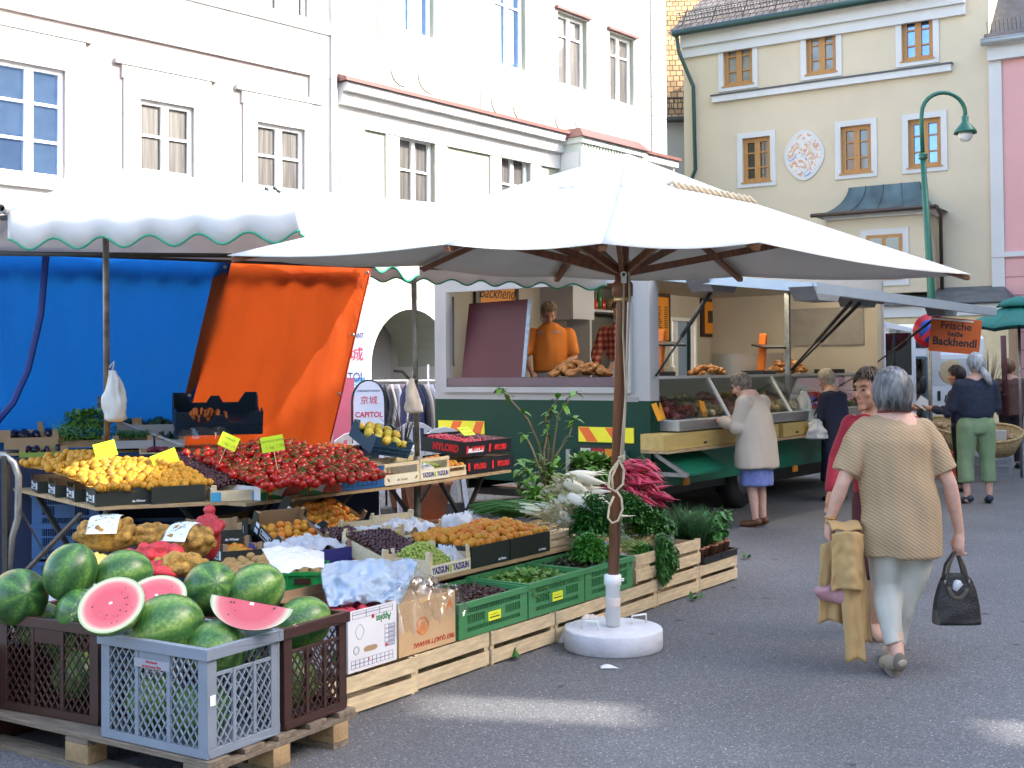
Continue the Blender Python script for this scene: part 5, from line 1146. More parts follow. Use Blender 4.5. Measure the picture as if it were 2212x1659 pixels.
# ================================================================ MIDDLE SHELF
tb0, tb1 = rh(905, 1250, .45)[0], rh(1245, 1190, .45)[0]; zsh = (rh(1018, 1229, .45)[1] + rh(1188, 1190, .45)[1]) / 2
sh_ = thing('display_board', 'long pale board carrying apricots and grapes above the green crates', 'shelf', ROWM(tb0, .45, 0))
MB().bx(0, tb1 - tb0 + .5, 0, .75, zsh - .025, zsh - .002).build('board', W_BOARD, sh_)
for k, t in enumerate((.1, .85, 1.6)):
    c = MB(); lattice(c, (0, 0, 0), (.5, 0, 0), .0, .24, .04); c.bx(0, .5, -.005, .005, .22, .24); c.bx(0, .5, -.005, .005, 0, .02); c.bx(0, .5, .01, .3, 0, .23)
    o = c.build('support_crate', BRNC); put(o, ROWM(tb0 + t, .5, zsh - .025 - .24)); tag(o, ['dark brown crate propping the near end of the board', 'dark brown crate propping the middle of the board', 'dark brown crate propping the far end of the board'][k], 'crate', 'dark crates under the board')
    o = MB().bx(0, .5, .0, .3, 0, zsh - .267).build('support_crate', BRNC); put(o, ROWM(tb0 + t, .5, 0)); tag(o, ['lowest dark crate under the near end of the board', 'lowest dark crate under the middle of the board', 'lowest dark crate under the far end of the board'][k], 'crate', 'dark crates under the board')
APM = fruit_mesh('apricot', .0275, [APR], .14)
ta, tb_, tc_ = rh(1019, 1200, .45)[0], rh(1103, 1200, .45)[0], rh(1188, 1190, .45)[0]
for k, (x0, x1) in enumerate(((ta, tb_ - .01), (tb_, tc_))):
    M_ = ROWM(x0, .45, zsh); w_ = x1 - x0
    carton(M_, ['dark carton of large apricots in the middle of the board', 'dark carton of large apricots at the right end of the board'][k], w_, .5, .13, notch=.0, posts=False)
    cc = [M_ @ Vector(q) for q in ((.03, .03, .135), (w_ - .03, .03, .13), (w_ - .02, .47, .16), (.02, .47, .15))]; bl = lambda u, v: .05 * math.sin(math.pi * u) * math.sin(math.pi * min(1, v * 1.2))
    patch_heap(cc, APM, .0285, 'apricot', ['large ripe apricot in the dark carton in the middle of the board', 'large ripe apricot in the dark carton at the right end of the board'][k], 'apricot', ['apricots in the middle carton of the board', 'apricots in the right carton of the board'][k], bulge=bl)
    o = bed(cc, mat('apricot_bed', (.5, .26, .03), .7), None, bulge=bl); tag(o, 'lower layer of apricots in the ' + ['middle', 'right end'][k] + ' carton', 'apricot', kind='stuff')
WY = mat('pale_poplar_wood', (.68, .56, .36), .65, amp=.12, ns=5, bump=.1, stretch=(1.5, 8, 8))
def grape_crate(M, label, w=.41, d=.3, h=.13, txt=None, side=None, tilt=0.):
    o = thing('grape_crate', label, 'fruit box', M @ RX(tilt), 'thin poplar wood fruit boxes')
    b = MB(); t = .005; b.bx(0, w, 0, t, 0, h * .55); b.bx(0, w, d - t, d, 0, h); b.bx(0, t, t, d - t, .0, h * .8); b.bx(w - t, w, t, d - t, 0, h * .8); b.bx(t, w - t, t, d - t, 0, .005)
    b.build('box', WY, o); b = MB()
    for x in (t, w - t): 
        for y in (t, d - t): MB().prism([(x, y), (x + (.03 if x < w / 2 else -.03), y), (x, y + (.03 if y < d / 2 else -.03))], .005, h + .02).build('corner_post', WY, o)
    if txt:
        MB().bx(.01, w - .01, -.0012, -.0002, .006, h * .53).build('label', flat('cream_label', (.75, .72, .55)), o)
        P_ = flat('violet_print', (.06, .04, .2)); text(txt, .052, T(w * .26, -.0018, h * .27) @ FRONT, P_, o, bold=.002, sx=.72); text(txt, .052, T(w * .75, -.0018, h * .27) @ FRONT, P_, o, bold=.002, sx=.72)
        MB().ell((w * .5, -.002, h * .27), (.012, .002, .026)).build('grape_emblem', flat('lime_print', (.45, .6, .04)), o)
    if side: 
        MB().bx(-.0012, -.0002, .01, d - .01, .01, h * .75).build('side_label', flat('lime_label', (.5, .7, .05)), o); text(side, .045, Matrix.Translation((-.002, d / 2, h * .28)) @ SIDE, flat('violet_print', (.06, .04, .2)), o, bold=.002, sx=.8)
    return o
GRP = hue_mat('grape_skin', [(0, (.22, .3, .05)), (.5, (.34, .42, .08)), (1, (.42, .45, .12))], .3, 20, .5)
def berries(cc, r, m, label, name, n_layers=2, bulge=None, kind='stuff', cat='grapes'):
    cc = [Vector(p) for p in cc]; W_ = (cc[1] - cc[0]).length; D_ = (cc[3] - cc[0]).length; mb = MB()
    for l in range(n_layers):
        for j in range(int(D_ / (1.7 * r))):
            for i in range(int(W_ / (1.95 * r))):
                u_ = (i + .5 * (j % 2) + random.uniform(-.3, .3)) * 1.95 * r / W_; v_ = (j + random.uniform(-.3, .3)) * 1.7 * r / D_
                p = bil(cc, u_, v_); p.z += (bulge(u_, v_) if bulge else 0) - l * r * 1.2 + random.uniform(-.5, .6) * r; mb.ell(p, r * random.uniform(.85, 1.1), nu=8, nv=5)
    mb.grid(lambda u_, v_: bil(cc, u_, v_) + Vector((0, 0, (bulge(u_, v_) if bulge else 0) - r * (n_layers))), 10, 10)
    return tag(mb.build(name, m), label, cat, kind=kind)
CHER = mat('cherry_skin', (.045, .006, .012), .14, amp=.5, ns=30, spec=.6)
tg = rh(928, 1240, .45)[0]; M_ = ROWM(tg, .45, zsh); grape_crate(M_, 'poplar box of green grapes with printed front at the near end of the board', txt='YAZGUN', w=ta - tg - .01)
berries([M_ @ Vector(q) for q in ((.02, .03, .07), (.26, .03, .07), (.3, .28, .13), (.02, .28, .13))], .0105, GRP, 'bunches of pale green grapes in the poplar box at the near end of the board', 'grapes', bulge=lambda u, v: .07 * math.sin(math.pi * min(1, max(0, u))) * math.sin(math.pi * min(1, max(0, v))))
FILMW = mat('white_tissue', (.72, .75, .8), .5, amp=.06, trans=.25)
crumple(M_ @ T(.24, .02, .07), 'twist of white plastic film lying on the green grapes', 'plastic_film', .14, .2, .05, FILMW, 8.1, .08, 20, 20, fall=.03)
M2 = frame(G(862, 1172, .5), G(930, 1163, .5))[0] @ T(0, .0, -.03); grape_crate(M2, 'poplar box lined with white paper standing behind the green grapes', txt='YAZGUN', w=.36, d=.34, tilt=R(8)); crumple(M2 @ T(.02, .03, .1), 'crumpled white paper bags in the poplar box behind the grapes', 'paper_lining', .32, .28, .03, FILMW, 2.2, .09, 26, 22, fall=.02)
M3 = frame(G(776, 1176, .52), G(833, 1170, .52))[0] @ T(0, 0, -.06); o = grape_crate(M3, 'small poplar box with lime green printed end left of the white paper', txt=None, w=.3, d=.3, tilt=R(8))
MB().bx(.005, .295, -.0012, -.0002, .02, .12).build('lime_front', flat('lime_label', (.5, .7, .05)), o); MB().bx(0, .3, .0, .005, .07, .13).build('front_board', WY, o); text('YAZGÜN', .05, T(.15, -.002, .045) @ FRONT, flat('violet_print', (.06, .04, .2)), o, bold=.002, sx=.9); MB().prism([(.12 + .025 * math.cos(k * .52), .1 + .009 * math.sin(k * .52)) for k in range(12)], -.0025, -.001, M=Matrix(((1, 0, 0, 0), (0, 0, 1, 0), (0, 1, 0, 0), (0, 0, 0, 1)))).build('hand_hole', CARD, o)
crumple(M3 @ T(.02, .03, .11), 'white tissue in the lime printed poplar box', 'paper_lining', .26, .24, .02, FILMW, 5.2, .06, 20, 18, fall=.02)
# ---- tilted crate of black cherries
M4 = frame(G(826, 1240, .44), G(922, 1228, .44))[0] @ RX(R(9)); ck = grape_crate(M4, 'tilted poplar box of glossy black cherries beside the blue bag', w=.34, d=.5, h=.12)
MB().bx(0, .34, 0, .005, .05, .115).build('front_board', WY, ck); MB().bx(.3415, .343, .1, .4, .01, .06).build('side_label', flat('lime_label', (.5, .7, .05)), ck)
cc = [M4 @ Vector(q) for q in ((.015, .02, .11), (.325, .02, .11), (.325, .48, .125), (.015, .48, .125))]
berries(cc, .0125, CHER, 'glossy black cherries filling the tilted poplar box', 'cherries', 1, cat='cherries')
cb2 = carton(frame(G(700, 1195, .5), G(775, 1188, .5))[0], 'dark carton of cherries behind the tilted cherry box', .36, .4, .1, group='dark cartons of cherries', labels=False)
Mx = frame(G(700, 1195, .5), G(775, 1188, .5))[0]; berries([Mx @ Vector(q) for q in ((.01, .02, .08), (.35, .02, .08), (.35, .38, .1), (.01, .38, .1))], .0125, CHER, 'black cherries in the dark carton behind the tilted box', 'cherries', 1, cat='cherries')
# ---- pale blue film bag, crate with paper, dark blue carton
BFILM = mat('pale_blue_film', (.52, .64, .78), .35, amp=.12, ns=6, trans=.3, spec=.6)
q0, q1, q2, q3 = D(712, 1312, 5.85), D(862, 1312, 6.05), D(905, 1215, 6.5), D(692, 1218, 6.3)
def bagf(u, v):
    p = bil([q0, q1, q2, q3], u, v); q = Vector((u * 5, v * 4, 2.2)); n_ = noise.noise(q) + .5 * noise.noise(q * 2.3) + .25 * abs(noise.noise(q * 5))
    p += Vector((0, -.06, .0)) * math.sin(math.pi * v) + Vector((.01, -.06, .035)) * n_; p.z += .02 * math.sin(math.pi * u); return p
tag(MB().grid(bagf, 60, 40).build('plastic_bag', BFILM, solid=.002), 'big pale blue film bag draped over the carton behind the plums', 'plastic bag')
M5 = frame(G(470, 1305, .33), G(700, 1300, .33))[0]; w_ = frame(G(470, 1305, .33), G(700, 1300, .33))[1]
slot = thing('vegetable_crate', 'bright green solid crate behind the watermelons, covered with white paper', 'crate', M5, None); b = MB()
for x0, x1, y0, y1 in ((0, w_, 0, .01), (0, w_, .39, .4), (0, .01, .01, .39), (w_ - .01, w_, .01, .39)): b.bx(x0, x1, y0, y1, 0, .17)
b.bx(-.012, w_ + .012, -.012, 0, .15, .17); b.bx(-.012, w_ + .012, -.008, 0, .07, .08); b.bx(0, w_, 0, .4, .0, .01)
for k in range(7): b.bx(k * w_ / 6.2, k * w_ / 6.2 + .01, -.01, 0, 0, .15)
b.bx(-.012, 0, 0, .4, .15, .17); b.build('shell', GRB, slot); MB().bx(w_ * .72, w_ * .88, -.014, -.0125, .1, .135).build('grip_hole', flat('dark_slot', (.05, .02, .01)), slot)
POT = hue_mat('potato_skin', [(0, (.34, .2, .07)), (.5, (.45, .28, .1)), (1, (.5, .33, .13))], .7, 12, .5, bump=.1)
PTM = fruit_mesh('potato', .032, POT, 0., 1.35)
patch_heap([M5 @ Vector(q) for q in ((.02, .03, .16), (w_ - .05, .03, .16), (w_ - .05, .36, .2), (.02, .36, .2))], PTM, .034, 'potato', 'brown potato in the bright green crate under the white paper', 'potato', 'potatoes in the bright green crate')
PAP = mat('white_wrapping_paper', (.8, .8, .82), .6, amp=.02, trans=.15)
def papf(u, v):
    p = bil([D(600, 1258, 5.95), D(700, 1240, 6.1), D(700, 1205, 6.6), D(565, 1198, 6.5)], u, v); p.z += .02 * math.sin(math.pi * u) + .015 * noise.noise(Vector((u * 6, v * 14, 0))) + .03; return p
tag(MB().grid(papf, 30, 26, smooth=False).build('wrapping_paper', PAP, solid=.003), 'fanned stack of white wrapping paper on the bright green crate', 'paper')
M6 = frame(G(668, 1248, .45), G(775, 1232, .45))[0] @ T(-.05, .2, .0); c6 = carton(M6, 'dark blue carton of wrapped fruit behind the white paper', .5, .36, .15, out=flat('navy_carton', (.03, .03, .2)), labels=False, group='dark cartons with wrapped fruit'); crumple(M6 @ T(.02, .02, .12), 'white tissue twists in the navy carton', 'paper_lining', .46, .32, .03, FILMW, 7.7, .09, 30, 24, fall=.02)
# ---- net bags of potatoes and onions
NETY = mat('yellow_net_potatoes', (.4, .22, .04), .7, amp=.5, ns=30, bump=.7, bs=140); NETR = mat('red_net', (.62, .035, .05), .45, amp=.35, ns=14, bump=.5, bs=120, trans=.1)
def netbag(c, size, rot, label, m, seed, n=34, lab=True, pr=.036):
    random.seed(seed); o = thing('net_bag', label, 'net bag', Matrix.Translation(c) @ RZ(rot), 'net bags of potatoes behind the watermelons'); mb = MB(); a, b_, h = size
    for k in range(n):
        d = rdir(-.2); mb.ell((d.x * a * .8, d.y * b_ * .8, max(.02, h * .5 + d.z * h * .5)), (pr * random.uniform(.85, 1.1), pr * .85, pr * .8), RZ(random.random() * 3), 12, 8)
    mb.ell((0, 0, h * .45), (a * .82, b_ * .82, h * .5)); x = mb.build('net', m, o); bake(x, .008, 1)
    if lab:
        def lf(u, v): 
            X_ = (u - .5) * a * .8 - a * .05; Y_ = (v - .75) * b_ * 1.5; r = min(.98, math.sqrt((X_ / a) ** 2 + (Y_ / b_) ** 2)); return (X_, Y_, h * .5 + h * .62 * math.sqrt(1 - r * r) + .006)
        s = MB().grid(lf, 10, 10).build('paper_label', mat('printed_paper_label', (.6, .66, .72), .5, amp=.1), o, solid=.002)
        g = MB()
        for i in range(9):
            g.tube([Vector(lf(.15 + .7 * random.random(), .1 + .8 * random.random())) + Vector((0, 0, .003)) for _ in range(3)], .0015, 4)
        g.build('label_print', flat('olive_print', (.1, .16, .1)), o)
    return o
netbag(D(235, 1190, 6.5), (.2, .13, .17), .1, 'yellow net of potatoes with a white printed label, leftmost', NETY, 1)
netbag(D(405, 1208, 6.35), (.17, .12, .17), -.3, 'yellow net of potatoes with a white printed label, right of the red nets', NETY, 2)
netbag(D(330, 1190, 6.6), (.14, .11, .13), .3, 'unlabelled yellow net of potatoes between the two labelled ones', NETY, 3, 24, False)
netbag(D(330, 1222, 6.15), (.17, .1, .1), .1, 'red net bag lying across the front of the yellow nets', NETR, 4, 24, False)
netbag(D(390, 1245, 6.0), (.15, .1, .1), -.1, 'yellow potatoes showing through a red net below the labelled bags', NETY, 5, 26, False)
netbag(D(340, 1252, 5.95), (.12, .09, .07), .2, 'small red net bag low behind the halved watermelon', NETR, 6, 18, False)
netbag(D(455, 1205, 6.55), (.07, .07, .26), .0, 'upright dark red net bag of onions right of the potatoes', mat('dark_red_net', (.42, .02, .03), .4, amp=.3, ns=14, bump=.4, bs=120), 7, 14, False)
def pale(u, v): 
    p = bil([D(195, 1235, 6.1), D(255, 1228, 6.1), D(240, 1205, 6.4), D(178, 1200, 6.4)], u, v); p.z += .02 * math.sin(math.pi * u) + .012 * noise.noise(Vector((u * 9, v * 2, 0))); return p
tag(MB().grid(pale, 24, 14).build('corn_cobs_bag', mat('pale_yellow_film', (.6, .5, .12), .5, amp=.3, ns=8, stretch=(1, 6, 6)), solid=.004), 'flattened pale yellow bag between the big watermelon and the potato nets', 'bag')
crumple(frame(D(95, 1290, 5.75) * Vector((1, 1, 0)) , D(180, 1290, 5.75) * Vector((1, 1, 0)))[0] @ T(0, 0, .55), 'white plastic bag poking up behind the biggest watermelon', 'plastic_bag', .2, .2, .1, FILMW, 1.5, .1, 24, 24, fall=.08)
# platform of stacked crates that carries the things behind the watermelons
for k, (t, o_, hh) in enumerate(((-.25, .5, .44), (-.75, .75, .47), (-1.35, 1.05, .42))):
    z = 0
    s = MB(); s.bx(0, .58, 0, .4, 0, hh); s.bx(-.01, .59, -.01, .41, hh - .03, hh - .005); s.bx(-.01, .59, -.01, .41, hh / 2 - .02, hh / 2)
    o = s.build('stacked_crate', BRNC); put(o, ROWM(t, o_, 0)); tag(o, ['dark crate stack under the tilted cherry box', 'dark crate stack under the bright green crate', 'dark crate stack under the potato nets'][k], 'crate', 'dark crate stacks behind the watermelons')
# ---- tilted dark cartons of apricots leaning under the upper table
def tilted(A_, B_, dd, tl, lab, side, n=None, z=.5, gname=''):
    M_, w_ = frame(G(*A_, z), G(*B_, z)); M_ = M_ @ RX(tl); carton(M_, lab, w_, dd, .13, notch=.05, labels=True)
    cc = [M_ @ Vector(q) for q in ((.03, .03, .05), (w_ - .03, .03, .05), (w_ - .03, dd - .1, .055), (.03, dd - .1, .055))]
    patch_heap(cc, APM, .0275, 'apricot', 'yellow apricot in ' + side, 'apricot', 'apricots in ' + side)
    o = bed(cc, mat('apricot_bed', (.5, .26, .03), .7), None, drop=.02); tag(o, 'lower layer of apricots in ' + side, 'apricot', kind='stuff')
tilted((598, 1205), (705, 1192), .36, R(24), 'dark carton of yellow apricots tilted towards the camera, lower one', 'the lower tilted carton', z=.5)
tilted((690, 1168), (778, 1140), .36, R(30), 'dark carton of yellow apricots tilted steeply, next to the paving', 'the upper tilted carton', z=.52)
for k, (a_, b2, z, lb) in enumerate((((405, 1178), (525, 1172), .58, 'dark carton under the upper table right of the potato nets'), ((480, 1222), (570, 1215), .5, 'lowest dark carton behind the potato nets'), ((535, 1160), (650, 1140), .55, 'dark carton with a few apricots in the shade of the table'))):
    M_, w_ = frame(G(*a_, z), G(*b2, z)); carton(M_, lb, w_, .36, .12)
    cc = [M_ @ Vector(q) for q in ((.05, .05, .05), (w_ * .7, .05, .05), (w_ * .7, .3, .05), (.05, .3, .05))]
    if k: patch_heap(cc, APM, .0275, 'apricot', 'shaded apricot in ' + lb, 'apricot', 'apricots in ' + lb)
# ================================================================ UPPER TABLES
ZT_ = .78
TA, _ = frame(G(206, 1095, ZT_), G(650, 1076, ZT_)); TAi = TA.inverted()
TBm, _ = frame(G(560, 1082, ZT_), G(830, 1051, ZT_)); TC, LC_ = frame(G(829, 1051, ZT_), G(1102, 1013, ZT_))
def table(name, label, pts, legs):
    o = thing('trestle_table', label, 'table', T(pts[0].x, pts[0].y, 0), 'trestle tables of the fruit stall')
    b = MB(); b.prism([(p.x, p.y) for p in pts], ZT_ - .022, ZT_ - .002); b.build('table_top', W_BOARD, o, world=True)
    for a_, c_ in legs:
        b = MB(); 
        for off in (0, .0):
            b.bar((a_[0], a_[1], .0), (c_[0], c_[1], ZT_ - .03), .035, .02); b.bar((c_[0] + .02, c_[1] + .02, .0), (a_[0] + .02, a_[1] + .02, ZT_ - .03), .035, .02)
            break
        b.build('crossed_leg', DSTEEL, o, world=True)
    return o
def tp(M, x, y): p = M @ Vector((x, y, 0)); return Vector((p.x, p.y, 0))
L0 = TAi @ G(43, 1057, ZT_); lx, ly = L0.x, L0.y
pA = [tp(TA, 0, -.01), tp(TA, 1.25, -.01), tp(TA, 1.25, 1.5), tp(TA, lx * 1.2, ly * 1.2)]
q = lambda px, py, z=0: tuple(G(px, py, z))[:2]
table('a', 'trestle table under the apricot cartons at the left', pA, [(tp(TA, lx * .9 + .05, ly * .85), tp(TA, .1, .12)), (tp(TA, .75, .9), tp(TA, .75, .2)), (tp(TA, .5, .1), tp(TA, 1.1, .4))])
pB = [tp(TBm, -.12, -.01), tp(TBm, 1.19, -.01), tp(TBm, 1.0, 1.3), tp(TBm, -.3, 1.3)]
pB = [Vector((p.x, p.y, 0)) for p in pB]
o = table('b', 'trestle table under the tomatoes', pB, [(tp(TBm, .9, .1), tp(TBm, .95, 1.0)), (tp(TBm, .2, .15), tp(TBm, .3, 1.0))]); o.location.z = -.003
pC = [tp(TC, 0, -.01), tp(TC, LC_, -.01), tp(TC, LC_, .75), tp(TC, 0, .9)]
o = table('c', 'trestle table with crossed legs under the radish boxes by the paving', pC, [(tp(TC, .75, .05), tp(TC, 1.55, .15)), (tp(TC, .85, .7), tp(TC, 1.65, .7))]); o.location.z = -.006
# ---- apricot cartons: two columns, stepping back along the slanting left edge
nrow = 4; k = 0
w1 = (TAi @ G(328, 1090, ZT_)).x; w2 = (TAi @ G(452, 1088, ZT_)).x - w1
names = ['nearest', 'second', 'third', 'farthest']
for j in range(nrow):
    M_ = TA @ T(lx * j / nrow * .98, ly * j / nrow * .98 + .005, 0) @ Matrix(((1, lx / ly, 0, 0), (0, 1, 0, 0), (0, 0, 1, 0), (0, 0, 0, 1)))
    carton(M_, 'dark carton of apricots in the left column, %s from the camera' % names[j], w1 - .006, ly / nrow - .02, .11, notch=.0 if j == 0 else .03, posts=False, labels=True)
    if j < 3: carton(M_ @ T(w1, 0, 0), 'dark carton of apricots in the right column, %s from the camera' % names[j], w2 - .006, ly / nrow - .02, .11, notch=.0, posts=False, labels=False)
cA = [G(214, 1052, .905), G(450, 1045, .885), G(352, 1000, 1.02), G(48, 1000, .97)]
bulA = lambda u, v: .075 * math.exp(-((u - .42) / .24) ** 2) * v ** 1.3 + .03 * math.sin(math.pi * v)
patch_heap(cA, APM, .0275, 'apricot', 'golden apricot heaped high in the dark cartons on the left table', 'apricot', 'apricots heaped on the left table', bulge=bulA, cap=260, jit=.6, vs_=1.55)
o = bed(cA, mat('apricot_bed', (.5, .26, .03), .7), None, bulge=bulA); tag(o, 'lower layers of the apricot heap on the left table', 'apricot', kind='stuff')
# ---- cherries box between apricots and tomatoes
x0, x1 = (TAi @ G(458, 1086, ZT_)).x, (TAi @ G(562, 1080, ZT_)).x; w_ = x1 - x0
ck = thing('cherry_box', 'low wooden box of dark cherries with blue corners between apricots and tomatoes', 'fruit box', TA @ T(x0, 0, 0)); b = MB(); b.bx(0, w_, 0, .006, 0, .07); b.bx(0, .006, .006, .5, 0, .08); b.bx(w_ - .006, w_, .006, .5, 0, .08); b.bx(.006, w_ - .006, .006, .5, 0, .01); b.build('box', WY, ck)
b = MB(); b.bx(-.001, w_ * .2, -.002, -.0005, 0, .06); b.bx(w_ * .84, w_ + .001, -.002, -.0005, 0, .06); b.build('blue_corner', flat('cyan_print', (.05, .35, .6)), ck)
b = MB(); b.bx(.002, .035, .001, .03, .07, .105); b.bx(w_ - .035, w_ - .002, .001, .03, .07, .115); b.build('corner_post', WY, ck)
berries([G(462, 1050, .87), G(556, 1046, .87), G(400, 984, .98), G(372, 988, .99)], .0125, CHER, 'dark cherries in a long heap between apricots and tomatoes', 'cherries', 2, cat='cherries', bulge=lambda u, v: .03 * math.sin(math.pi * min(1, max(0, u))))
# ---- tomato cartons and heap
TBi = TBm.inverted()
def tomcarton(x0, x1, label, M=TBm):
    w_ = x1 - x0; o = thing('tomato_carton', label, 'fruit box', M @ T(x0, 0, 0), 'printed cartons of vine tomatoes'); h = .15
    b = MB(); yz = Matrix(((1, 0, 0, 0), (0, 0, 1, 0), (0, 1, 0, 0), (0, 0, 0, 1)))
    b.prism([(0, 0), (w_, 0), (w_, h), (w_ * .85, h), (w_ * .82, h * .62), (w_ * .2, h * .55), (w_ * .17, h), (0, h)], 0, .006, M=yz); b.bx(0, .006, .006, .5, 0, h * .6); b.bx(w_ - .006, w_, .006, .5, 0, h * .6); b.bx(.006, w_ - .006, .006, .5, 0, .006); b.build('box', WC, o)
    c = MB(); c.bx(.0, w_ * .16, -.0015, -.0003, 0, h * .35); c.prism([(w_ * .2, .0), (w_ * .62, 0), (w_ * .45, .02), (w_ * .2, .04)], -.0015, -.0003, M=yz); c.build('green_print', flat('carton_green', (.02, .22, .06)), o)
    c = MB(); c.prism([(w_ * .55, .002)] + [(w_ * .78 + w_ * .25 * math.cos(a), .0 + .075 * math.sin(a)) for a in [math.pi - k * math.pi / 12 for k in range(13)]] , -.003, -.0016, M=yz); c.build('tomato_picture', mat('printed_tomatoes', (.4, .06, .03), .5, amp=.5, ns=50), o)
    c = MB(); c.bx(w_ * .17, w_ * .24, -.003, -.0016, 0.0, h * .5); c.build('brown_spine', flat('brown_red_print', (.3, .05, .02)), o)
    c = MB(); c.bx(.002, w_ * .15, -.003, -.0016, h * .36, h * .6); c.ell((w_ * .38, -.002, h * .42), (.028, .001, .014)); c.bx(w_ * .2, w_ * .3, -.0032, -.003, .03, .05); c.build('yellow_print', flat('carton_yellow', (.8, .65, .05)), o)
t1_, t2_, t3_ = (TBi @ G(652, 1072, ZT_)).x, (TBi @ G(744, 1062, ZT_)).x, (TBi @ G(829, 1051, ZT_)).x
tomcarton(.01, t1_ - .004, 'white printed tomato carton next to the cherry box'); tomcarton(t1_, t2_ - .004, 'white printed tomato carton next to the blue crate')
BLC = mat('mid_blue_plastic', (.02, .1, .27), .42, amp=.08, ns=4)
bt = thing('blue_crate', 'mid blue plastic crate of vine tomatoes at the right end of the tomato table', 'crate', TBm @ T(t2_, 0, 0)); w_ = t3_ - t2_; b = MB(); h = .15
yz = Matrix(((1, 0, 0, 0), (0, 0, 1, 0), (0, 1, 0, 0), (0, 0, 0, 1)))
b.prism([(0, 0), (w_, 0), (w_, h), (w_ * .9, h), (w_ * .8, h * .75), (w_ * .2, h * .75), (w_ * .1, h), (0, h)], 0, .008, M=yz); b.bx(0, .008, .008, .4, 0, h); b.bx(w_ - .008, w_, .008, .4, 0, h); b.bx(.008, w_ - .008, .392, .4, 0, h)
for k in range(3): b.bx(w_ * .15, w_ * .85, -.006, 0, .03 + .03 * k, .034 + .03 * k)
for k in range(7): b.bx(w_ * (.15 + .11 * k), w_ * (.15 + .11 * k) + .004, -.005, 0, .02, .11)
b.bx(-.006, w_ + .006, -.006, 0, 0, .014); b.build('shell', BLC, bt)
TMM = fruit_mesh('tomato', .033, [TOM, GRN_S], .0, .84, calyx=True)
cT = [G(566, 1050, .9), G(822, 1030, .9), G(762, 978, 1.04), G(405, 980, 1.02)]
bulT = lambda u, v: .08 * math.exp(-((u - .5) / .3) ** 2) * v
patch_heap(cT, TMM, .034, 'tomato', 'glossy red vine tomato in the big heap on the middle table', 'tomato', 'vine tomatoes on the middle table', bulge=bulT, cap=298, tilt=.7, jit=.6, vs_=1.45)
o = bed(cT, mat('tomato_bed', (.28, .01, .006), .4), None, bulge=bulT, drop=.02); tag(o, 'lower layers of the tomato heap', 'tomato', kind='stuff')
vn_ = MB()
for k in range(170):
    u_, v_ = random.random(), random.random(); p = bil([Vector(x) for x in cT], u_, v_); p.z += bulT(u_, v_) + .028; a = random.random() * 6.28; L_ = .07
    vn_.tube([p, p + Vector((L_ * .5 * math.cos(a), L_ * .5 * math.sin(a), .015)), p + Vector((L_ * math.cos(a + .3), L_ * math.sin(a + .3), -.005))], .003, 4)
tag(vn_.build('tomato_stems', GRN_S), 'green vine stems running over the tomato heap', 'stems', kind='stuff')
for (px, py, z, sx_, rot, lb, tx) in ((232, 988, 1.1, 1., -.25, 'yellow price card stuck in the top of the apricot heap', ('Marillen', '1 kg 2,90')), (362, 1006, 1.0, 1.3, -.35, 'yellow price card lying at the cherries behind the apricots', ('Kirschen', '1 kg 3,50')), (488, 968, 1.1, 1., .45, 'yellow price card standing tilted at the left of the tomatoes', ('Tomaten', '1 kg 1,90')), (592, 975, 1.12, 1.1, -.15, 'yellow price card in the middle of the tomatoes', ('Rispentomaten', '1 kg 1,90'))):
    p = G(px, py, z); price_card(Matrix.Translation(p) @ RZ(R(20)) @ RY(rot) @ RX(R(-15)) @ SC(sx_, 1, 1), lb, tx)
# ---- boxes on the right table
TCi = TC.inverted(); cx = lambda px, py=1040: TCi @ G(px, py, ZT_)
xa, xb = cx(906, 1040).x, cx(970, 1031).x
def wbox(M, w, d, h, label, front=None):
    o = thing('poplar_box', label, 'fruit box', M, 'poplar boxes on the right table'); b = MB(); t = .005
    b.bx(0, w, 0, t, 0, h * .5); b.bx(0, w, d - t, d, 0, h); b.bx(0, t, t, d - t, 0, h * .85); b.bx(w - t, w, t, d - t, 0, h * .85); b.bx(t, w - t, t, d - t, 0, .006)
    for x in (0, w - .02):
        for y in (t, d - .025): b.bx(x + (t if x == 0 else -t), x + .02 + (t if x == 0 else -t), y, y + .02, 0.006, h)
    b.bx(t, w - t, 0, t, h * .85, h); b.build('box', WY, o)
    if front:
        MB().bx(.01, w - .01, -.0012, -.0002, .004, h * .46).build('label', flat('cream_label', (.75, .72, .55)), o)
        if front == 'YAZGUN':
            for x in (.27, .76): text(front, .05, T(w * x, -.0018, h * .24) @ FRONT, flat('violet_print', (.06, .04, .2)), o, bold=.002, sx=.72)
            MB().ell((w * .5, -.002, h * .24), (.011, .002, .024)).build('grape_emblem', flat('lime_print', (.45, .6, .04)), o)
        else: text(front, .024, T(w * .5, -.0018, h * .22) @ FRONT, flat('brown_script', (.3, .15, .05)), o, shear=.4); g = MB(); g.ell((w * .12, -.001, h * .25), (.02, .001, .01), RY(.7)); g.ell((w * .9, -.001, h * .25), (.02, .001, .01), RY(-.7)); g.build('emblem', flat('brown_script', (.3, .15, .05)), o)
    return o
M_ = TC @ T(.005, 0, 0); wbox(M_, xa - .01, .3, .16, 'poplar box of dried red fruit with a brown script label on the right table', 'Bio Top Line')
berries([M_ @ Vector(q) for q in ((.02, .02, .05), (xa - .03, .02, .05), (xa - .03, .28, .05), (.02, .28, .05))], .008, mat('dried_red', (.16, .03, .015), .6, amp=.5, ns=30), 'small dark red dried fruit in the left poplar box', 'dried_fruit', 1, cat='fruit')
M_ = TC @ T(xa, 0, 0); wy = xb - xa; wbox(M_, wy - .005, .3, .17, 'open poplar box of green grapes with violet lettering on the right table', 'YAZGUN')
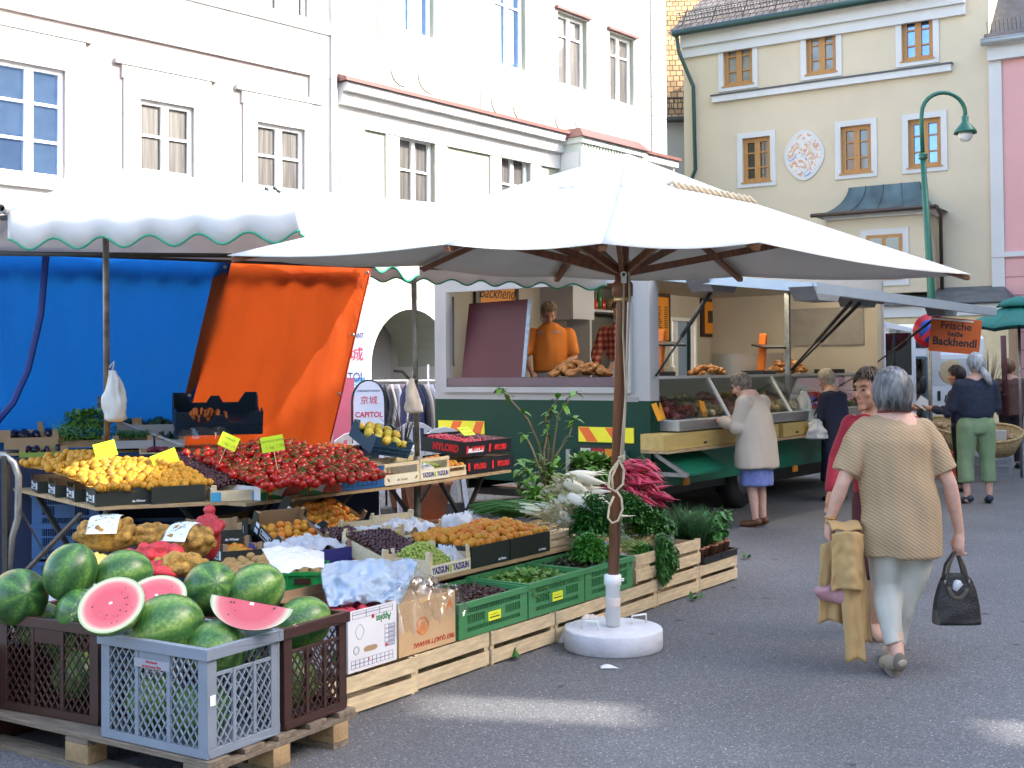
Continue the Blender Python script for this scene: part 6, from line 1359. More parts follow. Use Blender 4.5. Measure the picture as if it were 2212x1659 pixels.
berries([M_ @ Vector(q) for q in ((.04, .06, .1), (wy - .04, .06, .1), (wy - .04, .28, .13), (.04, .28, .13))], .0105, GRP, 'pale green grapes in the lettered poplar box on the right table', 'grapes', 2)
crumple(M_ @ T(.02, .02, .07), 'white film under the grapes in the lettered poplar box', 'plastic_film', wy * .5, .2, .04, FILMW, 4.4, .07, 18, 18, fall=.02)
M_ = TC @ T(.02, .34, .0); wbox(M_, .5, .3, .17, 'long poplar box of white grapes in the second rank of the right table'); berries([M_ @ Vector(q) for q in ((.04, .04, .12), (.46, .04, .12), (.46, .26, .14), (.04, .26, .14))], .0105, GRP, 'yellow green grapes in the second rank box', 'grapes', 1)
M_ = TBm @ T(t2_ + .05, .45, .05); wbox(M_, .42, .3, .15, 'pale poplar box with paper behind the blue tomato crate'); crumple(M_ @ T(.02, .02, .08), 'white paper in the pale box behind the blue tomato crate', 'paper_lining', .36, .25, .02, FILMW, 6.4, .05, 18, 18, fall=.02)
# small apricots box and black radish boxes
xm = cx(940, 1010); M_ = TC @ T(cx(975, 1030).x + .02, .12, 0)
MBX = mat('black_gloss_carton', (.012, .012, .014), .35, amp=.1)
xr0, xr1, xr2 = cx(1012, 1025).x, cx(1066, 1018).x, cx(1112, 1011).x
wbox(TC @ T(cx(975, 1031).x, .02, 0), xr0 - cx(975, 1031).x - .02, .28, .08, 'low poplar box of small apricots beside the black radish boxes')
xq = cx(975, 1031).x; cc = [TC @ Vector(q) for q in ((xq + .03, .05, .08), (xr0 - .05, .05, .08), (xr0 - .05, .27, .13), (xq + .03, .27, .13))]
patch_heap(cc, APM, .026, 'apricot', 'small orange apricot beside the black radish boxes', 'apricot', 'small apricots on the right table', cap=330)
RDB = hue_mat('radish_red', [(0, (.35, .01, .03)), (1, (.5, .02, .06))], .35, 10, .4); RDM = fruit_mesh('radish', .02, RDB, 0)
def radbox(M, w, d, h, label, top, kind):
    o = thing('radish_box', label, 'fruit box', M, 'black boxes of radishes'); b = MB(); t = .005
    b.m = 0; b.bx(0, w, 0, t, 0, h); b.bx(0, w, d - t, d, 0, h * 1.15); b.bx(0, t, t, d - t, 0, h); b.bx(w - t, w, t, d - t, 0, h); b.m = 1; b.bx(t, w - t, t, d - t, .0, .006 if top else h * .9)
    for x in (t, w - t - .002): b.bx(x, x + .002, t, d - t, .01, h * .98)
    b.build('box', [MBX, CARD], o); PR = flat('signal_red_print', (.75, .02, .02)); text('MYLORD', .06, T(w * .52, -.0012, h * .45) @ FRONT, PR, o, bold=.003, sx=.75)
    text('MYLORD', .08, Matrix.Translation((-.0012, d * .45, h * .45)) @ SIDE, PR, o, bold=.004, sx=.8); MB().bx(w * .02, w * .1, -.0015, -.0003, h * .2, h * .75).build('red_mark', PR, o)
    if top:
        n = 0
        cc = [M @ Vector(q) for q in ((.03, .03, h * .85), (w - .03, .03, h * .85), (w - .03, d - .04, h * .95), (.03, d - .04, h * .95))]
        if kind == 'radish': patch_heap(cc, RDM, .021, 'radish', 'round red radish in ' + label[:60], 'radish', 'round radishes', sp=1.15)
        else: berries(cc, .013, mat('dark_cherry_box', (.12, .01, .02), .3, amp=.5, ns=30), 'dark red berries in ' + label[:60], 'berries', 1, cat='berries')
for k, (a_, b2) in enumerate(((xr0, xr1), (xr1, xr2))):
    w_ = b2 - a_ - .006; radbox(TC @ T(a_, .02, 0), w_, .45, .12, ['lower left black box with red lettering', 'lower right black box with red lettering'][k], False, None)
    radbox(TC @ T(a_ + (.0 if k == 0 else -.02), .04, .14) @ RX(R(5)) , w_, .45, .12, ['upper left black box with red lettering, open with round radishes', 'upper right black box with red lettering, open with dark berries'][k], True, 'radish' if k == 0 else 'berry')
price_card(TC @ T(xr1 - .05, .2, .3) @ RX(R(-50)) @ SC(1.3, 1, 1), 'yellow price card lying on the black radish boxes', ('Radieschen', '1 Bund'))
b = MB().bx(.03, xr1 - xr0 - .1, -.0016, -.0004, .02, .11).build('white_ticket', LBL); put(b, TC @ T(xr0, .036, .15)); tag(b, 'white ticket on the front of the upper left radish box', 'ticket')
# tilted dark blue crate of pears / quinces and a blue crate of nectarines
DBL = mat('petrol_blue_plastic', (.015, .055, .1), .45, amp=.1, ns=5)
def bluecrate(M, w, d, h, label, m=DBL):
    o = thing('blue_crate', label, 'crate', M, 'dark blue plastic fruit crates'); b = MB(); t = .01; yz = Matrix(((1, 0, 0, 0), (0, 0, 1, 0), (0, 1, 0, 0), (0, 0, 0, 1))); zx = Matrix(((0, 0, 1, 0), (1, 0, 0, 0), (0, 1, 0, 0), (0, 0, 0, 1)))
    P_ = [(0, 0), (w, 0), (w, h), (w * .86, h), (w * .78, h * .55), (w * .6, h * .55), (w * .55, h * .85), (w * .45, h * .85), (w * .4, h * .55), (w * .22, h * .55), (w * .14, h), (0, h)]
    b.prism(P_, 0, t, M=yz); b.prism(P_, d - t, d, M=yz)
    P_ = [(t, 0), (d - t, 0), (d - t, h), (d * .8, h), (d * .72, h * .6), (d * .28, h * .6), (d * .2, h), (t, h)]
    b.prism(P_, 0, t, M=zx); b.prism(P_, w - t, w, M=zx); b.bx(t, w - t, t, d - t, 0, .01)
    for z in (.03, h * .45): b.bx(-.005, w + .005, -.006, 0, z, z + .008)
    for k in range(5): b.bx(w * (.1 + .19 * k), w * (.1 + .19 * k) + .006, -.006, -.0, .01, h * .5)
    b.build('shell', m, o); return o
Mp = frame(G(800, 980, 1.0), G(886, 975, 1.0))[0] @ RX(R(22)) @ RY(R(10)); bluecrate(Mp, .36, .34, .14, 'tilted petrol blue crate of yellow pears next to the stall pole')
PEAR = hue_mat('pear_skin', [(0, (.3, .34, .04)), (.6, (.55, .42, .05)), (1, (.6, .35, .05))], .45, 9, .5); PRM = fruit_mesh('pear', .036, PEAR, .0, 1.15)
patch_heap([Mp @ Vector(q) for q in ((.05, .04, .09), (.31, .04, .09), (.31, .3, .11), (.05, .3, .11))], PRM, .037, 'pear', 'green yellow pear in the tilted petrol blue crate', 'pear', 'pears in the tilted blue crate')
Mp = frame(G(735, 1000, .93), G(800, 992, .93))[0]; bluecrate(Mp, .3, .3, .12, 'petrol blue crate of nectarines behind the tomatoes'); NEC = hue_mat('nectarine_skin', [(0, (.5, .05, .02)), (.6, (.6, .12, .02)), (1, (.7, .35, .05))], .35, 12, .6)
patch_heap([Mp @ Vector(q) for q in ((.04, .04, .09), (.26, .04, .09), (.26, .26, .11), (.04, .26, .11))], fruit_mesh('nectarine', .033, NEC), .034, 'nectarine', 'red and yellow nectarine in the petrol blue crate behind the tomatoes', 'nectarine', 'nectarines in the blue crate')
MB()
# ---- back rank of vegetable boxes along the tarpaulin (on a raised shelf)
SB, SL = frame(G(-60, 968, 1.05), G(640, 950, 1.05)); 
shf = thing('back_shelf', 'raised shelf for vegetable boxes along the blue tarpaulin', 'shelf', SB @ T(0, .0, -1.0)); MB().bx(0, SL, .02, .8, .93, .95).build('board', W_BOARD, shf); 
for x in (.3, SL - .4): MB().bx(x, x + .04, .4, .44, 0, .93).build('leg', DSTEEL, shf)
SBi = SB.inverted(); bx_ = lambda px, py=958, z=1.05: (SBi @ G(px, py, z)).x
def vbox(px0, px1, y, z, h, label, m=CARD, tilt=0., d=.34, inn=DCIN):
    x0, x1 = bx_(px0), bx_(px1); M_ = SB @ T(x0, y, z - 1.0) @ RX(tilt); o = thing('vegetable_box', label, 'vegetable box', M_, 'vegetable boxes of the back rank'); w = x1 - x0; b = MB(); t = .006
    b.m = 0; b.bx(0, w, 0, t, 0, h * .7); b.bx(0, w, d - t, d, 0, h); b.bx(0, t, t, d - t, 0, h * .9); b.bx(w - t, w, t, d - t, 0, h * .9); b.m = 1; b.bx(t, w - t, t, d - t, 0, .006); b.bx(t, w - t, d - t - .002, d - t, .006, h * .95)
    for x in (t, w - t - .04): b.prism([(x, t), (x + .04, t), (x + (.0 if x < w / 2 else .04), t + .04)], .006, h * 1.15)
    b.build('box', [m, inn], o); return M_, w
GP = flat('grey_white_carton', (.42, .42, .43), .7)
def sticks(M, w, d, z, n, r, L_, m, label, name, cat, seed=1, taper=.6, droop=.02, kind='stuff'):
    random.seed(seed); mb = MB()
    for k in range(n):
        x = random.uniform(.03, w - .03); y = random.uniform(.04, d * .3); a = random.gauss(0, .15); zz = z + random.uniform(0, .05)
        mb.tube([(x, y, zz), (x + math.sin(a) * L_ * .5, y + L_ * .5, zz + droop), (x + math.sin(a) * L_, y + L_, zz)], [r * taper, r, r * taper], 7)
    o = mb.build(name, m); put(o, M); return tag(o, label, cat, kind=kind)
AUB = mat('aubergine_skin', (.012, .006, .016), .15, amp=.3); CUC = mat('cucumber_skin', (.012, .05, .018), .35, amp=.35, ns=20); BEAN = mat('green_beans', (.04, .14, .03), .5, amp=.4, ns=20)
M_, w = vbox(-30, 95, .35, 1.02, .14, 'brown cardboard box with mixed vegetables in the far left corner'); 
M_, w = vbox(20, 130, .0, .98, .13, 'brown cardboard box of shiny black aubergines'); sticks(M_, w, .3, .06, 12, .035, .18, AUB, 'shiny black aubergines in the brown box at the left', 'aubergines', 'aubergine', 3)
M_, w = vbox(55, 150, -.28, .9, .1, 'lime green carton in front of the aubergines', m=flat('lime_carton', (.25, .38, .06)), d=.26); sticks(M_, w, .24, .04, 8, .02, .15, AUB, 'dark vegetables in the lime green carton', 'vegetables', 'vegetable', 3)
CEL = leaf_mat('celery_greens', (.1, .25, .035)); M_, w = vbox(128, 232, .05, .98, .08, 'low box under the heap of leafy celery'); mb = MB()
for k in range(260):
    a = random.uniform(-.6, .6); p = Vector((random.uniform(0, w), random.uniform(-.1, .25), random.uniform(.05, .16))); q_ = p + Vector((math.sin(a) * .2, math.cos(a) * .14, random.uniform(-.03, .1))); mb.tube([p, q_], [.004, .002], 4)
leafclump(mb, (w / 2 + .03, .18, .2), (w * .5, .15, .1), 900, .035, .025); o = mb.build('celery_heap', CEL); put(o, M_); tag(o, 'heap of leafy green celery left of the stall pole', 'celery', kind='stuff')
M_, w = vbox(243, 330, -.1, .97, .09, 'box of green beans right of the stall pole', m=GP); sticks(M_, w, .3, .07, 130, .006, .17, BEAN, 'green beans in the box right of the stall pole', 'green_beans', 'beans', 5)
M_, w = vbox(252, 300, .32, 1.06, .12, 'grey box with dark vegetables behind the pole', m=GP); sticks(M_, w, .3, .06, 10, .022, .2, CUC, 'dark cucumbers in the grey box behind the pole', 'cucumbers', 'cucumber', 6)
M_, w = vbox(295, 395, .3, 1.05, .13, 'grey box of big dark courgettes against the tarpaulin', m=GP); sticks(M_, w, .3, .06, 14, .032, .2, CUC, 'big dark green courgettes in the grey box', 'courgettes', 'courgette', 7)
M_, w = vbox(335, 400, -.1, .97, .09, 'grey box of small gherkins behind the tomatoes', m=GP); sticks(M_, w, .3, .05, 40, .012, .1, CUC, 'small gherkins in the grey box behind the tomatoes', 'gherkins', 'gherkin', 8)
sl = MB(); sl.bar((bx_(265), .35, .16), (bx_(392), -.35, .0), .03, .01); o = sl.build('grey_slat', GP); put(o, SB); tag(o, 'long grey slat lying across the vegetable boxes', 'slat')
M_, w = vbox(300, 370, -.36, .9, .07, 'box of red onions in paper behind the cherries', m=WY, d=.25); o = MB()
for k in range(14): o.ell((random.uniform(.04, w - .04), random.uniform(.04, .2), .06), (.03, .03, .027))
o = o.build('red_onions', mat('red_onion_skin', (.18, .02, .04), .4, amp=.3)); put(o, M_); tag(o, 'red onions in the low box behind the cherries', 'onions', kind='stuff')
x0, x1 = bx_(378), bx_(578); bluecrate(SB @ T(x0, -.1, .06) @ RX(R(18)), x1 - x0, .5, .2, 'big dark navy plastic crate with carrots tilted against the orange tarpaulin', m=flat('navy_plastic', (.012, .03, .055), .5))
sticks(SB @ T(x0 + .1, -.05, .1) @ RX(R(18)), .35, .3, .06, 22, .014, .16, mat('carrot_skin', (.6, .16, .02), .5, amp=.2), 'orange carrots in the big navy crate', 'carrots', 'carrot', 9)
crumple(SB @ T(x0 + .0, -.16, .1), 'milky plastic bag over the rim of the navy carrot crate', 'plastic_bag', .45, .3, .06, CLEAR, 1.1, .06, 24, 24, fall=.06)
random.seed(21)
# ---- blue crates stacked under the left table, dolly tube at the edge
USB, _ = frame(G(20, 1200, 0.35), G(200, 1200, 0.35))
kk = 0
for x, z, lb in ((0, 0, 'bottom left'), (0, .27, 'middle left'), (0, .5, 'top left'), (.55, 0, 'bottom right'), (.55, .27, 'middle right')):
    slot_crate(USB @ T(x, .35, z - .35 + .0), BLC, 'blue slotted crate in the stack under the left table, ' + lb, w=.5, d=.4, h=.25, group='blue crates under the left table', tagc=False)
o = MB().bx(0, 5, 0, .02, 0, 1.0).build('added_back_cloth', flat('dark_backdrop_cloth', (.02, .03, .07), .9)); put(o, TA @ T(-2.8, 1.6, -.78)); tag(o, 'dark blue cloth added behind the tables to cover the bright ground', 'cloth')  # added dark sheet, hides the sunlit ground behind the tables
for k, (x, y, z, w_, h_, c_, lb) in enumerate(((1.0, .9, 0, .5, .3, (.35, .3, .22), 'pale carton on the ground under the tomato table'), (.4, 1.0, 0, .4, .45, (.03, .1, .3), 'blue carton on the ground under the left table'), (1.6, .9, 0, .45, .22, (.3, .2, .1), 'brown carton on the ground under the tomato table'), (.55, .6, .35, .3, .2, (.4, .38, .33), 'white printed carton on the crates under the left table'))):
    o = MB().bx(0, w_, 0, .4, 0, h_).build('storage_carton', flat('storage_%d' % k, c_, .8)); put(o, TA @ T(x, y, -.78 + z)); tag(o, lb, 'carton', 'cartons stored under the tables')
hd = thing('hand_truck', 'steel hand truck with a curved tube handle at the left edge', 'hand truck', T(*q(30, 1250), 0)); Y_ = 6.9
b = MB(); b.tube([D(-30, 980, Y_), D(10, 984, Y_), D(30, 1000, Y_), D(40, 1030, Y_), D(38, 1120, Y_), D(26, 1160, Y_), D(18, 1250, Y_)], .02, 10); b.build('handle', STEEL, hd, world=True)
b = MB(); b.bar(D(12, 985, Y_), D(14, 1290, Y_), .05, .03); b.bar(D(36, 1085, Y_ + .1), D(125, 1250, Y_ + .2), .025, .01); b.bar(D(175, 1110, Y_ + .4), D(50, 1240, Y_), .025, .02); b.build('frame', DSTEEL, hd, world=True)
# ================================================================ STALL FRAME, CANOPY, TARPAULINS
CANV = mat('white_canvas', (.74, .74, .73), .8, amp=.05, ns=3, trans=.22, bump=.1, bs=15)
PIPE = flat('green_piping', (.01, .25, .14), .5)
st = thing('market_stall', 'white canvas stall roof with green scalloped edge on steel poles', 'market stall', T(-2.6, 8.2, 0))
FL, FR = D(17, 455, 7.5), D(648, 432, 7.05); BL, BM, BR = D(-60, 541, 9.3), D(800, 575, 10.9), D(1310, 590, 9.6); FL.z = FL.z
RL, RR_ = D(232, 362, 8.3), D(720, 418, 9.2)
def sag(p, q, r_, s, u, v, k=.03): 
    x = bil([p, q, r_, s], u, v); x.z -= k * math.sin(math.pi * u) * math.sin(math.pi * v); return x
b = MB()
R2_ = D(960, 440, 9.4); F2_ = D(905, 535, 8.6)
b.grid(lambda u, v: sag(FR, F2_, R2_, RR_, u, v), 16, 10); b.grid(lambda u, v: sag(FL, FR, RR_, RL, u, v), 24, 12)                  # front slope
b.grid(lambda u, v: sag(RL, RR_, BM, BL, u, v), 24, 10)                  # back slope
b.grid(lambda u, v: sag(F2_, BR, BM, R2_, u, v, .02), 18, 12); b.add([RR_, R2_, BM], [(0, 1, 2)])             # right hip
b.add([FL, RL, BL], [(0, 2, 1)])
cnv = b.build('canopy', CANV, st, world=True, solid=.004)
def valance(name, p, q, n, drop, m, parent, amp=.05, edge=True, rip=.0):
    nn_ = n * 10; v_ = []; f_ = []; top = []
    d = (q - p); nrm = Vector((d.y, -d.x, 0)).normalized()
    for i in range(nn_ + 1):
        u = i / nn_; a = p.lerp(q, u); w = drop - amp * (1 - abs(math.sin(math.pi * n * u))) ** 1.0; w = drop - amp * .5 * (1 + math.cos(2 * math.pi * n * u))
        o_ = nrm * (rip * math.sin(u * n * 3.1))
        v_ += [a, a + o_ * .5 - Vector((0, 0, w * .5)), a + o_ - Vector((0, 0, w))]; top.append(a + o_ - Vector((0, 0, w)))
    for i in range(nn_):
        for k in (0, 1): f_.append((3 * i + k, 3 * i + 3 + k, 3 * i + 4 + k, 3 * i + 1 + k))
    mb = MB(); mb.add(v_, f_, True); x = mb.build(name, m, parent, world=True, solid=.003)
    if edge: t = MB(); t.tube(top, .007, 5); t.build('piping', PIPE, x, world=True)
    return x
valance('valance', FL, FR, 6, .25, CANV, st, .07, rip=.008)
valance('valance', FR, F2_, 4, .27, CANV, st, .07)
valance('valance', BM + Vector((0, .0, .1)), BR + Vector((0, 0, .1)), 8, .24, CANV, st, .045, rip=.01)
valance('valance', BL + Vector((0, .16, 0)), BM + Vector((0, .16, .0)), 13, .2, mat('shade_grey_canvas', (.5, .5, .5), .8, amp=.05), st, .05, edge=False)  # greyer copy of the white canvas, shade put into its colour
P_ = [D(228, 500, 7.75), D(893, 575, 9.5)]
for k, (p, px2) in enumerate(zip(P_, (231, 900))):
    bt_ = Vector((p.x + .02, p.y, 0)) if k else Vector((D(232, 950, 8.45).x, 8.45, 0)); pm = MB(); pm.tube([bt_, bt_ + Vector((0, 0, .95))], .03, 12); pm.tube([bt_ + Vector((0, 0, .95)), p + Vector((0, 0, .12))], .021, 12); pm.build('pole', mat('worn_pole_steel', (.2, .19, .17), .45, metal=.6, amp=.35, ns=12), st, world=True)
    pm = MB(); c = (bt_ + Vector((0, 0, .95))).lerp(p, .3) if k == 0 else bt_ + Vector((0, 0, 1.45)); pm.bx(-.055, .0, -.03, .03, -.04, .04, M=Matrix.Translation(c)); pm.tube([c + Vector((-.03, -.05, 0)), c + Vector((-.03, .03, 0))], .02, 8); pm.build('clamp', DSTEEL, st, world=True)
b = MB(); b.tube([FL + Vector((-.06, .04, -.04)), FR + Vector((.0, .04, -.04))], .018, 8); b.tube([FL + Vector((-.02, -.06, 0)), BL], .018, 8); b.tube([BL, BM], .02, 8);  b.tube([BM, BR], .018, 8); b.tube([RL + Vector((0, 0, -.05)), RR_ + Vector((0, 0, -.06))], .016, 8); b.tube([D(0, 548, 8.2), D(500, 552, 8.4)], .016, 8); b.build('roof_tubes', DSTEEL, st, world=True)
b = MB(); b.lathe([(.03, 0), (.03, .05), (.02, .05), (.02, 0)], 14, M=Matrix.Translation(FL + Vector((0, -.05, 0))) @ RX(math.pi / 2)); b.build('tube_end', STEEL, st, world=True)
b = MB()
for px, py in ((572, 407), (590, 406), (598, 412)): b.tube([D(px, py, 7.9), D(px + 8, py + 3, 7.9)], .012, 6)
b.build('rope_knots', DSTEEL, st, world=True)
# legs of the right pole
b = MB(); fp = P_[1]; 
for dx, dy in ((-.35, .1), (.3, -.1), (.1, .35)): b.bar((fp.x + .02, fp.y, .42), (fp.x + dx, fp.y + dy, .0), .03, .02)
b.build('pole_foot', DSTEEL, st, world=True)
def tarp_mat(name, col, g=.72):
    def ex(m, N, L, b, mp, cr):
        nz = N.new('ShaderNodeTexNoise'); nz.inputs['Scale'].default_value = 2.2; nz.inputs['Detail'].default_value = 7; nz.inputs['Distortion'].default_value = 1.5; L.new(mp.outputs[0], nz.inputs[0])
        bp = N.new('ShaderNodeBump'); bp.inputs['Strength'].default_value = .8; bp.inputs['Distance'].default_value = .06; L.new(nz.outputs[0], bp.inputs['Height']); L.new(bp.outputs[0], b.inputs['Normal'])
    return mat(name, col, .4, amp=.1, ns=1.5, trans=g, extra=ex, stretch=(1, 1, .5))
def tarp(name, label, tl, tr, br, bl, m, seam=None, hem=None):
    o = thing(name, label, 'tarpaulin', T(tl.x, tl.y, 0)); 
    def f(u, v):
        p = bil([bl, br, tr, tl], u, v); n_ = noise.noise(Vector((u * 3, v * 2, tl.x))) * .05 + noise.noise(Vector((u * 9, v * 4, 5))) * .018 + .02 * math.sin(u * 30 + v * 3) * (1 - v) * .5; return p + Vector((n_ * .3, -n_, 0))
    x = MB().grid(f, 60, 40).build('sheet', m, o, world=True)
    e = MB(); e.tube([f(1, v / 20) for v in range(21)], .008, 5); e.tube([f(u / 20, 1) for u in range(21)], .008, 5); e.build('hem', m, o, world=True)
    ey = MB()
    for v in (.05, .35, .65, .97): ey.lathe([(.008, 0), (.016, 0), (.016, .006), (.008, .006)], 10, M=Matrix.Translation(f(.985, v) + Vector((0, -.02, 0))) @ RX(math.pi / 2))
    ey.build('eyelets', STEEL, o, world=True); return o, f
TO_ = Vector((0, .04, .0))
o1_, f1 = tarp('blue_tarpaulin', 'bright blue tarpaulin closing the back of the stall', BL + TO_, BL.lerp(BM, .61) + TO_, D(375, 1010, 10.4), D(-120, 1010, 9.6), tarp_mat('blue_tarp_sheet', (.005, .1, .4)))
tarp('orange_tarpaulin', 'orange tarpaulin hanging beside the blue one', BL.lerp(BM, .57) + TO_ * 2, BM + TO_ * 2, D(703, 1000, 10.9), D(365, 1000, 10.35), tarp_mat('orange_tarp_sheet', (.55, .085, .013)))
b = MB(); pts = [D(*q_, 9.4) for q_ in ((100, 545), (88, 680), (60, 800), (28, 870), (-10, 915))]; b.tube(pts, .028, 6, flat=.15); o = b.build('dark_strap', flat('dark_blue_strap', (.005, .03, .2), .6)); tag(o, 'dark blue strap hanging in a curve in front of the blue tarpaulin', 'strap')
def hangbag(p, w, h, label, m, seed):
    def f(a, v):
        t = 1 - v; prof = .28 + .72 * math.sin(min(1, t * 1.25) * math.pi / 2) if t > .12 else .28 + t; prof *= 1 if t < .93 else math.sqrt(max(0.0, 1 - ((t - .93) / .07) ** 2)) * .4 + .6
        an = 2 * math.pi * a; r = w / 2 * prof * (1 + .55 * noise.noise(Vector((math.cos(an) * 1.3, math.sin(an) * 1.3, t * 2.5 + seed))) + .16 * noise.noise(Vector((math.cos(an) * 5, math.sin(an) * 5, t * 6 + seed)))) * (1 + .1 * math.sin(an * 7) * (1 - t)); return (p.x + r * math.cos(an) + .02 * t, p.y + .6 * r * math.sin(an), p.z - h * t)
    mb = MB(); mb.grid(f, 36, 20); mb.add([f(k / 36, 0) for k in range(36)], [tuple(range(36))]); mb.tube([p, p + Vector((.01, 0, .06)), p + Vector((-.02, 0, .02))], .006, 5); o = mb.build('carrier_bag', m, solid=.0015); return tag(o, label, 'carrier bag')
BAGM = mat('white_bag_plastic', (.7, .7, .66), .4, amp=.06, trans=.25)
hangbag(D(243, 800, 8.0), .15, .34, 'white carrier bag tied to the left stall pole', BAGM, 1); hangbag(D(889, 818, 9.35), .13, .27, 'cream cloth bag tied to the right stall pole', mat('cream_cloth', (.6, .52, .42), .8, amp=.1), 5)
b = MB(); b.tube([D(850, 801, 9.4), D(870, 803, 9.4), D(893, 828, 9.4)], .012, 6); b.tube([D(893, 828, 9.4), D(900, 815, 9.4)], .025, 6); tag(b.build('clamp_hook', DSTEEL), 'dark steel hook clamped to the right stall pole', 'hook')
# ================================================================ BIG PARASOL
UM = T(*tuple(G(1325, 1398))[:2], 0); um = thing('parasol', 'big off white canvas parasol with dark wooden pole and ribs', 'parasol', UM)
ub = G(1325, 1398); Yc = ub.y; top_ = D(1355, 350, Yc + .05); hub = D(1345, 606, Yc)
RV = dict(L=D(491, 552, 6.5), NL=D(960, 528, 5.96), NM=D(1300, 526, 5.93), NR=D(1640, 524, 5.9), R=D(2098, 593, 7.9), F3=D(1602, 597, 8.05), F2=D(1200, 597, 8.05), F1=D(908, 574, 7.3))
orde = ['L', 'NL', 'NM', 'NR', 'R', 'F3', 'F2', 'F1']; rim = [RV[k] for k in orde]
UC = mat('off_white_parasol_canvas', (.68, .66, .61), .8, amp=.08, ns=2.5, trans=.12, bump=.06, bs=60)
b = MB(); ns = 10; nr = 14
for k in range(8):
    p, q_ = rim[k], rim[(k + 1) % 8]
    def f(u, v, p=p, q_=q_):
        r = p.lerp(q_, u); r.z -= .035 * math.sin(math.pi * u) * -.6; x = top_.lerp(r, v); x.z -= .05 * math.sin(math.pi * u) * v * v; return x
    b.grid(f, ns, nr)
cnp = b.build('canopy', UC, um, world=True, solid=.003)
b = MB()
for k in range(8):
    p, q_ = rim[k], rim[(k + 1) % 8]
    def f(u, v, p=p, q_=q_):
        r = p.lerp(q_, u); x = top_.lerp(r, v * .36); x.z += .05 - .05 * v - .012 * math.sin(math.pi * u) * v + (.02 * noise.noise(Vector((u * 5 + k, v, 3))) * v); return x
    b.grid(f, ns, 6)
b.build('top_vent', UC, um, world=True, solid=.003)
lp = MB()
for k in range(14):
    u_ = k / 14; p = top_.lerp(rim[4], .1 + .26 * u_); p = top_.lerp(rim[4], .33).lerp(top_.lerp(rim[3], .33), u_) + Vector((0, 0, .0)); lp.tube([p + Vector((-.04, 0, 0)), p + Vector((0, -.02, .025)), p + Vector((.04, 0, -.01))], .012, 6)
lp.build('cord_lacing', mat('cream_cord', (.6, .5, .35), .8), um, world=True)
for k in range(8):
    r = rim[k]; a_ = top_ + Vector((0, 0, -.09)); 
    m_ = a_.lerp(r, .52) + Vector((0, 0, -.06)); e = r + Vector((0, 0, -.03)); rb = MB(); rb.bar(a_, e.lerp(a_, .01), .035, .028); rb.build('rib', W_POLE, um, world=True)
    sm_ = MB(); m2 = a_.lerp(e, .55); sm_.bar(hub + Vector((0, 0, .04)), m2, .028, .042); sm_.build('strut', W_POLE, um, world=True)
b = MB(); b.tube([ub + Vector((0, 0, .3)), hub, top_ + Vector((0, 0, -.03))], [.033, .031, .028], 14); b.build('pole', W_POLE, um, world=True)
b = MB(); b.lathe([(.035, -.1), (.06, -.09), (.06, -.02), (.045, .0), (.045, .05)], 16, M=Matrix.Translation(hub)); b.build('hub', W_POLE, um, world=True)
b = MB(); b.lathe([(.047, -.125), (.05, -.12), (.05, -.1), (.047, -.095)], 18, M=Matrix.Translation(hub)); b.build('brass_ring', mat('brass', (.5, .38, .18), .3, metal=1.), um, world=True)
b = MB(); c = hub + Vector((0, -.07, .03)); b.tube([c + Vector((.015 * math.cos(t), 0, .015 * math.sin(t))) for t in [k * .6 for k in range(12)]], .006, 6); b.bx(-.015, .015, -.01, .01, -.05, -.015, M=Matrix.Translation(c)); b.build('pulley', WHITE, um, world=True)
dv = lambda px, py, y=-.06: D(px, py, Yc + y)
b = MB(); CORD = mat('cream_cord', (.6, .5, .35), .8)
b.tube([dv(1348, 600), dv(1346, 720), dv(1352, 850), dv(1340, 995)], .006, 6); b.tube([dv(1358, 560), dv(1360, 650), dv(1354, 800), dv(1350, 900), dv(1345, 995)], .006, 6)
b.tube([dv(1340, 990), dv(1318, 1020), dv(1314, 1052), dv(1330, 1062), dv(1346, 1045), dv(1348, 1015), dv(1338, 995)], .008, 6); b.tube([dv(1335, 1000), dv(1322, 1030), dv(1324, 1055)], .007, 6)
b.tube([dv(1330, 1058), dv(1342, 1075), dv(1345, 1100), dv(1335, 1125), dv(1322, 1130), dv(1313, 1118), dv(1316, 1095), dv(1326, 1072)], .007, 6); b.tube([dv(1336, 990), dv(1346, 985), dv(1345, 1000)], .012, 6); b.build('cord', CORD, um, world=True)
bs_ = thing('concrete_foot', 'round white concrete parasol foot with two wire handles', 'parasol base', UM)
CONC = mat('white_painted_concrete', (.62, .62, .65), .65, amp=.1, ns=7, bump=.2, bs=40)
MB().lathe([(0, 0), (.28, 0), (.287, .006), (.287, .108), (.282, .116), (.275, .118), (0, .122)], 48).build('disc', CONC, bs_)
MB().lathe([(.043, .1265), (.043, .36), (.05, .365), (.05, .42), (.036, .425)], 20).build('tube', flat('white_pipe', (.78, .78, .78), .35), bs_); MB().bx(.03, .065, -.01, .01, .385, .4).build('screw', WHITE, bs_)
MB().lathe([(.0437, .24), (.0439, .245), (.0439, .285), (.0437, .29)], 20).build('pipe_label', flat('cream_pink_label', (.7, .6, .55)), bs_)
for x, y, a in ((-.14, -.08, .4), (.16, .08, -.5)):
    p = Vector((x, y, .12)); d = Vector((math.cos(a), -math.sin(a), 0)) * .05; MB().tube([p - d, p - d + Vector((0, 0, .05)), p + d + Vector((0, 0, .05)), p + d], .006, 6).build('handle', WHITE, bs_)
o = MB(); o.grid(lambda u, v: (u * .1 - .05, v * .045, .006 + .012 * math.sin(u * 4) * v), 8, 3); o = o.build('paper_scrap', PAP, solid=.001); p = G(1317, 1446); put(o, T(p.x, p.y, 0)); tag(o, 'small white scrap of paper on the asphalt in front of the parasol foot', 'paper')
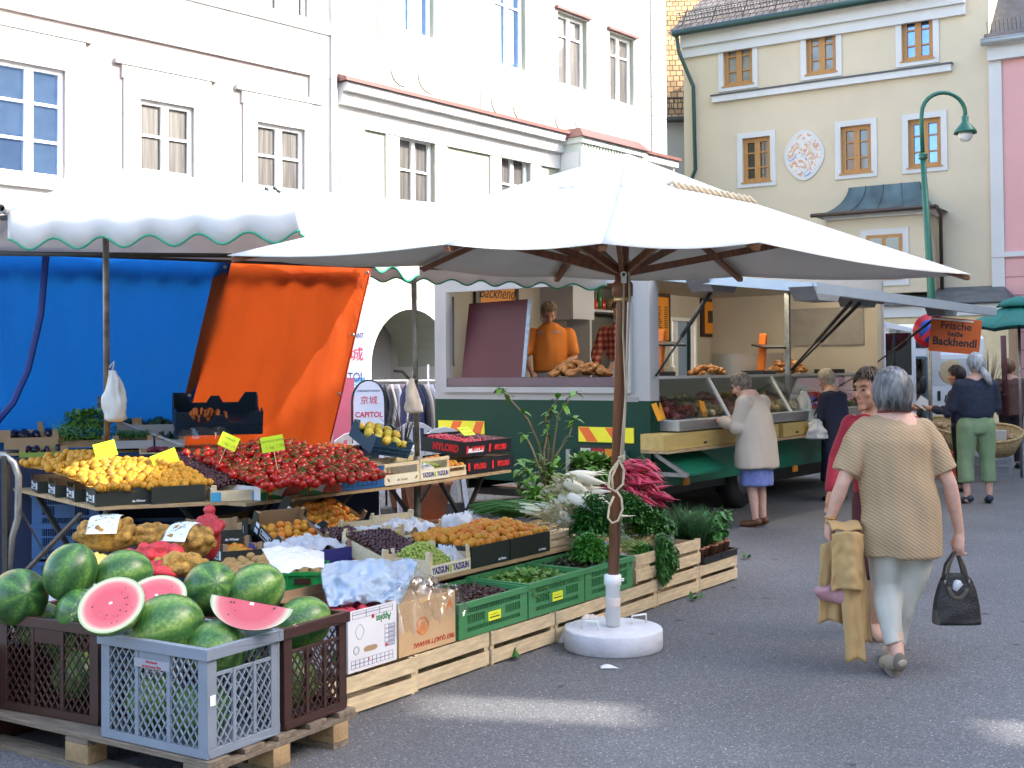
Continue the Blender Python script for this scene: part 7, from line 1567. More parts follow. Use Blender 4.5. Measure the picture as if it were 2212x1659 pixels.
crumple(frame(G(1235, 1395), G(1400, 1320))[0] @ T(0, .0, .0), 'white sack lying between the parasol foot and the wooden crates', 'sack', .62, .16, .1, mat('white_sack', (.6, .57, .55), .7, amp=.08), 9.3, .05, 30, 16, fall=.05)
# ================================================================ BUNCHES ON THE RIGHT PART OF THE BOARD
tb = rh(1190, 1190, .5)[0]
o = wood_crate(ROWM(rh(1185, 1180, .5)[0] + .02, .5, zsh - .0) @ SC(1, 1, .6), 'low pale crate under the white radishes', w=.9, d=.5, h=.16, group=None)
WR = hue_mat('white_radish_skin', [(0, (.62, .58, .42)), (.5, (.72, .69, .56)), (1, (.76, .74, .66))], .45, 9, .5)
def root_mesh(name, L_, r, m, mt):
    mb = MB(); mb.tube([(0, 0, 0), (L_ * .04, 0, 0), (L_ * .18, 0, 0), (L_ * .4, 0, .004), (L_ * .65, 0, .0), (L_ * .82, 0, -.006), (L_ * 1.15, 0, .01)], [r * .3, r * .72, r, r * .95, r * .6, r * .22, r * .03], 12)
    mb.m = 1
    for k in range(5): mb.tube([(L_ * .02, 0, 0), (-L_ * .15, .012 * math.sin(k * 2), .012 * math.cos(k * 2)), (-L_ * .32, .03 * math.sin(k * 2), .02 * math.cos(k * 2))], r * .12, 4)
    return mb.mesh(name, [m, mt])
WRM = root_mesh('white_radish', .25, .035, WR, leaf_mat('pale_stalk', (.4, .42, .2))); random.seed(5)
def rootheap(me, n, c, sx_, sy_, sz_, name, label, cat, group, heading, spread, sc=(.85, 1.15)):
    for k in range(n):
        v_ = random.random(); p = Vector(c) + E * random.uniform(-sx_, sx_) * (1 - .5 * v_) + NV * random.uniform(-sy_, sy_) * (1 - .3 * v_) + Vector((0, 0, sz_ * v_))
        a = heading + random.gauss(0, spread); X = Matrix.Translation(p) @ RZ(a) @ RY(random.gauss(.25, .25)) @ RX(random.random() * 6) @ SC(*[random.uniform(*sc)] * 3)
        o = bpy.data.objects.new(name, me); scene.collection.objects.link(o); o.matrix_basis = X; WM[o.name] = X; tag(o, label, cat, group)
c = rp(1232, 1120, .6); rootheap(WRM, 46, c, .2, .16, .3, 'white_radish', 'long white radish in the heap behind the parasol pole', 'radish', 'long white radishes', math.radians(20), .5)
hb = MB()
for k in range(120):
    p = Vector(rp(1205, 1120, .6)) + Vector((random.gauss(0, .07), random.gauss(0, .05), random.uniform(-.08, .12))); d = Vector((random.gauss(-.2, .4), random.gauss(-.3, .2), random.gauss(-.3, .3))) * .16; hb.tube([p, p + d * .5 + Vector((0, 0, .02)), p + d], [.003, .002, .0007], 4)
tag(hb.build('radish_roots', mat('straw_roots', (.5, .42, .22), .7, amp=.3)), 'straw coloured root tails hanging off the white radishes', 'roots', kind='stuff')
RR2 = hue_mat('red_icicle_radish', [(0, (.3, .015, .05)), (.5, (.46, .03, .08)), (1, (.55, .1, .13))], .35, 12, .5); RRM = root_mesh('red_radish', .15, .0165, RR2, GRN_S)
c = rp(1352, 1080, .95); rootheap(RRM, 150, c, .27, .24, .33, 'red_radish', 'slim red radish in the big bundle heap right of the parasol pole', 'radish', 'slim red radishes', math.radians(-35), .4, (1, 1.4))
HB = leaf_mat('parsley_leaf', (.035, .15, .02), .45); HB2 = leaf_mat('light_parsley', (.06, .24, .03), .4); STK = mat('pale_green_stalks', (.3, .42, .12), .5, amp=.25, ns=20)
def bunch(name, label, c, rad, n, m, L_=.022, W_=.018, stalks=None, cat='herbs', **kw):
    o = thing(name, label, cat, Matrix.Translation(c), 'bunches of herbs and greens'); mb = MB(); leafclump(mb, (0, 0, 0), rad, n, L_, W_, **kw); mb.build('leaves', m, o)
    if stalks:
        s = MB()
        for k in range(stalks[0]):
            a = Vector((random.gauss(0, rad[0] * .3), random.gauss(0, rad[1] * .3), random.gauss(0, rad[2] * .3))); s.tube([a, a + Vector(stalks[1]) * random.uniform(.7, 1.1) + rdir() * .04], .003, 4)
        s.build('stalks', STK, o)
    return o
bunch('parsley_bunch', 'dense dark green parsley bunch left of the parasol pole above the green crate', rp(1285, 1135, .35), (.17, .15, .2), 5200, HB)
bunch('parsley_bunch', 'lighter green curly parsley bunch drooping into the far green crate', rp(1275, 1195, .18), (.13, .11, .12), 3200, HB2)
bunch('parsley_bunch', 'dark parsley bunch directly behind the parasol pole', rp(1350, 1110, .45), (.19, .15, .16), 4200, HB)
bunch('parsley_bunch', 'parsley bunch with pale stalks right of the parasol pole', rp(1405, 1140, .3), (.17, .13, .13), 3600, HB, stalks=(60, (-.16, -.03, -.04)))
bunch('celery_bunch', 'pale celery stalks with feathery leaves right of the parasol pole', rp(1385, 1190, .15), (.09, .06, .05), 500, HB2, stalks=(90, (-.13, -.0, .05)))
bunch('parsley_bunch', 'parsley bunch hanging over the wooden crate down towards the ground', rp(1435, 1200, .0), (.09, .06, .15), 2600, HB, droop=.8, zmin=-1)
bunch('parsley_bunch', 'thin parsley trails at the tip of the hanging bunch', rp(1435, 1238, -.03), (.035, .03, .06), 450, HB, droop=.8, zmin=-1)
bunch('radish_greens', 'curly light green leafy bunch behind the white radishes', rp(1278, 1012, 1.1), (.16, .12, .1), 420, leaf_mat('radish_greens', (.12, .25, .05)), .1, .055, cat='greens')
bunch('leaf_greens', 'loose bright green leaves at the left of the white radishes', rp(1170, 1075, 1.0), (.13, .1, .08), 800, leaf_mat('bright_greens', (.12, .28, .04)), .035, .025, cat='greens')
for k, (px, py, lb) in enumerate(((1090, 1095, 'left'), (1120, 1098, 'middle'), (1145, 1105, 'right'))):
    so = thing('spring_onion_bunch', 'bunch of spring onions with white ends, %s one of three' % lb, 'spring onions', Matrix.Translation(rp(px, py, .95)), 'spring onion bunches'); g = MB(); w_ = MB()
    for j in range(28):
        a = Vector((random.gauss(0, .02), random.gauss(0, .05), random.gauss(0, .025))); g.tube([a + Vector((-.2, .0, -.01)), a + Vector((-.05, 0, .02)), a + Vector((.12, -.03, 0))], .0065, 6); w_.tube([a + Vector((.12, -.03, 0)), a + Vector((.2, -.045, -.01)), a + Vector((.225, -.05, -.012))], [.006, .008, .002], 6)
    g.build('green_leaves', leaf_mat('onion_green', (.05, .16, .03)), so); w_.build('white_ends', flat('onion_white', (.65, .68, .5)), so)
crumple(frame(G(1035, 1150, .55), G(1150, 1130, .55))[0] @ T(-.02, .2, .02), 'white carrier bag lying behind the apricots below the spring onions', 'plastic_bag', .42, .2, .06, FILMW, 5.5, .08, 26, 16, fall=.05)
for k, (px, py) in enumerate(((1108, 1425), (1500, 1298), (1610, 1208))):
    mb = MB()
    for j in range(7): leaf(mb, Vector((random.gauss(0, .03), random.gauss(0, .02), .008)), rdir(-.05) * 1, .06, .03, droop=0)
    p = G(px, py); o = mb.build('fallen_leaf', HB); put(o, T(p.x, p.y, .004)); tag(o, ['scrap of green leaf fallen on the asphalt by the front crates', 'dark green leaves fallen on the asphalt near the last crates', 'single leaf fallen on the asphalt near the brown shoes'][k], 'leaf', 'fallen leaves')
# ================================================================ PEOPLE
random.seed(33)
def skin(name, c): return mat(name, c, .5, amp=.08, ns=25, sss=.12)
SK1, SK2 = skin('pale_skin', (.62, .36, .27)), skin('tanned_skin', (.48, .24, .15))
def limb(mb, pts, rs, n=14):
    mb.tube(pts, rs, n)
    for p, r in zip(pts, rs): mb.ell(p, r * .995, nu=12, nv=8)
def rings(mb, rg, n=28):                          # (z, cx, cy, rx, ry)
    vs = []; fs = []
    for z, cx_, cy_, rx, ry_ in rg:
        for k in range(n):
            a = 2 * math.pi * k / n; vs.append((cx_ + rx * math.cos(a), cy_ + ry_ * math.sin(a), z))
    for i in range(len(rg) - 1):
        for k in range(n): fs.append((i * n + k, i * n + (k + 1) % n, (i + 1) * n + (k + 1) % n, (i + 1) * n + k))
    fs += [tuple(range(n))[::-1], tuple(range((len(rg) - 1) * n, len(rg) * n))]
    mb.add(vs, fs, True)
def hand(mb, w, d, side, curl=.5, k=1.):
    """palm, four unequal bent fingers and a thumb; d = pointing direction, side = thumb side"""
    w = Vector(w); d = Vector(d).normalized(); s = Vector(side).normalized(); n = d.cross(s).normalized()
    limb(mb, [w, w + d * .035 * k, w + d * .08 * k], [.024 * k, .03 * k, .03 * k]); 
    for i, L_ in enumerate((.07, .078, .072, .056)):
        b0 = w + d * .085 * k + s * (.027 - .018 * i) * k; p1 = b0 + d * L_ * .5 * k + n * .01 * curl; p2 = p1 + (d * (1 - curl) + n * curl) * L_ * .32 * k; p3 = p2 + (d * (1 - 1.6 * curl) + n * curl * 1.4) * L_ * .28 * k
        limb(mb, [b0 - d * .02, b0, p1, p2, p3], [.01 * k, .0098 * k, .009 * k, .0082 * k, .007 * k], 8)
    limb(mb, [w + d * .02 + s * .015, w + d * .05 * k + s * .038 * k, w + d * .085 * k + s * .045 * k + n * .015], [.012 * k, .011 * k, .008 * k], 8)
def cloth(o, amp=.006, f=7, st=.35, bigf=2.2, big=.0):   # soft folds along the normals
    me = o.data; vs = [v.co.copy() for v in me.vertices]; ns = [v.normal.copy() for v in me.vertices]
    for v, c, n in zip(me.vertices, vs, ns):
        q = Vector((c.x * f, c.y * f, c.z * f * st)); v.co = c + n * (amp * (noise.noise(q) + .6 * noise.noise(q * 2.3 + Vector((5, 1, 2)))) + big * noise.noise(c * bigf))
    for p in me.polygons: p.use_smooth = True
def piece(name, mb, m, root, vox, sm=4, **k):
    o = mb.build(name, m, root); bake(o, vox, sm); o.data.materials.clear(); o.data.materials.append(m)
    if k: cloth(o, **k)
    for p in o.data.polygons: p.use_smooth = True
    return o
def hair(root, M, r, m, n, t1, thick=.005, phi=(0, 6.283), curl=.0, face=1.5, seed=1, vol=1.08, tail=None):
    """strands running from the crown down the skull; t1 = how far down they reach, phi 90deg = face side (+Y), kept short there"""
    random.seed(seed); b = MB(M); b.ell((0, -.03, .026), (r[0] * vol * .97, r[1] * vol * .93, r[2] * vol * .93), nu=24, nv=16)
    for k in range(n):
        a = random.uniform(*phi); front = max(0, math.sin(a)); end = t1 * (1 - front * .45) * random.uniform(.8, 1.08); t0 = random.uniform(0, .9); pts = []; rj = vol * random.uniform(.98, 1.11)
        if front > .5: end = min(end, face)
        for j in range(7):
            t = t0 + (max(t0 + .3, end) - t0) * j / 6; aa = a + .15 * math.sin(k + j * curl) + .08 * t; q = rj * (1 + curl * .03 * math.sin(j * 2.6 + k)); st_ = math.sin(min(t, 2.1)); 
            pts.append((r[0] * q * st_ * math.cos(aa), r[1] * q * st_ * math.sin(aa) - .008, r[2] * q * math.cos(min(t, 2.1)) + .012 - max(0, t - 2.1) * r[2]))
        b.tube(pts, [thick * .6, thick, thick, thick, thick * .8, thick * .6, thick * .2], 5)
    if tail:
        for k in range(40):
            o_ = rdir() * .02; b.tube([Vector(tail[0]) + o_, Vector(tail[1]) + o_ * 1.6, Vector(tail[2]) + o_], [.01, .012, .003], 5)
    return b.build('hair', m, root)
def hair_mat(name, c, c2):
    def ex(m, N, L, b, mp, cr):
        nz = N.new('ShaderNodeTexNoise'); nz.inputs['Scale'].default_value = 45; nz.inputs['Detail'].default_value = 3; L.new(mp.outputs[0], nz.inputs[0]); mp.inputs['Scale'].default_value = (1, 1, .25); L.new(ramp_node(N, L, nz.outputs[0], [(.35, c), (.65, c2)]), b.inputs['Base Color'])
    return mat(name, c, .45, extra=ex)
def person(label, M, s, arms, feet, headp, yaw=0., pitch=0., sk=SK1, vox=.014, hips=.86, feat=False, lean=0.):
    root = thing('person', label, 'person', M @ SC(s, s, s)); b = MB(); hx, hy, hz = headp
    rings(b, [(hips - .06, 0, 0, .14, .1), (hips + .1, 0, 0, .15, .1), (1.1, 0, lean * .5, .13, .095), (1.3, 0, lean * .9, .17, .1), (1.37, 0, lean, .1, .08), (1.4, 0, lean, .06, .06)])
    limb(b, [(0, lean, 1.34), (hx * .8, hy * .8 - .01, hz - .1)], [.056, .05])
    HM = T(hx, hy, hz) @ RZ(yaw) @ RX(-pitch)
    b2 = MB(HM); b2.ell((0, -.01, .015), (.074, .093, .105)); b2.ell((0, .02, -.045), (.055, .068, .07)); b2.tube([(0, .085, .015), (0, .1, -.012), (0, .114, -.03), (0, .095, -.04)], [.009, .011, .014, .012], 8)
    for x in (-1, 1): b2.ell((x * .076, -.002, -.01), (.009, .02, .03)); b2.ell((x * .04, .062, -.022), (.022, .022, .02))
    b2.ell((0, .078, -.075), (.022, .014, .012)); b2.ell((0, .07, -.105), (.028, .022, .02)); b2.ell((0, .078, .04), (.055, .012, .014)); b.v += b2.v; k0 = len(b.v) - len(b2.v)
    for f_, mi, sm in zip(b2.f, b2.mi, b2.sm): b.f.append([k0 + i for i in f_]); b.mi.append(mi); b.sm.append(sm)
    for sh, el, wr, hd_, th, cu in arms:
        limb(b, [sh, Vector(sh).lerp(Vector(el), .4), el, Vector(el).lerp(Vector(wr), .3), wr], [.052, .047, .037, .039, .026]); hand(b, wr, hd_, th, cu)
    for hp, kn, an, toe in feet:
        limb(b, [hp, kn, Vector(kn).lerp(Vector(an), .35), an], [.085, .052, .053, .034]); limb(b, [Vector(an) + Vector((0, -.015, -.04)), toe], [.035, .028])
    piece('body', b, sk, root, vox, 3 if vox > .01 else 4)
    if feat:
        e = MB(HM)
        for x in (-1, 1): e.ell((x * .031, .083, .004), (.013, .006, .006))
        e.build('eyes', flat('eye_dark', (.03, .02, .015), .2), root); e = MB(HM)
        for x in (-1, 1): e.tube([(x * .015, .093, .026), (x * .035, .091, .032), (x * .055, .076, .026)], [.002, .0035, .0015], 6)
        e.build('eyebrows', flat('brow_brown', (.06, .03, .02)), root); e = MB(HM); e.tube([(-.024, .083, -.072), (0, .093, -.07), (.024, .083, -.072)], [.002, .005, .002], 6); e.build('lips', flat('lip_red', (.42, .12, .1), .4), root)
    return root, HM
def shoes(root, feet, m, vox=.012, up=.05, L_=1.):
    b = MB()
    for hp, kn, an, toe in feet:
        an = Vector(an); toe = Vector(toe); d = (toe - an); d = Vector((d.x, d.y, d.z * .6)).normalized(); c = an + Vector((0, 0, -.035)); limb(b, [c - d * .03, c + d * .06, toe + d * .02], [.042, .042, .034])
    piece('shoes', b, m, root, vox, 2)
def legs_cloth(root, feet, m, rs, vox, name='trousers', stop=1., hip=(.16, .12), **k):
    b = MB(); 
    for hp, kn, an, toe in feet:
        e = Vector(kn).lerp(Vector(an), stop); limb(b, [hp, Vector(hp).lerp(Vector(kn), .5), kn], rs[:3]); b.tube([kn, e], [rs[2], rs[3]], 14)
    z = feet[0][0][2]; rings(b, [(z - .08, 0, 0, hip[0] * .9, hip[1]), (z, 0, 0, hip[0], hip[1] * 1.05), (z + .12, 0, 0, hip[0] * .92, hip[1] * .9)])
    return piece(name, b, m, root, vox, 5, **k)
# ---- woman in the tan knitted top, walking away
def knit(m, N, L, b, mp, cr):
    w = N.new('ShaderNodeTexWave'); w.inputs['Scale'].default_value = 19; w.inputs['Distortion'].default_value = .8; w.inputs['Detail'].default_value = 2; w.inputs['Detail Scale'].default_value = 3
    m2 = N.new('ShaderNodeMapping'); m2.inputs['Rotation'].default_value = (0, R(56), 0); tc = N.new('ShaderNodeTexCoord'); L.new(tc.outputs['Object'], m2.inputs[0]); L.new(m2.outputs[0], w.inputs[0])
    x = N.new('ShaderNodeMix'); x.data_type = 'RGBA'; L.new(w.outputs[0], x.inputs[0]); L.new(cr.outputs[0], x.inputs[6]); x.inputs[7].default_value = (.43, .305, .185, 1); L.new(x.outputs[2], b.inputs['Base Color'])
    bp = N.new('ShaderNodeBump'); bp.inputs['Strength'].default_value = .35; bp.inputs['Distance'].default_value = .004; L.new(w.outputs[0], bp.inputs['Height']); L.new(bp.outputs[0], b.inputs['Normal'])
KNIT = mat('tan_knit', (.34, .23, .125), .85, amp=.1, ns=3, extra=knit)
pb_ = G(1937, 1449); PW1 = T(pb_.x, pb_.y, 0)
arms = [((-.165, 0, 1.25), (-.285, -.03, 1.0), (-.335, .04, .8), (-.0, .1, -1), (.3, 1, 0), .5), ((.175, 0, 1.25), (.285, -.04, 1.0), (.35, .01, .735), (-.1, .0, -1), (-.6, .8, 0), .85)]
feet = [((-.045, 0, .82), (-.045, .05, .46), (-.03, -.12, .12), (-.055, -.01, .035)), ((.125, 0, .82), (.085, .07, .46), (.02, .13, .085), (.045, .27, .03))]
p1, HM = person('woman with short grey hair in a tan knitted top walking away', PW1, 1., arms, feet, (.0, .01, 1.475), 0, .05, SK1, .0075, hips=.84)
b = MB(); rings(b, [(.615, .04, 0, .222, .16), (.7, .038, 0, .222, .165), (.85, .03, 0, .213, .16), (1.0, .015, 0, .203, .148), (1.12, .008, 0, .205, .135), (1.22, .005, 0, .21, .13), (1.29, .004, 0, .2, .112), (1.335, 0, 0, .15, .09), (1.37, 0, 0, .085, .072), (1.385, 0, 0, .07, .066)], 40)
for sgn, e in ((-1, (-.268, -.02, 1.055)), (1, (.272, -.03, 1.06))): limb(b, [(sgn * .15, 0, 1.28), (sgn * .2, -.005, 1.21), (Vector(e) + Vector((sgn * .165, 0, 1.28))) / 2], [.076, .075, .073], 18); b.tube([(sgn * .2, -.005, 1.21), e], [.073, .073], 18)
piece('knitted_top', b, KNIT, p1, .0085, 4, amp=.014, f=7, st=.28, big=.016, bigf=5)
legs_cloth(p1, feet, mat('pale_grey_green_trousers', (.5, .49, .43), .8, amp=.05, ns=6, bump=.1, bs=200), [.112, .105, .088, .058], .009, stop=.9, hip=(.155, .11), amp=.022, f=6, st=.5)
b = MB()
for hp, kn, an, toe in feet:
    an = Vector(an); toe = Vector(toe); c = an + Vector((0, -.01, -.03)); limb(b, [c + Vector((0, -.02, -.005)), c + (toe - c) * .5, toe + Vector((0, .03, .005))], [.038, .042, .036])
piece('shoes', b, mat('beige_leather', (.4, .33, .24), .5, amp=.1, ns=15), p1, .007, 3)
sl_ = MB(); sl_.ell((-.035, -.165, .085), (.036, .018, .05)); sl_.ell((-.05, -.07, .03), (.04, .075, .012), RX(.5)); sl_.build('shoe_sole', mat('worn_grey_sole', (.16, .13, .1), .8, amp=.2), p1)
hair(p1, HM, (.092, .108, .122), hair_mat('grey_hair', (.06, .06, .06), (.21, .21, .21)), 1100, 2.3, .0045, seed=4, vol=1.03)
b = MB(); b.tube([(.082 * math.cos(a), .07 * math.sin(a) - .004, 1.378 - .012 * math.sin(a)) for a in [k * .3 for k in range(22)]], .008, 6); b.build('collar', flat('dark_red_collar', (.2, .02, .015)), p1)
b = MB(); b.tube([Vector((-.332, .035, .815)) + Vector((.031 * math.cos(a), .031 * math.sin(a), .004 * math.sin(a))) for a in [k * .35 for k in range(19)]], .005, 6); b.build('bracelet', mat('gold', (.5, .3, .06), .3, metal=1.), p1)
# her black handbag
DLE = mat('black_leather', (.02, .018, .018), .45, amp=.3, ns=12, bump=.3, bs=90); SUE = mat('grey_brown_suede', (.1, .085, .065), .9, amp=.15)
hbg = thing('handbag', 'black leather handbag with brown suede base held by the grey haired woman', 'handbag', PW1 @ T(.335, .03, .245)); b = MB()
def bag(u, v, rx=.125, ry=.05, h=.245):
    a = 2 * math.pi * u; k = 1 - .32 * v ** 2.2; q = .09 if v < .01 else 1; zz = h * v - .02 * math.cos(2 * a) * v * v; se = lambda x, p: math.copysign(abs(x) ** p, x); return (rx * k * se(math.cos(a), .6), ry * (1.2 - .7 * v) * se(math.sin(a), .7) * (1 + .15 * noise.noise(Vector((u * 9, v * 5, 2)))), zz)
b.grid(bag, 48, 16); b.add([bag(k / 48, 0) for k in range(48)], [tuple(range(48))[::-1]]); b.build('bag_body', DLE, hbg, solid=.004)
b = MB(); b.grid(lambda u, v: tuple(Vector(bag(u, v * .3)) * 1.02), 48, 5); b.build('suede_base', SUE, hbg)
b = MB(); b.tube([(-.055 + .05 * math.cos(a), -.04, .21 + .06 * math.sin(a) * 1.2) for a in [3.3 + k * .27 for k in range(11)]], .012, 6, flat=.5, M=T(.05, 0, 0)); b.build('bag_rim', SUE, hbg)
for y in (-.028, .028):
    b = MB(); b.tube([(-.07, y, .2), (-.045, y, .31), (.0, y * .3, .395), (.035, y, .31), (.06, y, .2)], .009, 7); x = b.build('handle', SUE, hbg)
    for xx in (-.068, .057): MB().ell((xx, y * 1.15, .225), (.008, .005, .012)).build('buckle', STEEL, hbg)
b = MB(); b.ell((.0, -.02, .2), (.035, .02, .05), None, 10, 7); o = b.build('tissue', FILMW, hbg); cloth(o, .02, 30, 1)
# coat over her left arm and pink bag
COAT = mat('camel_wool', (.46, .29, .12), .85, amp=.07, ns=8); ct_ = thing('coat', 'camel coloured coat carried over the left forearm of the grey haired woman', 'coat', PW1 @ T(-.285, .0, .39))
def drape(x0, x1, z0, z1, y, w=.035, sk_=0., sd_=0):
    def f(u, v):
        z = z1 + (z0 - z1) * v; x = x0 + (x1 - x0) * u + sk_ * v; fold = w * math.sin(u * 7 + sd_) * (.4 + v) * .5; return (x, y - .03 * math.sin(math.pi * u) + fold + .012 * noise.noise(Vector((u * 5, v * 6, sd_))), z - .02 * (u - .5) ** 2 * 4)
    return f
b = MB(); b.grid(drape(-.075, .09, .07, .37, -.09, .03, -.005, 0), 22, 26); b.grid(drape(.0, .11, -.23, .36, -.0, .03, .05, 2), 18, 26); b.grid(drape(-.04, .06, -.31, .3, -.055, .02, .04, 4), 14, 26); b.grid(drape(-.11, .02, -.12, .3, .02, .03, -.02, 5), 14, 20)
b.grid(lambda u, v: (-.075 + .16 * u, -.09 + .16 * v, .37 + .035 * math.sin(math.pi * v) + .006 * math.sin(u * 9)), 18, 8); b.build('fabric', COAT, ct_, solid=.012)
pk = MB(); pk.ell((0, 0, 0), (.12, .05, .055), nu=30, nv=16); o = pk.build('pink_bag', mat('pink_film', (.6, .33, .36), .35, amp=.15, trans=.3)); cloth(o, .02, 12, 1); put(o, PW1 @ T(-.315, -.03, .42)); tag(o, 'translucent pink plastic bag hanging below the camel coat', 'plastic bag')
# ---- woman in the red jacket, coming towards the camera
pb_ = G(1912, 1374); PW2 = T(pb_.x, pb_.y, 0) @ RZ(math.pi)
arms = [((.18, 0, 1.29), (.27, -.02, 1.06), (.335, .1, .89), (.25, .3, -1), (-.3, 1, 0), .4), ((-.17, 0, 1.3), (-.22, 0, 1.04), (-.2, .08, .84), (0, .2, -1), (.3, 1, 0), .4)]
feet = [((.08, 0, .84), (.08, .06, .46), (.06, .03, .09), (.07, .13, .03)), ((-.08, 0, .84), (-.08, 0, .46), (-.07, -.15, .1), (-.07, -.04, .03))]
p2, HM2 = person('woman with dark hair in a crimson jacket walking towards the camera, half hidden', PW2, 1.0, arms, feet, (.09, .04, 1.485), -1.0, .05, SK2, .009, feat=True)
RJ = mat('crimson_wool', (.34, .012, .035), .75, amp=.08, ns=8, bump=.15, bs=150); b = MB(); rings(b, [(.72, 0, 0, .19, .13), (.95, 0, 0, .175, .125), (1.15, 0, 0, .18, .12), (1.28, 0, 0, .19, .11), (1.335, 0, 0, .14, .09), (1.365, 0, -.01, .08, .07)])
for sh, el, wr, *_ in arms: limb(b, [Vector(sh) * 1. + Vector((0, 0, -.02)), el, Vector(el).lerp(Vector(wr), .92)], [.068, .056, .046])
piece('jacket', b, RJ, p2, .01, 5, amp=.009, f=7, st=.5)
legs_cloth(p2, feet, mat('dark_wine_skirt', (.08, .015, .02), .8), [.11, .12, .12, .12], .014, 'skirt', .2, (.17, .13))
shoes(p2, feet, mat('peach_leather', (.55, .3, .2), .4), .008)
hair(p2, HM2, (.08, .1, .113), hair_mat('dark_brown_hair', (.025, .014, .01), (.07, .04, .025)), 420, 1.75, .005, face=.75, seed=8, vol=1.05)
# ---- customers and vendors (farther away)
def far_person(label, M, s, arms, feet, headp, yaw, pitch, sk, top, bottom, hairm, toprings, sleeve=1., shoem=None, legr=None, stop=.95, lean=0., feat=False, hn=200, ht=1.9, curl=0., skirt=None, tail=None, sl_r=(.068, .062, .052), bname='trousers', tname='jacket'):
    root, HM_ = person(label, M, s, arms, feet, headp, yaw, pitch, sk, .013, lean=lean, feat=feat)
    b = MB(); rings(b, toprings)
    for sh, el, wr, *_ in arms:
        pts = [Vector(sh) + Vector((0, 0, -.015)), Vector(el)] + ([Vector(el).lerp(Vector(wr), sleeve)] if sleeve > 0 else []); 
        if sleeve < 0: pts = [pts[0], Vector(sh).lerp(Vector(el), -sleeve)]
        limb(b, pts, list(sl_r)[:len(pts)])
    piece(tname, b, top, root, .013, 4, amp=.014, f=6, st=.35)
    if skirt: b = MB(); rings(b, skirt); piece('skirt', b, bottom, root, .013, 3, amp=.012, f=14, st=.15)
    elif bottom: legs_cloth(root, feet, bottom, legr or [.095, .085, .065, .055], .013, bname, stop, (.16, .12), amp=.01, f=8)
    if shoem: shoes(root, feet, shoem, .011)
    hair(root, HM_, (.084, .1, .115), hairm, hn, ht, .007, curl=curl, face=.6, seed=hash(label) % 7 if False else 3, vol=1.06, tail=tail); return root
st_feet = [((.085, 0, .84), (.085, .01, .46), (.085, -.02, .085), (.09, .11, .03)), ((-.085, 0, .84), (-.085, .01, .46), (-.08, -.03, .085), (-.085, .1, .03))]
g = G(1636, 1137)
fwd = [((.18, .03, 1.28), (.235, .08, 1.02), (.13, .3, 1.07), (-.3, 1, .1), (-.5, 0, 1), .5), ((-.18, .03, 1.28), (-.235, .08, 1.02), (-.12, .31, 1.07), (.3, 1, .1), (.5, 0, 1), .5)]
far_person('woman in a beige raincoat and blue skirt at the glass counter', T(g.x, g.y, 0) @ RZ(R(48)), 1.0, fwd, st_feet, (0, .17, 1.44), .1, .45, SK1, mat('beige_raincoat', (.5, .41, .32), .7, amp=.05, ns=4), mat('blue_skirt', (.16, .2, .45), .8, amp=.12, ns=30), hair_mat('grey_brown_hair', (.12, .085, .06), (.28, .22, .16)),
    [(.6, 0, .0, .285, .2), (.75, 0, .0, .275, .195), (.95, 0, .0, .245, .185), (1.15, 0, .02, .22, .165), (1.28, 0, .05, .2, .13), (1.34, 0, .07, .12, .1), (1.38, 0, .09, .07, .065)], .95, mat('brown_leather', (.14, .05, .02), .4), lean=.07, skirt=[(.42, 0, 0, .2, .15), (.5, 0, 0, .2, .15), (.75, 0, 0, .2, .15)], sl_r=(.088, .08, .07), tname='raincoat')
g = G(1808, 1082); nv = mat('navy_wool', (.015, .018, .045), .8, amp=.1)
far_person('grey haired woman in a long navy coat at the far part of the glass counter', T(g.x, g.y, 0) @ RZ(R(42)), 1.0, fwd, st_feet, (0, .13, 1.47), 0, .3, SK1, nv, nv, hair_mat('pale_blond_grey_hair', (.3, .25, .18), (.5, .46, .38)),
    [(.25, 0, 0, .22, .17), (.6, 0, 0, .22, .17), (.95, 0, 0, .2, .15), (1.2, 0, .02, .21, .14), (1.3, 0, .04, .19, .12), (1.37, 0, .06, .08, .07)], .95, BLACK, lean=.05, stop=.2, tname='coat')
g = G(2112, 1087)
arms = [((.18, 0, 1.3), (.23, .03, 1.04), (.14, .22, 1.0), (-.5, 1, 0), (0, 0, 1), .5), ((-.18, 0, 1.3), (-.24, .03, 1.04), (-.15, .22, 1.0), (.5, 1, 0), (0, 0, 1), .5)]
wide = [((.1, 0, .84), (.12, .01, .46), (.12, -.02, .085), (.15, .11, .03)), ((-.1, 0, .84), (-.13, .01, .46), (-.12, -.03, .085), (-.2, .06, .03))]
far_person('woman with a grey ponytail in a dark denim jacket and light green trousers', T(g.x, g.y, 0), 1.09, arms, wide, (.01, .02, 1.5), 0, 0, SK1, mat('dark_denim', (.015, .022, .045), .8, amp=.25, ns=20), mat('light_green_trousers', (.19, .27, .14), .8, amp=.1, bump=.2, bs=20), hair_mat('silver_hair', (.28, .28, .27), (.5, .5, .5)),
    [(.93, 0, 0, .175, .12), (.97, 0, 0, .19, .13), (1.15, 0, 0, .2, .13), (1.28, 0, 0, .2, .115), (1.34, 0, 0, .14, .09), (1.38, 0, 0, .07, .065)], .95, mat('navy_shoe', (.02, .03, .05), .5), [.112, .1, .082, .085], .62, tail=((.03, -.1, -.04), (.07, -.13, -.12), (.11, -.12, -.2)))
g = G(2078, 1062)
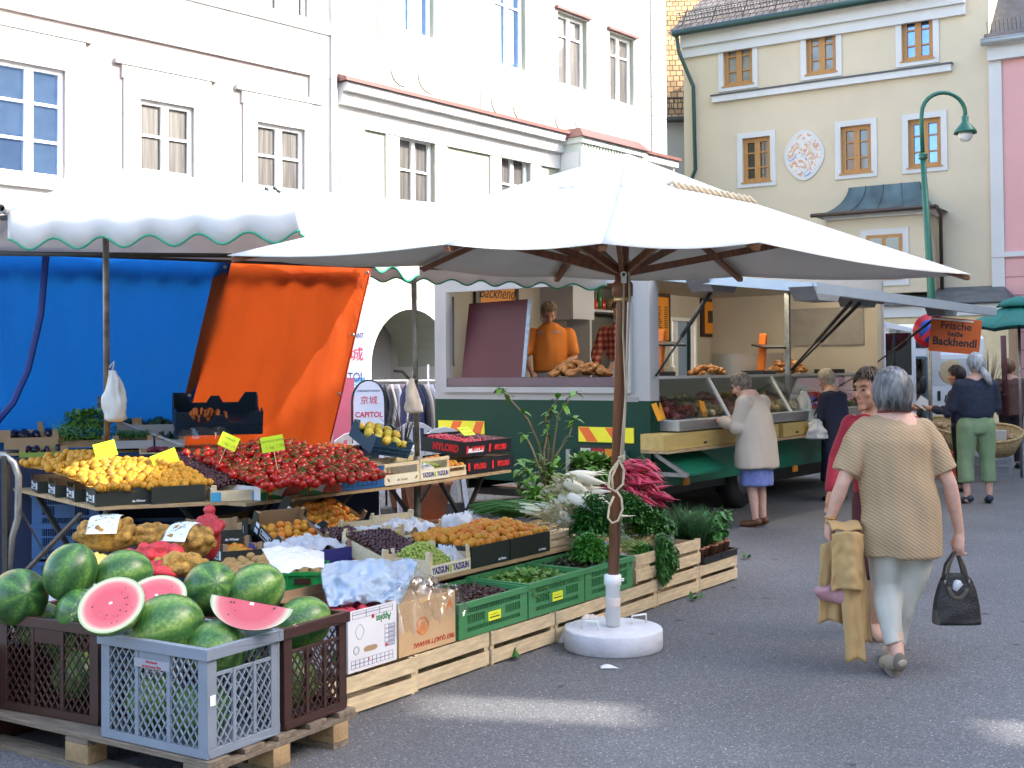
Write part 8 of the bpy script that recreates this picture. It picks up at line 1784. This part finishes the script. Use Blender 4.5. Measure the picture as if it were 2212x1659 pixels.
far_person('dark haired person in black standing left of the denim jacket woman', T(g.x, g.y, 0) @ RZ(R(50)), 1.0, fwd, st_feet, (0, .05, 1.5), 0, .1, SK2, mat('black_blue_cloth', (.02, .02, .05), .8), BLACK, hair_mat('black_hair', (.01, .008, .008), (.04, .03, .03)), [(.8, 0, 0, .16, .12), (1.1, 0, 0, .17, .12), (1.28, 0, 0, .18, .11), (1.38, 0, 0, .07, .065)], .9, BLACK, tname='coat')
g = G(2186, 1012)
far_person('woman with curly brown hair in a brown jacket and black trousers at the right edge', T(g.x, g.y, 0) @ RZ(R(-10)), 1.06, arms, st_feet, (-.03, .02, 1.5), 0, 0, SK1, mat('brown_wool', (.13, .06, .05), .8, amp=.12, ns=12), mat('black_cloth', (.012, .012, .014), .8), hair_mat('chestnut_hair', (.12, .06, .03), (.28, .15, .07)), [(.8, 0, 0, .21, .15), (1.1, 0, 0, .19, .14), (1.28, 0, 0, .2, .12), (1.38, 0, 0, .07, .065)], .95, BLACK, curl=1.5)
g = D(1190, 800, 13.75); va = [((.2, .03, 1.3), (.29, .05, 1.03), (.22, .26, .86), (-.2, .9, -.5), (-1, 0, .3), .4), ((-.2, .03, 1.3), (-.27, .08, 1.02), (-.1, .3, .93), (.3, .9, -.4), (1, 0, .3), .4)]
far_person('vendor in an orange polo shirt bending over fried chicken in the trailer hatch', T(g.x, g.y, .72) @ RZ(R(180)), 1.02, va, st_feet, (.02, .12, 1.5), .1, .5, SK2, mat('orange_polo', (.72, .2, .02), .8, amp=.08, ns=5), mat('pale_apron', (.4, .36, .3), .8), hair_mat('sandy_hair', (.16, .1, .06), (.28, .2, .12)),
    [(.86, 0, 0, .2, .15), (1.0, 0, .02, .2, .15), (1.15, 0, .04, .2, .145), (1.27, 0, .05, .2, .12), (1.35, 0, .07, .15, .1), (1.41, 0, .09, .075, .07)], -.75, None, lean=.08, feat=True, ht=1.4, sl_r=(.075, .066), tname='polo_shirt')
def plaid(m, N, L, b, mp, cr):
    sx = N.new('ShaderNodeSeparateXYZ'); L.new(mp.outputs[0], sx.inputs[0]); a = math_node(N, L, 'SINE', math_node(N, L, 'MULTIPLY', sx.outputs[0], 90)); c = math_node(N, L, 'SINE', math_node(N, L, 'MULTIPLY', sx.outputs[2], 90)); L.new(ramp_node(N, L, math_node(N, L, 'MULTIPLY_ADD', math_node(N, L, 'ADD', a, c), .25, .5), [(0, (.05, .02, .02)), (.5, (.3, .03, .02)), (1, (.45, .25, .15))]), b.inputs['Base Color'])
g = D(1345, 800, 14.1)
far_person('vendor in a red plaid shirt and white apron half hidden behind the parasol pole', T(g.x, g.y, .72) @ RZ(R(150)), 1.05, va, st_feet, (0, .05, 1.5), 0, .2, SK2, mat('red_plaid', (.3, .03, .02), .8, extra=plaid), flat('white_apron_cloth', (.7, .7, .68), .8), hair_mat('dark_brown_hair', (.025, .014, .01), (.07, .04, .025)), [(.98, 0, 0, .19, .14), (1.15, 0, 0, .19, .14), (1.28, 0, .03, .2, .12), (1.38, 0, .04, .07, .065)], .5, None, ht=1.5, tname='plaid_shirt')
hangbag(D(1735, 845, 14.6), .22, .4, 'white carrier bag standing on the counter ledge between the two customers', BAGM, 9); hangbag(D(1762, 905, 14.3), .24, .24, 'small white carrier bag at the navy coat woman', BAGM, 12)
# ================================================================ BACKGROUND THINGS
# shrub in front of the trailer
random.seed(17); sp = D(1180, 1060, 9.6); sh_ = thing('potted_shrub', 'tall sparse leafy shrub in a pot in front of the trailer rear', 'shrub', T(sp.x, sp.y, 0)); W = lambda px, py, dy=0: D(px, py, 9.6 + dy)
br = [[(1180, 1060), (1165, 960), (1140, 905), (1100, 860), (1080, 840)], [(1182, 1060), (1185, 960), (1180, 900), (1205, 860)], [(1184, 1060), (1195, 970), (1205, 900), (1225, 870), (1240, 848)], [(1186, 1060), (1200, 985), (1230, 940), (1240, 905)], [(1178, 1050), (1150, 970), (1135, 940)], [(1180, 1060), (1175, 980), (1190, 890)]]
b = MB(); lf = MB(); b.tube([Vector((sp.x, sp.y, .3)), W(1182, 1060)], [.012, .01], 6)
for bi, pts in enumerate(br):
    P_ = [W(*p, .05 * math.sin(i + bi)) for i, p in enumerate(pts)]; b.tube(P_, [.009, .008, .006, .005, .003][:len(P_)], 6)
    for k in range(9 if bi != 4 else 0): 
        t = random.uniform(.55, 1.0) * (len(P_) - 1); i = min(int(t), len(P_) - 2); p = P_[i].lerp(P_[i + 1], t - i); leaf(lf, p, rdir(-.5), random.uniform(.06, .1), .045, 4, droop=.5)
    for k in range(5): leaf(lf, P_[-1], rdir(-.3), .09, .05, 4, droop=.5)
for k in range(150):
    p = W(random.uniform(1120, 1215), random.uniform(985, 1085), random.uniform(-.15, .15)); leaf(lf, p, rdir(-.2), random.uniform(.06, .11), .05, 4, droop=.5)
b.build('stems', mat('shrub_stem', (.25, .17, .09), .8), sh_, world=True); lf.build('leaves', leaf_mat('shrub_leaf', (.1, .25, .03), .35), sh_, world=True)
fl_ = MB(); c = W(1165, 1027)
for k in range(26): fl_.ell(c + rdir() * .035, .009, nu=6, nv=4)
fl_.build('flowers', flat('white_lilac_flower', (.7, .65, .75)), sh_, world=True)
TP = mat('terracotta', (.36, .16, .09), .8)
def pot(px, py, z, r, h, label):
    p = G(px, py, z); o = MB().lathe([(r * .7, 0), (r, h * .85), (r * 1.08, h * .85), (r * 1.08, h), (r * .95, h), (r * .9, h * .9), (0, h * .88)], 26).build('flower_pot', TP); put(o, T(p.x, p.y, z)); tag(o, label, 'flower pot', 'terracotta pots'); return o
pot(925, 1122, .115, .24, .42, 'big terracotta pot seen under the radish table'); pot(868, 1095, .13, .16, .3, 'smaller terracotta pot behind the big one'); pot(1180, 1110, 0, .14, .3, 'terracotta pot holding the tall shrub')
for px, py, lb in ((1078, 1058, 'empty terracotta saucer on the paving below the trailer'), (925, 1126, 'terracotta saucer under the big pot')):
    p = G(px, py, .112); o = MB().lathe([(.2, 0), (.24, .04), (.225, .04), (.19, .012), (0, .012)], 26).build('saucer', TP); put(o, T(p.x, p.y, .112)); tag(o, lb, 'saucer', 'terracotta saucers')
# A-board, banner, posters
def at(px, py, Y): p = D(px, py, Y); return T(p.x, p.y, 0)
SGN = flat('pale_sign_board', (.6, .62, .7), .5); RIN = flat('chinese_red', (.55, .02, .04)); NVY = flat('navy_lettering', (.03, .03, .12))
ab = thing('pavement_sign', 'oval topped white advertising board with a yellow arrow behind the pears', 'pavement sign', at(797, 900, 13.6) @ RZ(R(5))); w_ = .17
P_ = [(-w_, .25), (w_, .25)] + [(w_ * math.cos(a), 1.28 + .24 * math.sin(a)) for a in [k * math.pi / 14 for k in range(15)]]; yz = Matrix(((1, 0, 0, 0), (0, 0, 1, 0), (0, 1, 0, 0), (0, 0, 0, 1)))
MB().prism(P_, -.01, .01, M=yz).build('board', SGN, ab); b = MB(); b.tube([(x * 1.12, 0, z) for x, z in [(-w_, 0)] + P_[::-1][:-2] + [(w_, 0)]], .013, 6); b.build('tube_frame', BLACK, ab)
text('CHINARESTAURANT', .035, T(0, -.012, 1.4) @ FRONT, NVY, ab, sx=.8); text('京城', .1, T(0, -.012, 1.29) @ FRONT, RIN, ab); text('CAPITOL', .085, T(0, -.012, 1.13) @ FRONT, RIN, ab, bold=.002, sx=.9)
b = MB(); b.bx(-.07, .08, -.013, -.011, .995, 1.01); b.prism([(-.07, .98), (-.11, 1.0025), (-.07, 1.025)], -.013, -.011, M=yz); b.build('arrow', flat('ochre_arrow', (.6, .42, .03)), ab)
bn = thing('banner', 'tall restaurant banner with red characters hanging beside the archway', 'banner', at(778, 800, 16.2)); zt_ = D(778, 690, 16.2).z
MB().tube([(.1, .02, 0), (.1, .02, zt_ + .05)], .02, 8).build('post', WHITE, bn); MB().bx(-.45, .07, -.004, .004, 1.55, zt_).build('cloth', SGN, bn); MB().bx(-.45, .07, -.004, .004, 1.0, 1.545).build('picture_cloth', mat('blue_yellow_picture', (.15, .35, .75), .6, amp=.6, ns=4), bn)
text('RESTAURANT', .1, T(.05, -.006, zt_ - .22) @ FRONT, NVY, bn, align='RIGHT', sx=.6); text('京城', .2, T(.05, -.006, zt_ - .48) @ FRONT, RIN, bn, align='RIGHT'); text('CAPITOL', .17, T(.06, -.006, zt_ - .78) @ FRONT, NVY, bn, align='RIGHT', sx=.7); text('ESSE', .11, T(.05, -.006, 1.42) @ FRONT, WHITE, bn, align='RIGHT')
o = MB().bx(-.25, .0, 0, .02, .2, 1.55).build('poster_board', flat('pink_poster', (.75, .15, .2))); put(o, at(765, 900, 14.2)); tag(o, 'pink poster board half hidden by the orange tarpaulin', 'poster board')
# monobloc chairs
def chair(M, label):
    c = thing('garden_chair', label, 'chair', M, 'white plastic garden chairs'); m = flat('white_resin', (.72, .74, .78), .35); b = MB(); b.bx(-.24, .24, -.22, .22, .42, .44); b.build('seat', m, c, bevel=.01)
    b = MB()
    def bk(x, v): return (x * (1 - .12 * v), .22 + .14 * v, .44 + .46 * v - .09 * (x / .24) ** 2 * v)
    b.add([bk(x, v) for v in (.86, 1.0) for x in (-.24, -.12, 0, .12, .24)], [(k, k + 1, k + 6, k + 5) for k in range(4)])
    for x in (-.24, -.15, -.05, .05, .15, .24): b.add([bk(x - .024, 0), bk(x + .024, 0), bk(x + .024, .87), bk(x - .024, .87)], [(0, 1, 2, 3)])
    b.build('backrest', m, c, solid=.012)
    for x in (-1, 1):
        b = MB(); b.tube([(x * .26, .3, .68), (x * .29, 0, .66), (x * .28, -.2, .62), (x * .25, -.22, .43)], .022, 6, flat=1.5); b.build('armrest', m, c)
        for y in (-.2, .2): MB().bar((x * .22, y, .43), (x * .27, y * 1.25, 0), .045, .03).build('leg', m, c)
    return c
for (px, Y, a, lb) in ((750, 12.6, 200, 'white plastic garden chair at the right edge of the orange tarpaulin'), (830, 12.9, 165, 'white plastic garden chair behind the pears'), (950, 13.5, 190, 'white plastic garden chair half behind the trailer'), (900, 15.0, 180, 'white plastic garden chair in front of the clothes rack')): chair(at(px, 900, Y) @ T(0, 0, .11) @ RZ(R(a)), lb)
# clothes racks
CL = [(.02, .02, .03), (.02, .03, .1), (.5, .5, .55), (.6, .2, .25), (.05, .05, .07), (.3, .25, .28), (.02, .02, .06), (.55, .5, .45)]
for r_i, (px, Y, n, ang) in enumerate(((850, 16.6, 11, 20), (938, 16.2, 9, 50))):
    rk = thing('clothes_rack', ['white clothes rail left of the stall pole', 'white clothes rail at the corner of the trailer'][r_i], 'clothes rack', at(px, 900, Y) @ T(0, 0, .11) @ RZ(R(ang)), 'clothes rails'); b = MB(); b.tube([(-.55, 0, 1.38), (.55, 0, 1.38)], .014, 6); b.tube([(-.5, 0, 0), (-.5, 0, 1.38)], .014, 6); b.tube([(.5, 0, 0), (.5, 0, 1.6)], .014, 6); b.bar((-.5, -.25, .02), (-.5, .25, .02), .03); b.bar((.5, -.25, .02), (.5, .25, .02), .03); b.build('rail', WHITE, rk)
    for k in range(n):
        x = -.42 + k * .85 / n; g_ = MB(); h_ = random.uniform(.65, .95)
        g_.grid(lambda u, v: (x + .02 * math.sin(v * 9 + u * 4 + k), (u - .5) * (.2 + .25 * min(1, v * 4)), 1.33 - v * h_), 6, 10); o = g_.build('garment', flat('garment_%d' % ((k * 3 + r_i) % 8), CL[(k * 3 + r_i) % 8], .8), rk, solid=.03)
# twigs with white berries behind the pears
b = MB(); c = D(870, 925, 11.0)
for k in range(26):
    d = rdir(-.1) * .22; b.tube([c - Vector((0, 0, .25)), c + d * .5, c + d + Vector((0, 0, .05))], [.004, .003, .0015], 4)
o = b.build('twigs', flat('dark_twig', (.05, .04, .03))); tag(o, 'bare dark twigs in front of the second garden chair', 'twigs')
# right background: green parasol, baskets, crates, bare shrub
p = D(2203, 800, 17.5); gp_ = thing('parasol', 'dark green market parasol at the right edge', 'parasol', T(p.x, p.y, 0)); PG = mat('dark_green_canvas', (.01, .15, .12), .7, amp=.1, trans=.15); z1 = D(2203, 652, 17.5).z; z0 = D(2203, 712, 17.5).z; b = MB()
for k in range(8):
    a0, a1 = k * math.pi / 4, (k + 1) * math.pi / 4; b.grid(lambda u, v: ((.05 + .85 * v) * (math.cos(a0) * (1 - u) + math.cos(a1) * u), (.05 + .85 * v) * (math.sin(a0) * (1 - u) + math.sin(a1) * u), z1 - (z1 - z0) * v + .04 * math.sin(math.pi * u) * v), 6, 6)
b.build('canopy', PG, gp_, solid=.004); b = MB(); b.lathe([(.0, .06), (.25, -.02), (.33, -.1)], 8, M=T(0, 0, z1 + .03)); b.build('top_vent', PG, gp_, solid=.004); MB().tube([(0, 0, 0), (0, 0, z1)], .022, 8).build('pole', STEEL, gp_)
def basket(px, py, Y, tilt, label, rz=0.):
    p = D(px, py, Y); o = thing('wicker_basket', label, 'basket', Matrix.Translation(p) @ RZ(rz) @ RX(tilt), 'big wicker baskets'); b = MB(); b.lathe([(.0, 0), (.22, 0), (.33, .3), (.3, .3), (.2, .03), (0, .03)], 26, sx=1.15, sy=.8); b.build('wickerwork', WICK, o); b = MB(); b.tube([(.36 * math.cos(k * .3), .25 * math.sin(k * .3), .3) for k in range(22)], .022, 6); b.build('rim', WICK, o)
    b = MB()
    for k in range(22): d = rdir(0); b.ell((d.x * .22, d.y * .15, .2 + d.z * .08), (.06, .045, .035), RZ(random.random() * 3), 8, 6)
    b.build('contents', mat('bread_and_mushrooms', (.4, .26, .14), .7, amp=.5, ns=8), o); MB().bx(-.1, .14, -.14, -.13, .25, .42).build('paper', PAP, o); return o
basket(2035, 958, 17.2, R(28), 'wicker basket tipped towards the street on the orange crate', .5); basket(2152, 975, 17.0, R(28), 'wicker basket tipped towards the street on the grey crate', -.4)
def pcrate(M, m, label, w, d, h):
    o = thing('lattice_crate', label, 'crate', M); b = MB(); 
    for z in (0, h * .48, h - .03): b.bx(0, w, 0, .012, z, z + .03); b.bx(0, .012, .012, d, z, z + .03); b.bx(w - .012, w, .012, d, z, z + .03); b.bx(.012, w - .012, d - .012, d, z, z + .03)
    for k in range(12): b.bx(k * (w - .02) / 11, k * (w - .02) / 11 + .02, .001, .01, .03, h - .03); b.bx(.001, .01, .012 + k * (d - .03) / 11, .03 + k * (d - .03) / 11, .03, h - .03)
    b.bx(.02, w - .02, .02, d - .02, .01, h * .85); b.build('shell', m, o)
    return o
for px, py, w, h, m, lb in ((2000, 1032, .52, .42, flat('signal_orange_plastic', (.85, .1, .02), .4), 'bright orange crate under the left wicker basket'), (2128, 1028, .4, .28, flat('light_grey_plastic', (.3, .31, .34), .4), 'light grey crate under the right wicker basket'), (1958, 1030, .3, .5, flat('red_plastic', (.6, .03, .02), .4), 'red crate with mushrooms beside the orange crate')):
    p = G(px, py); pcrate(T(p.x, p.y, 0), m, lb, w, .4, h)
p = D(1985, 888, 17.4); heap('mushrooms', 'brown mushrooms heaped in the red crate', 'mushrooms', Matrix.Translation(p), 26, .15, .12, .1, .05, mat('brown_mushroom', (.35, .2, .12), .7, amp=.3)); o = MB().bx(-.09, .09, 0, .004, 0, .15).build('price_card', PAP); put(o, Matrix.Translation(D(1988, 880, 17.3)) @ RY(.6)); tag(o, 'white price card stuck in the brown mushrooms', 'price card')
b = MB(); c = D(2135, 850, 19.0)
for k in range(60):
    d = rdir(-.2); b.tube([c - Vector((0, 0, .6)), c + Vector((d.x * .15, d.y * .15, d.z * .3)), c + Vector((d.x * .3, d.y * .3, d.z * .6 + .1))], [.01, .006, .002], 4)
tag(b.build('bare_shrub', mat('brown_twig', (.2, .12, .07), .8)), 'bare brown shrub between the van and the salmon building', 'shrub')
b = MB(); b.tube([D(2167, 725, 19), D(2173, 900, 19)], .045, 8); tag(b.build('closed_parasol', flat('dark_wine_cloth', (.1, .025, .03))), 'dark wine coloured pole leaning beside the salmon building', 'pole')
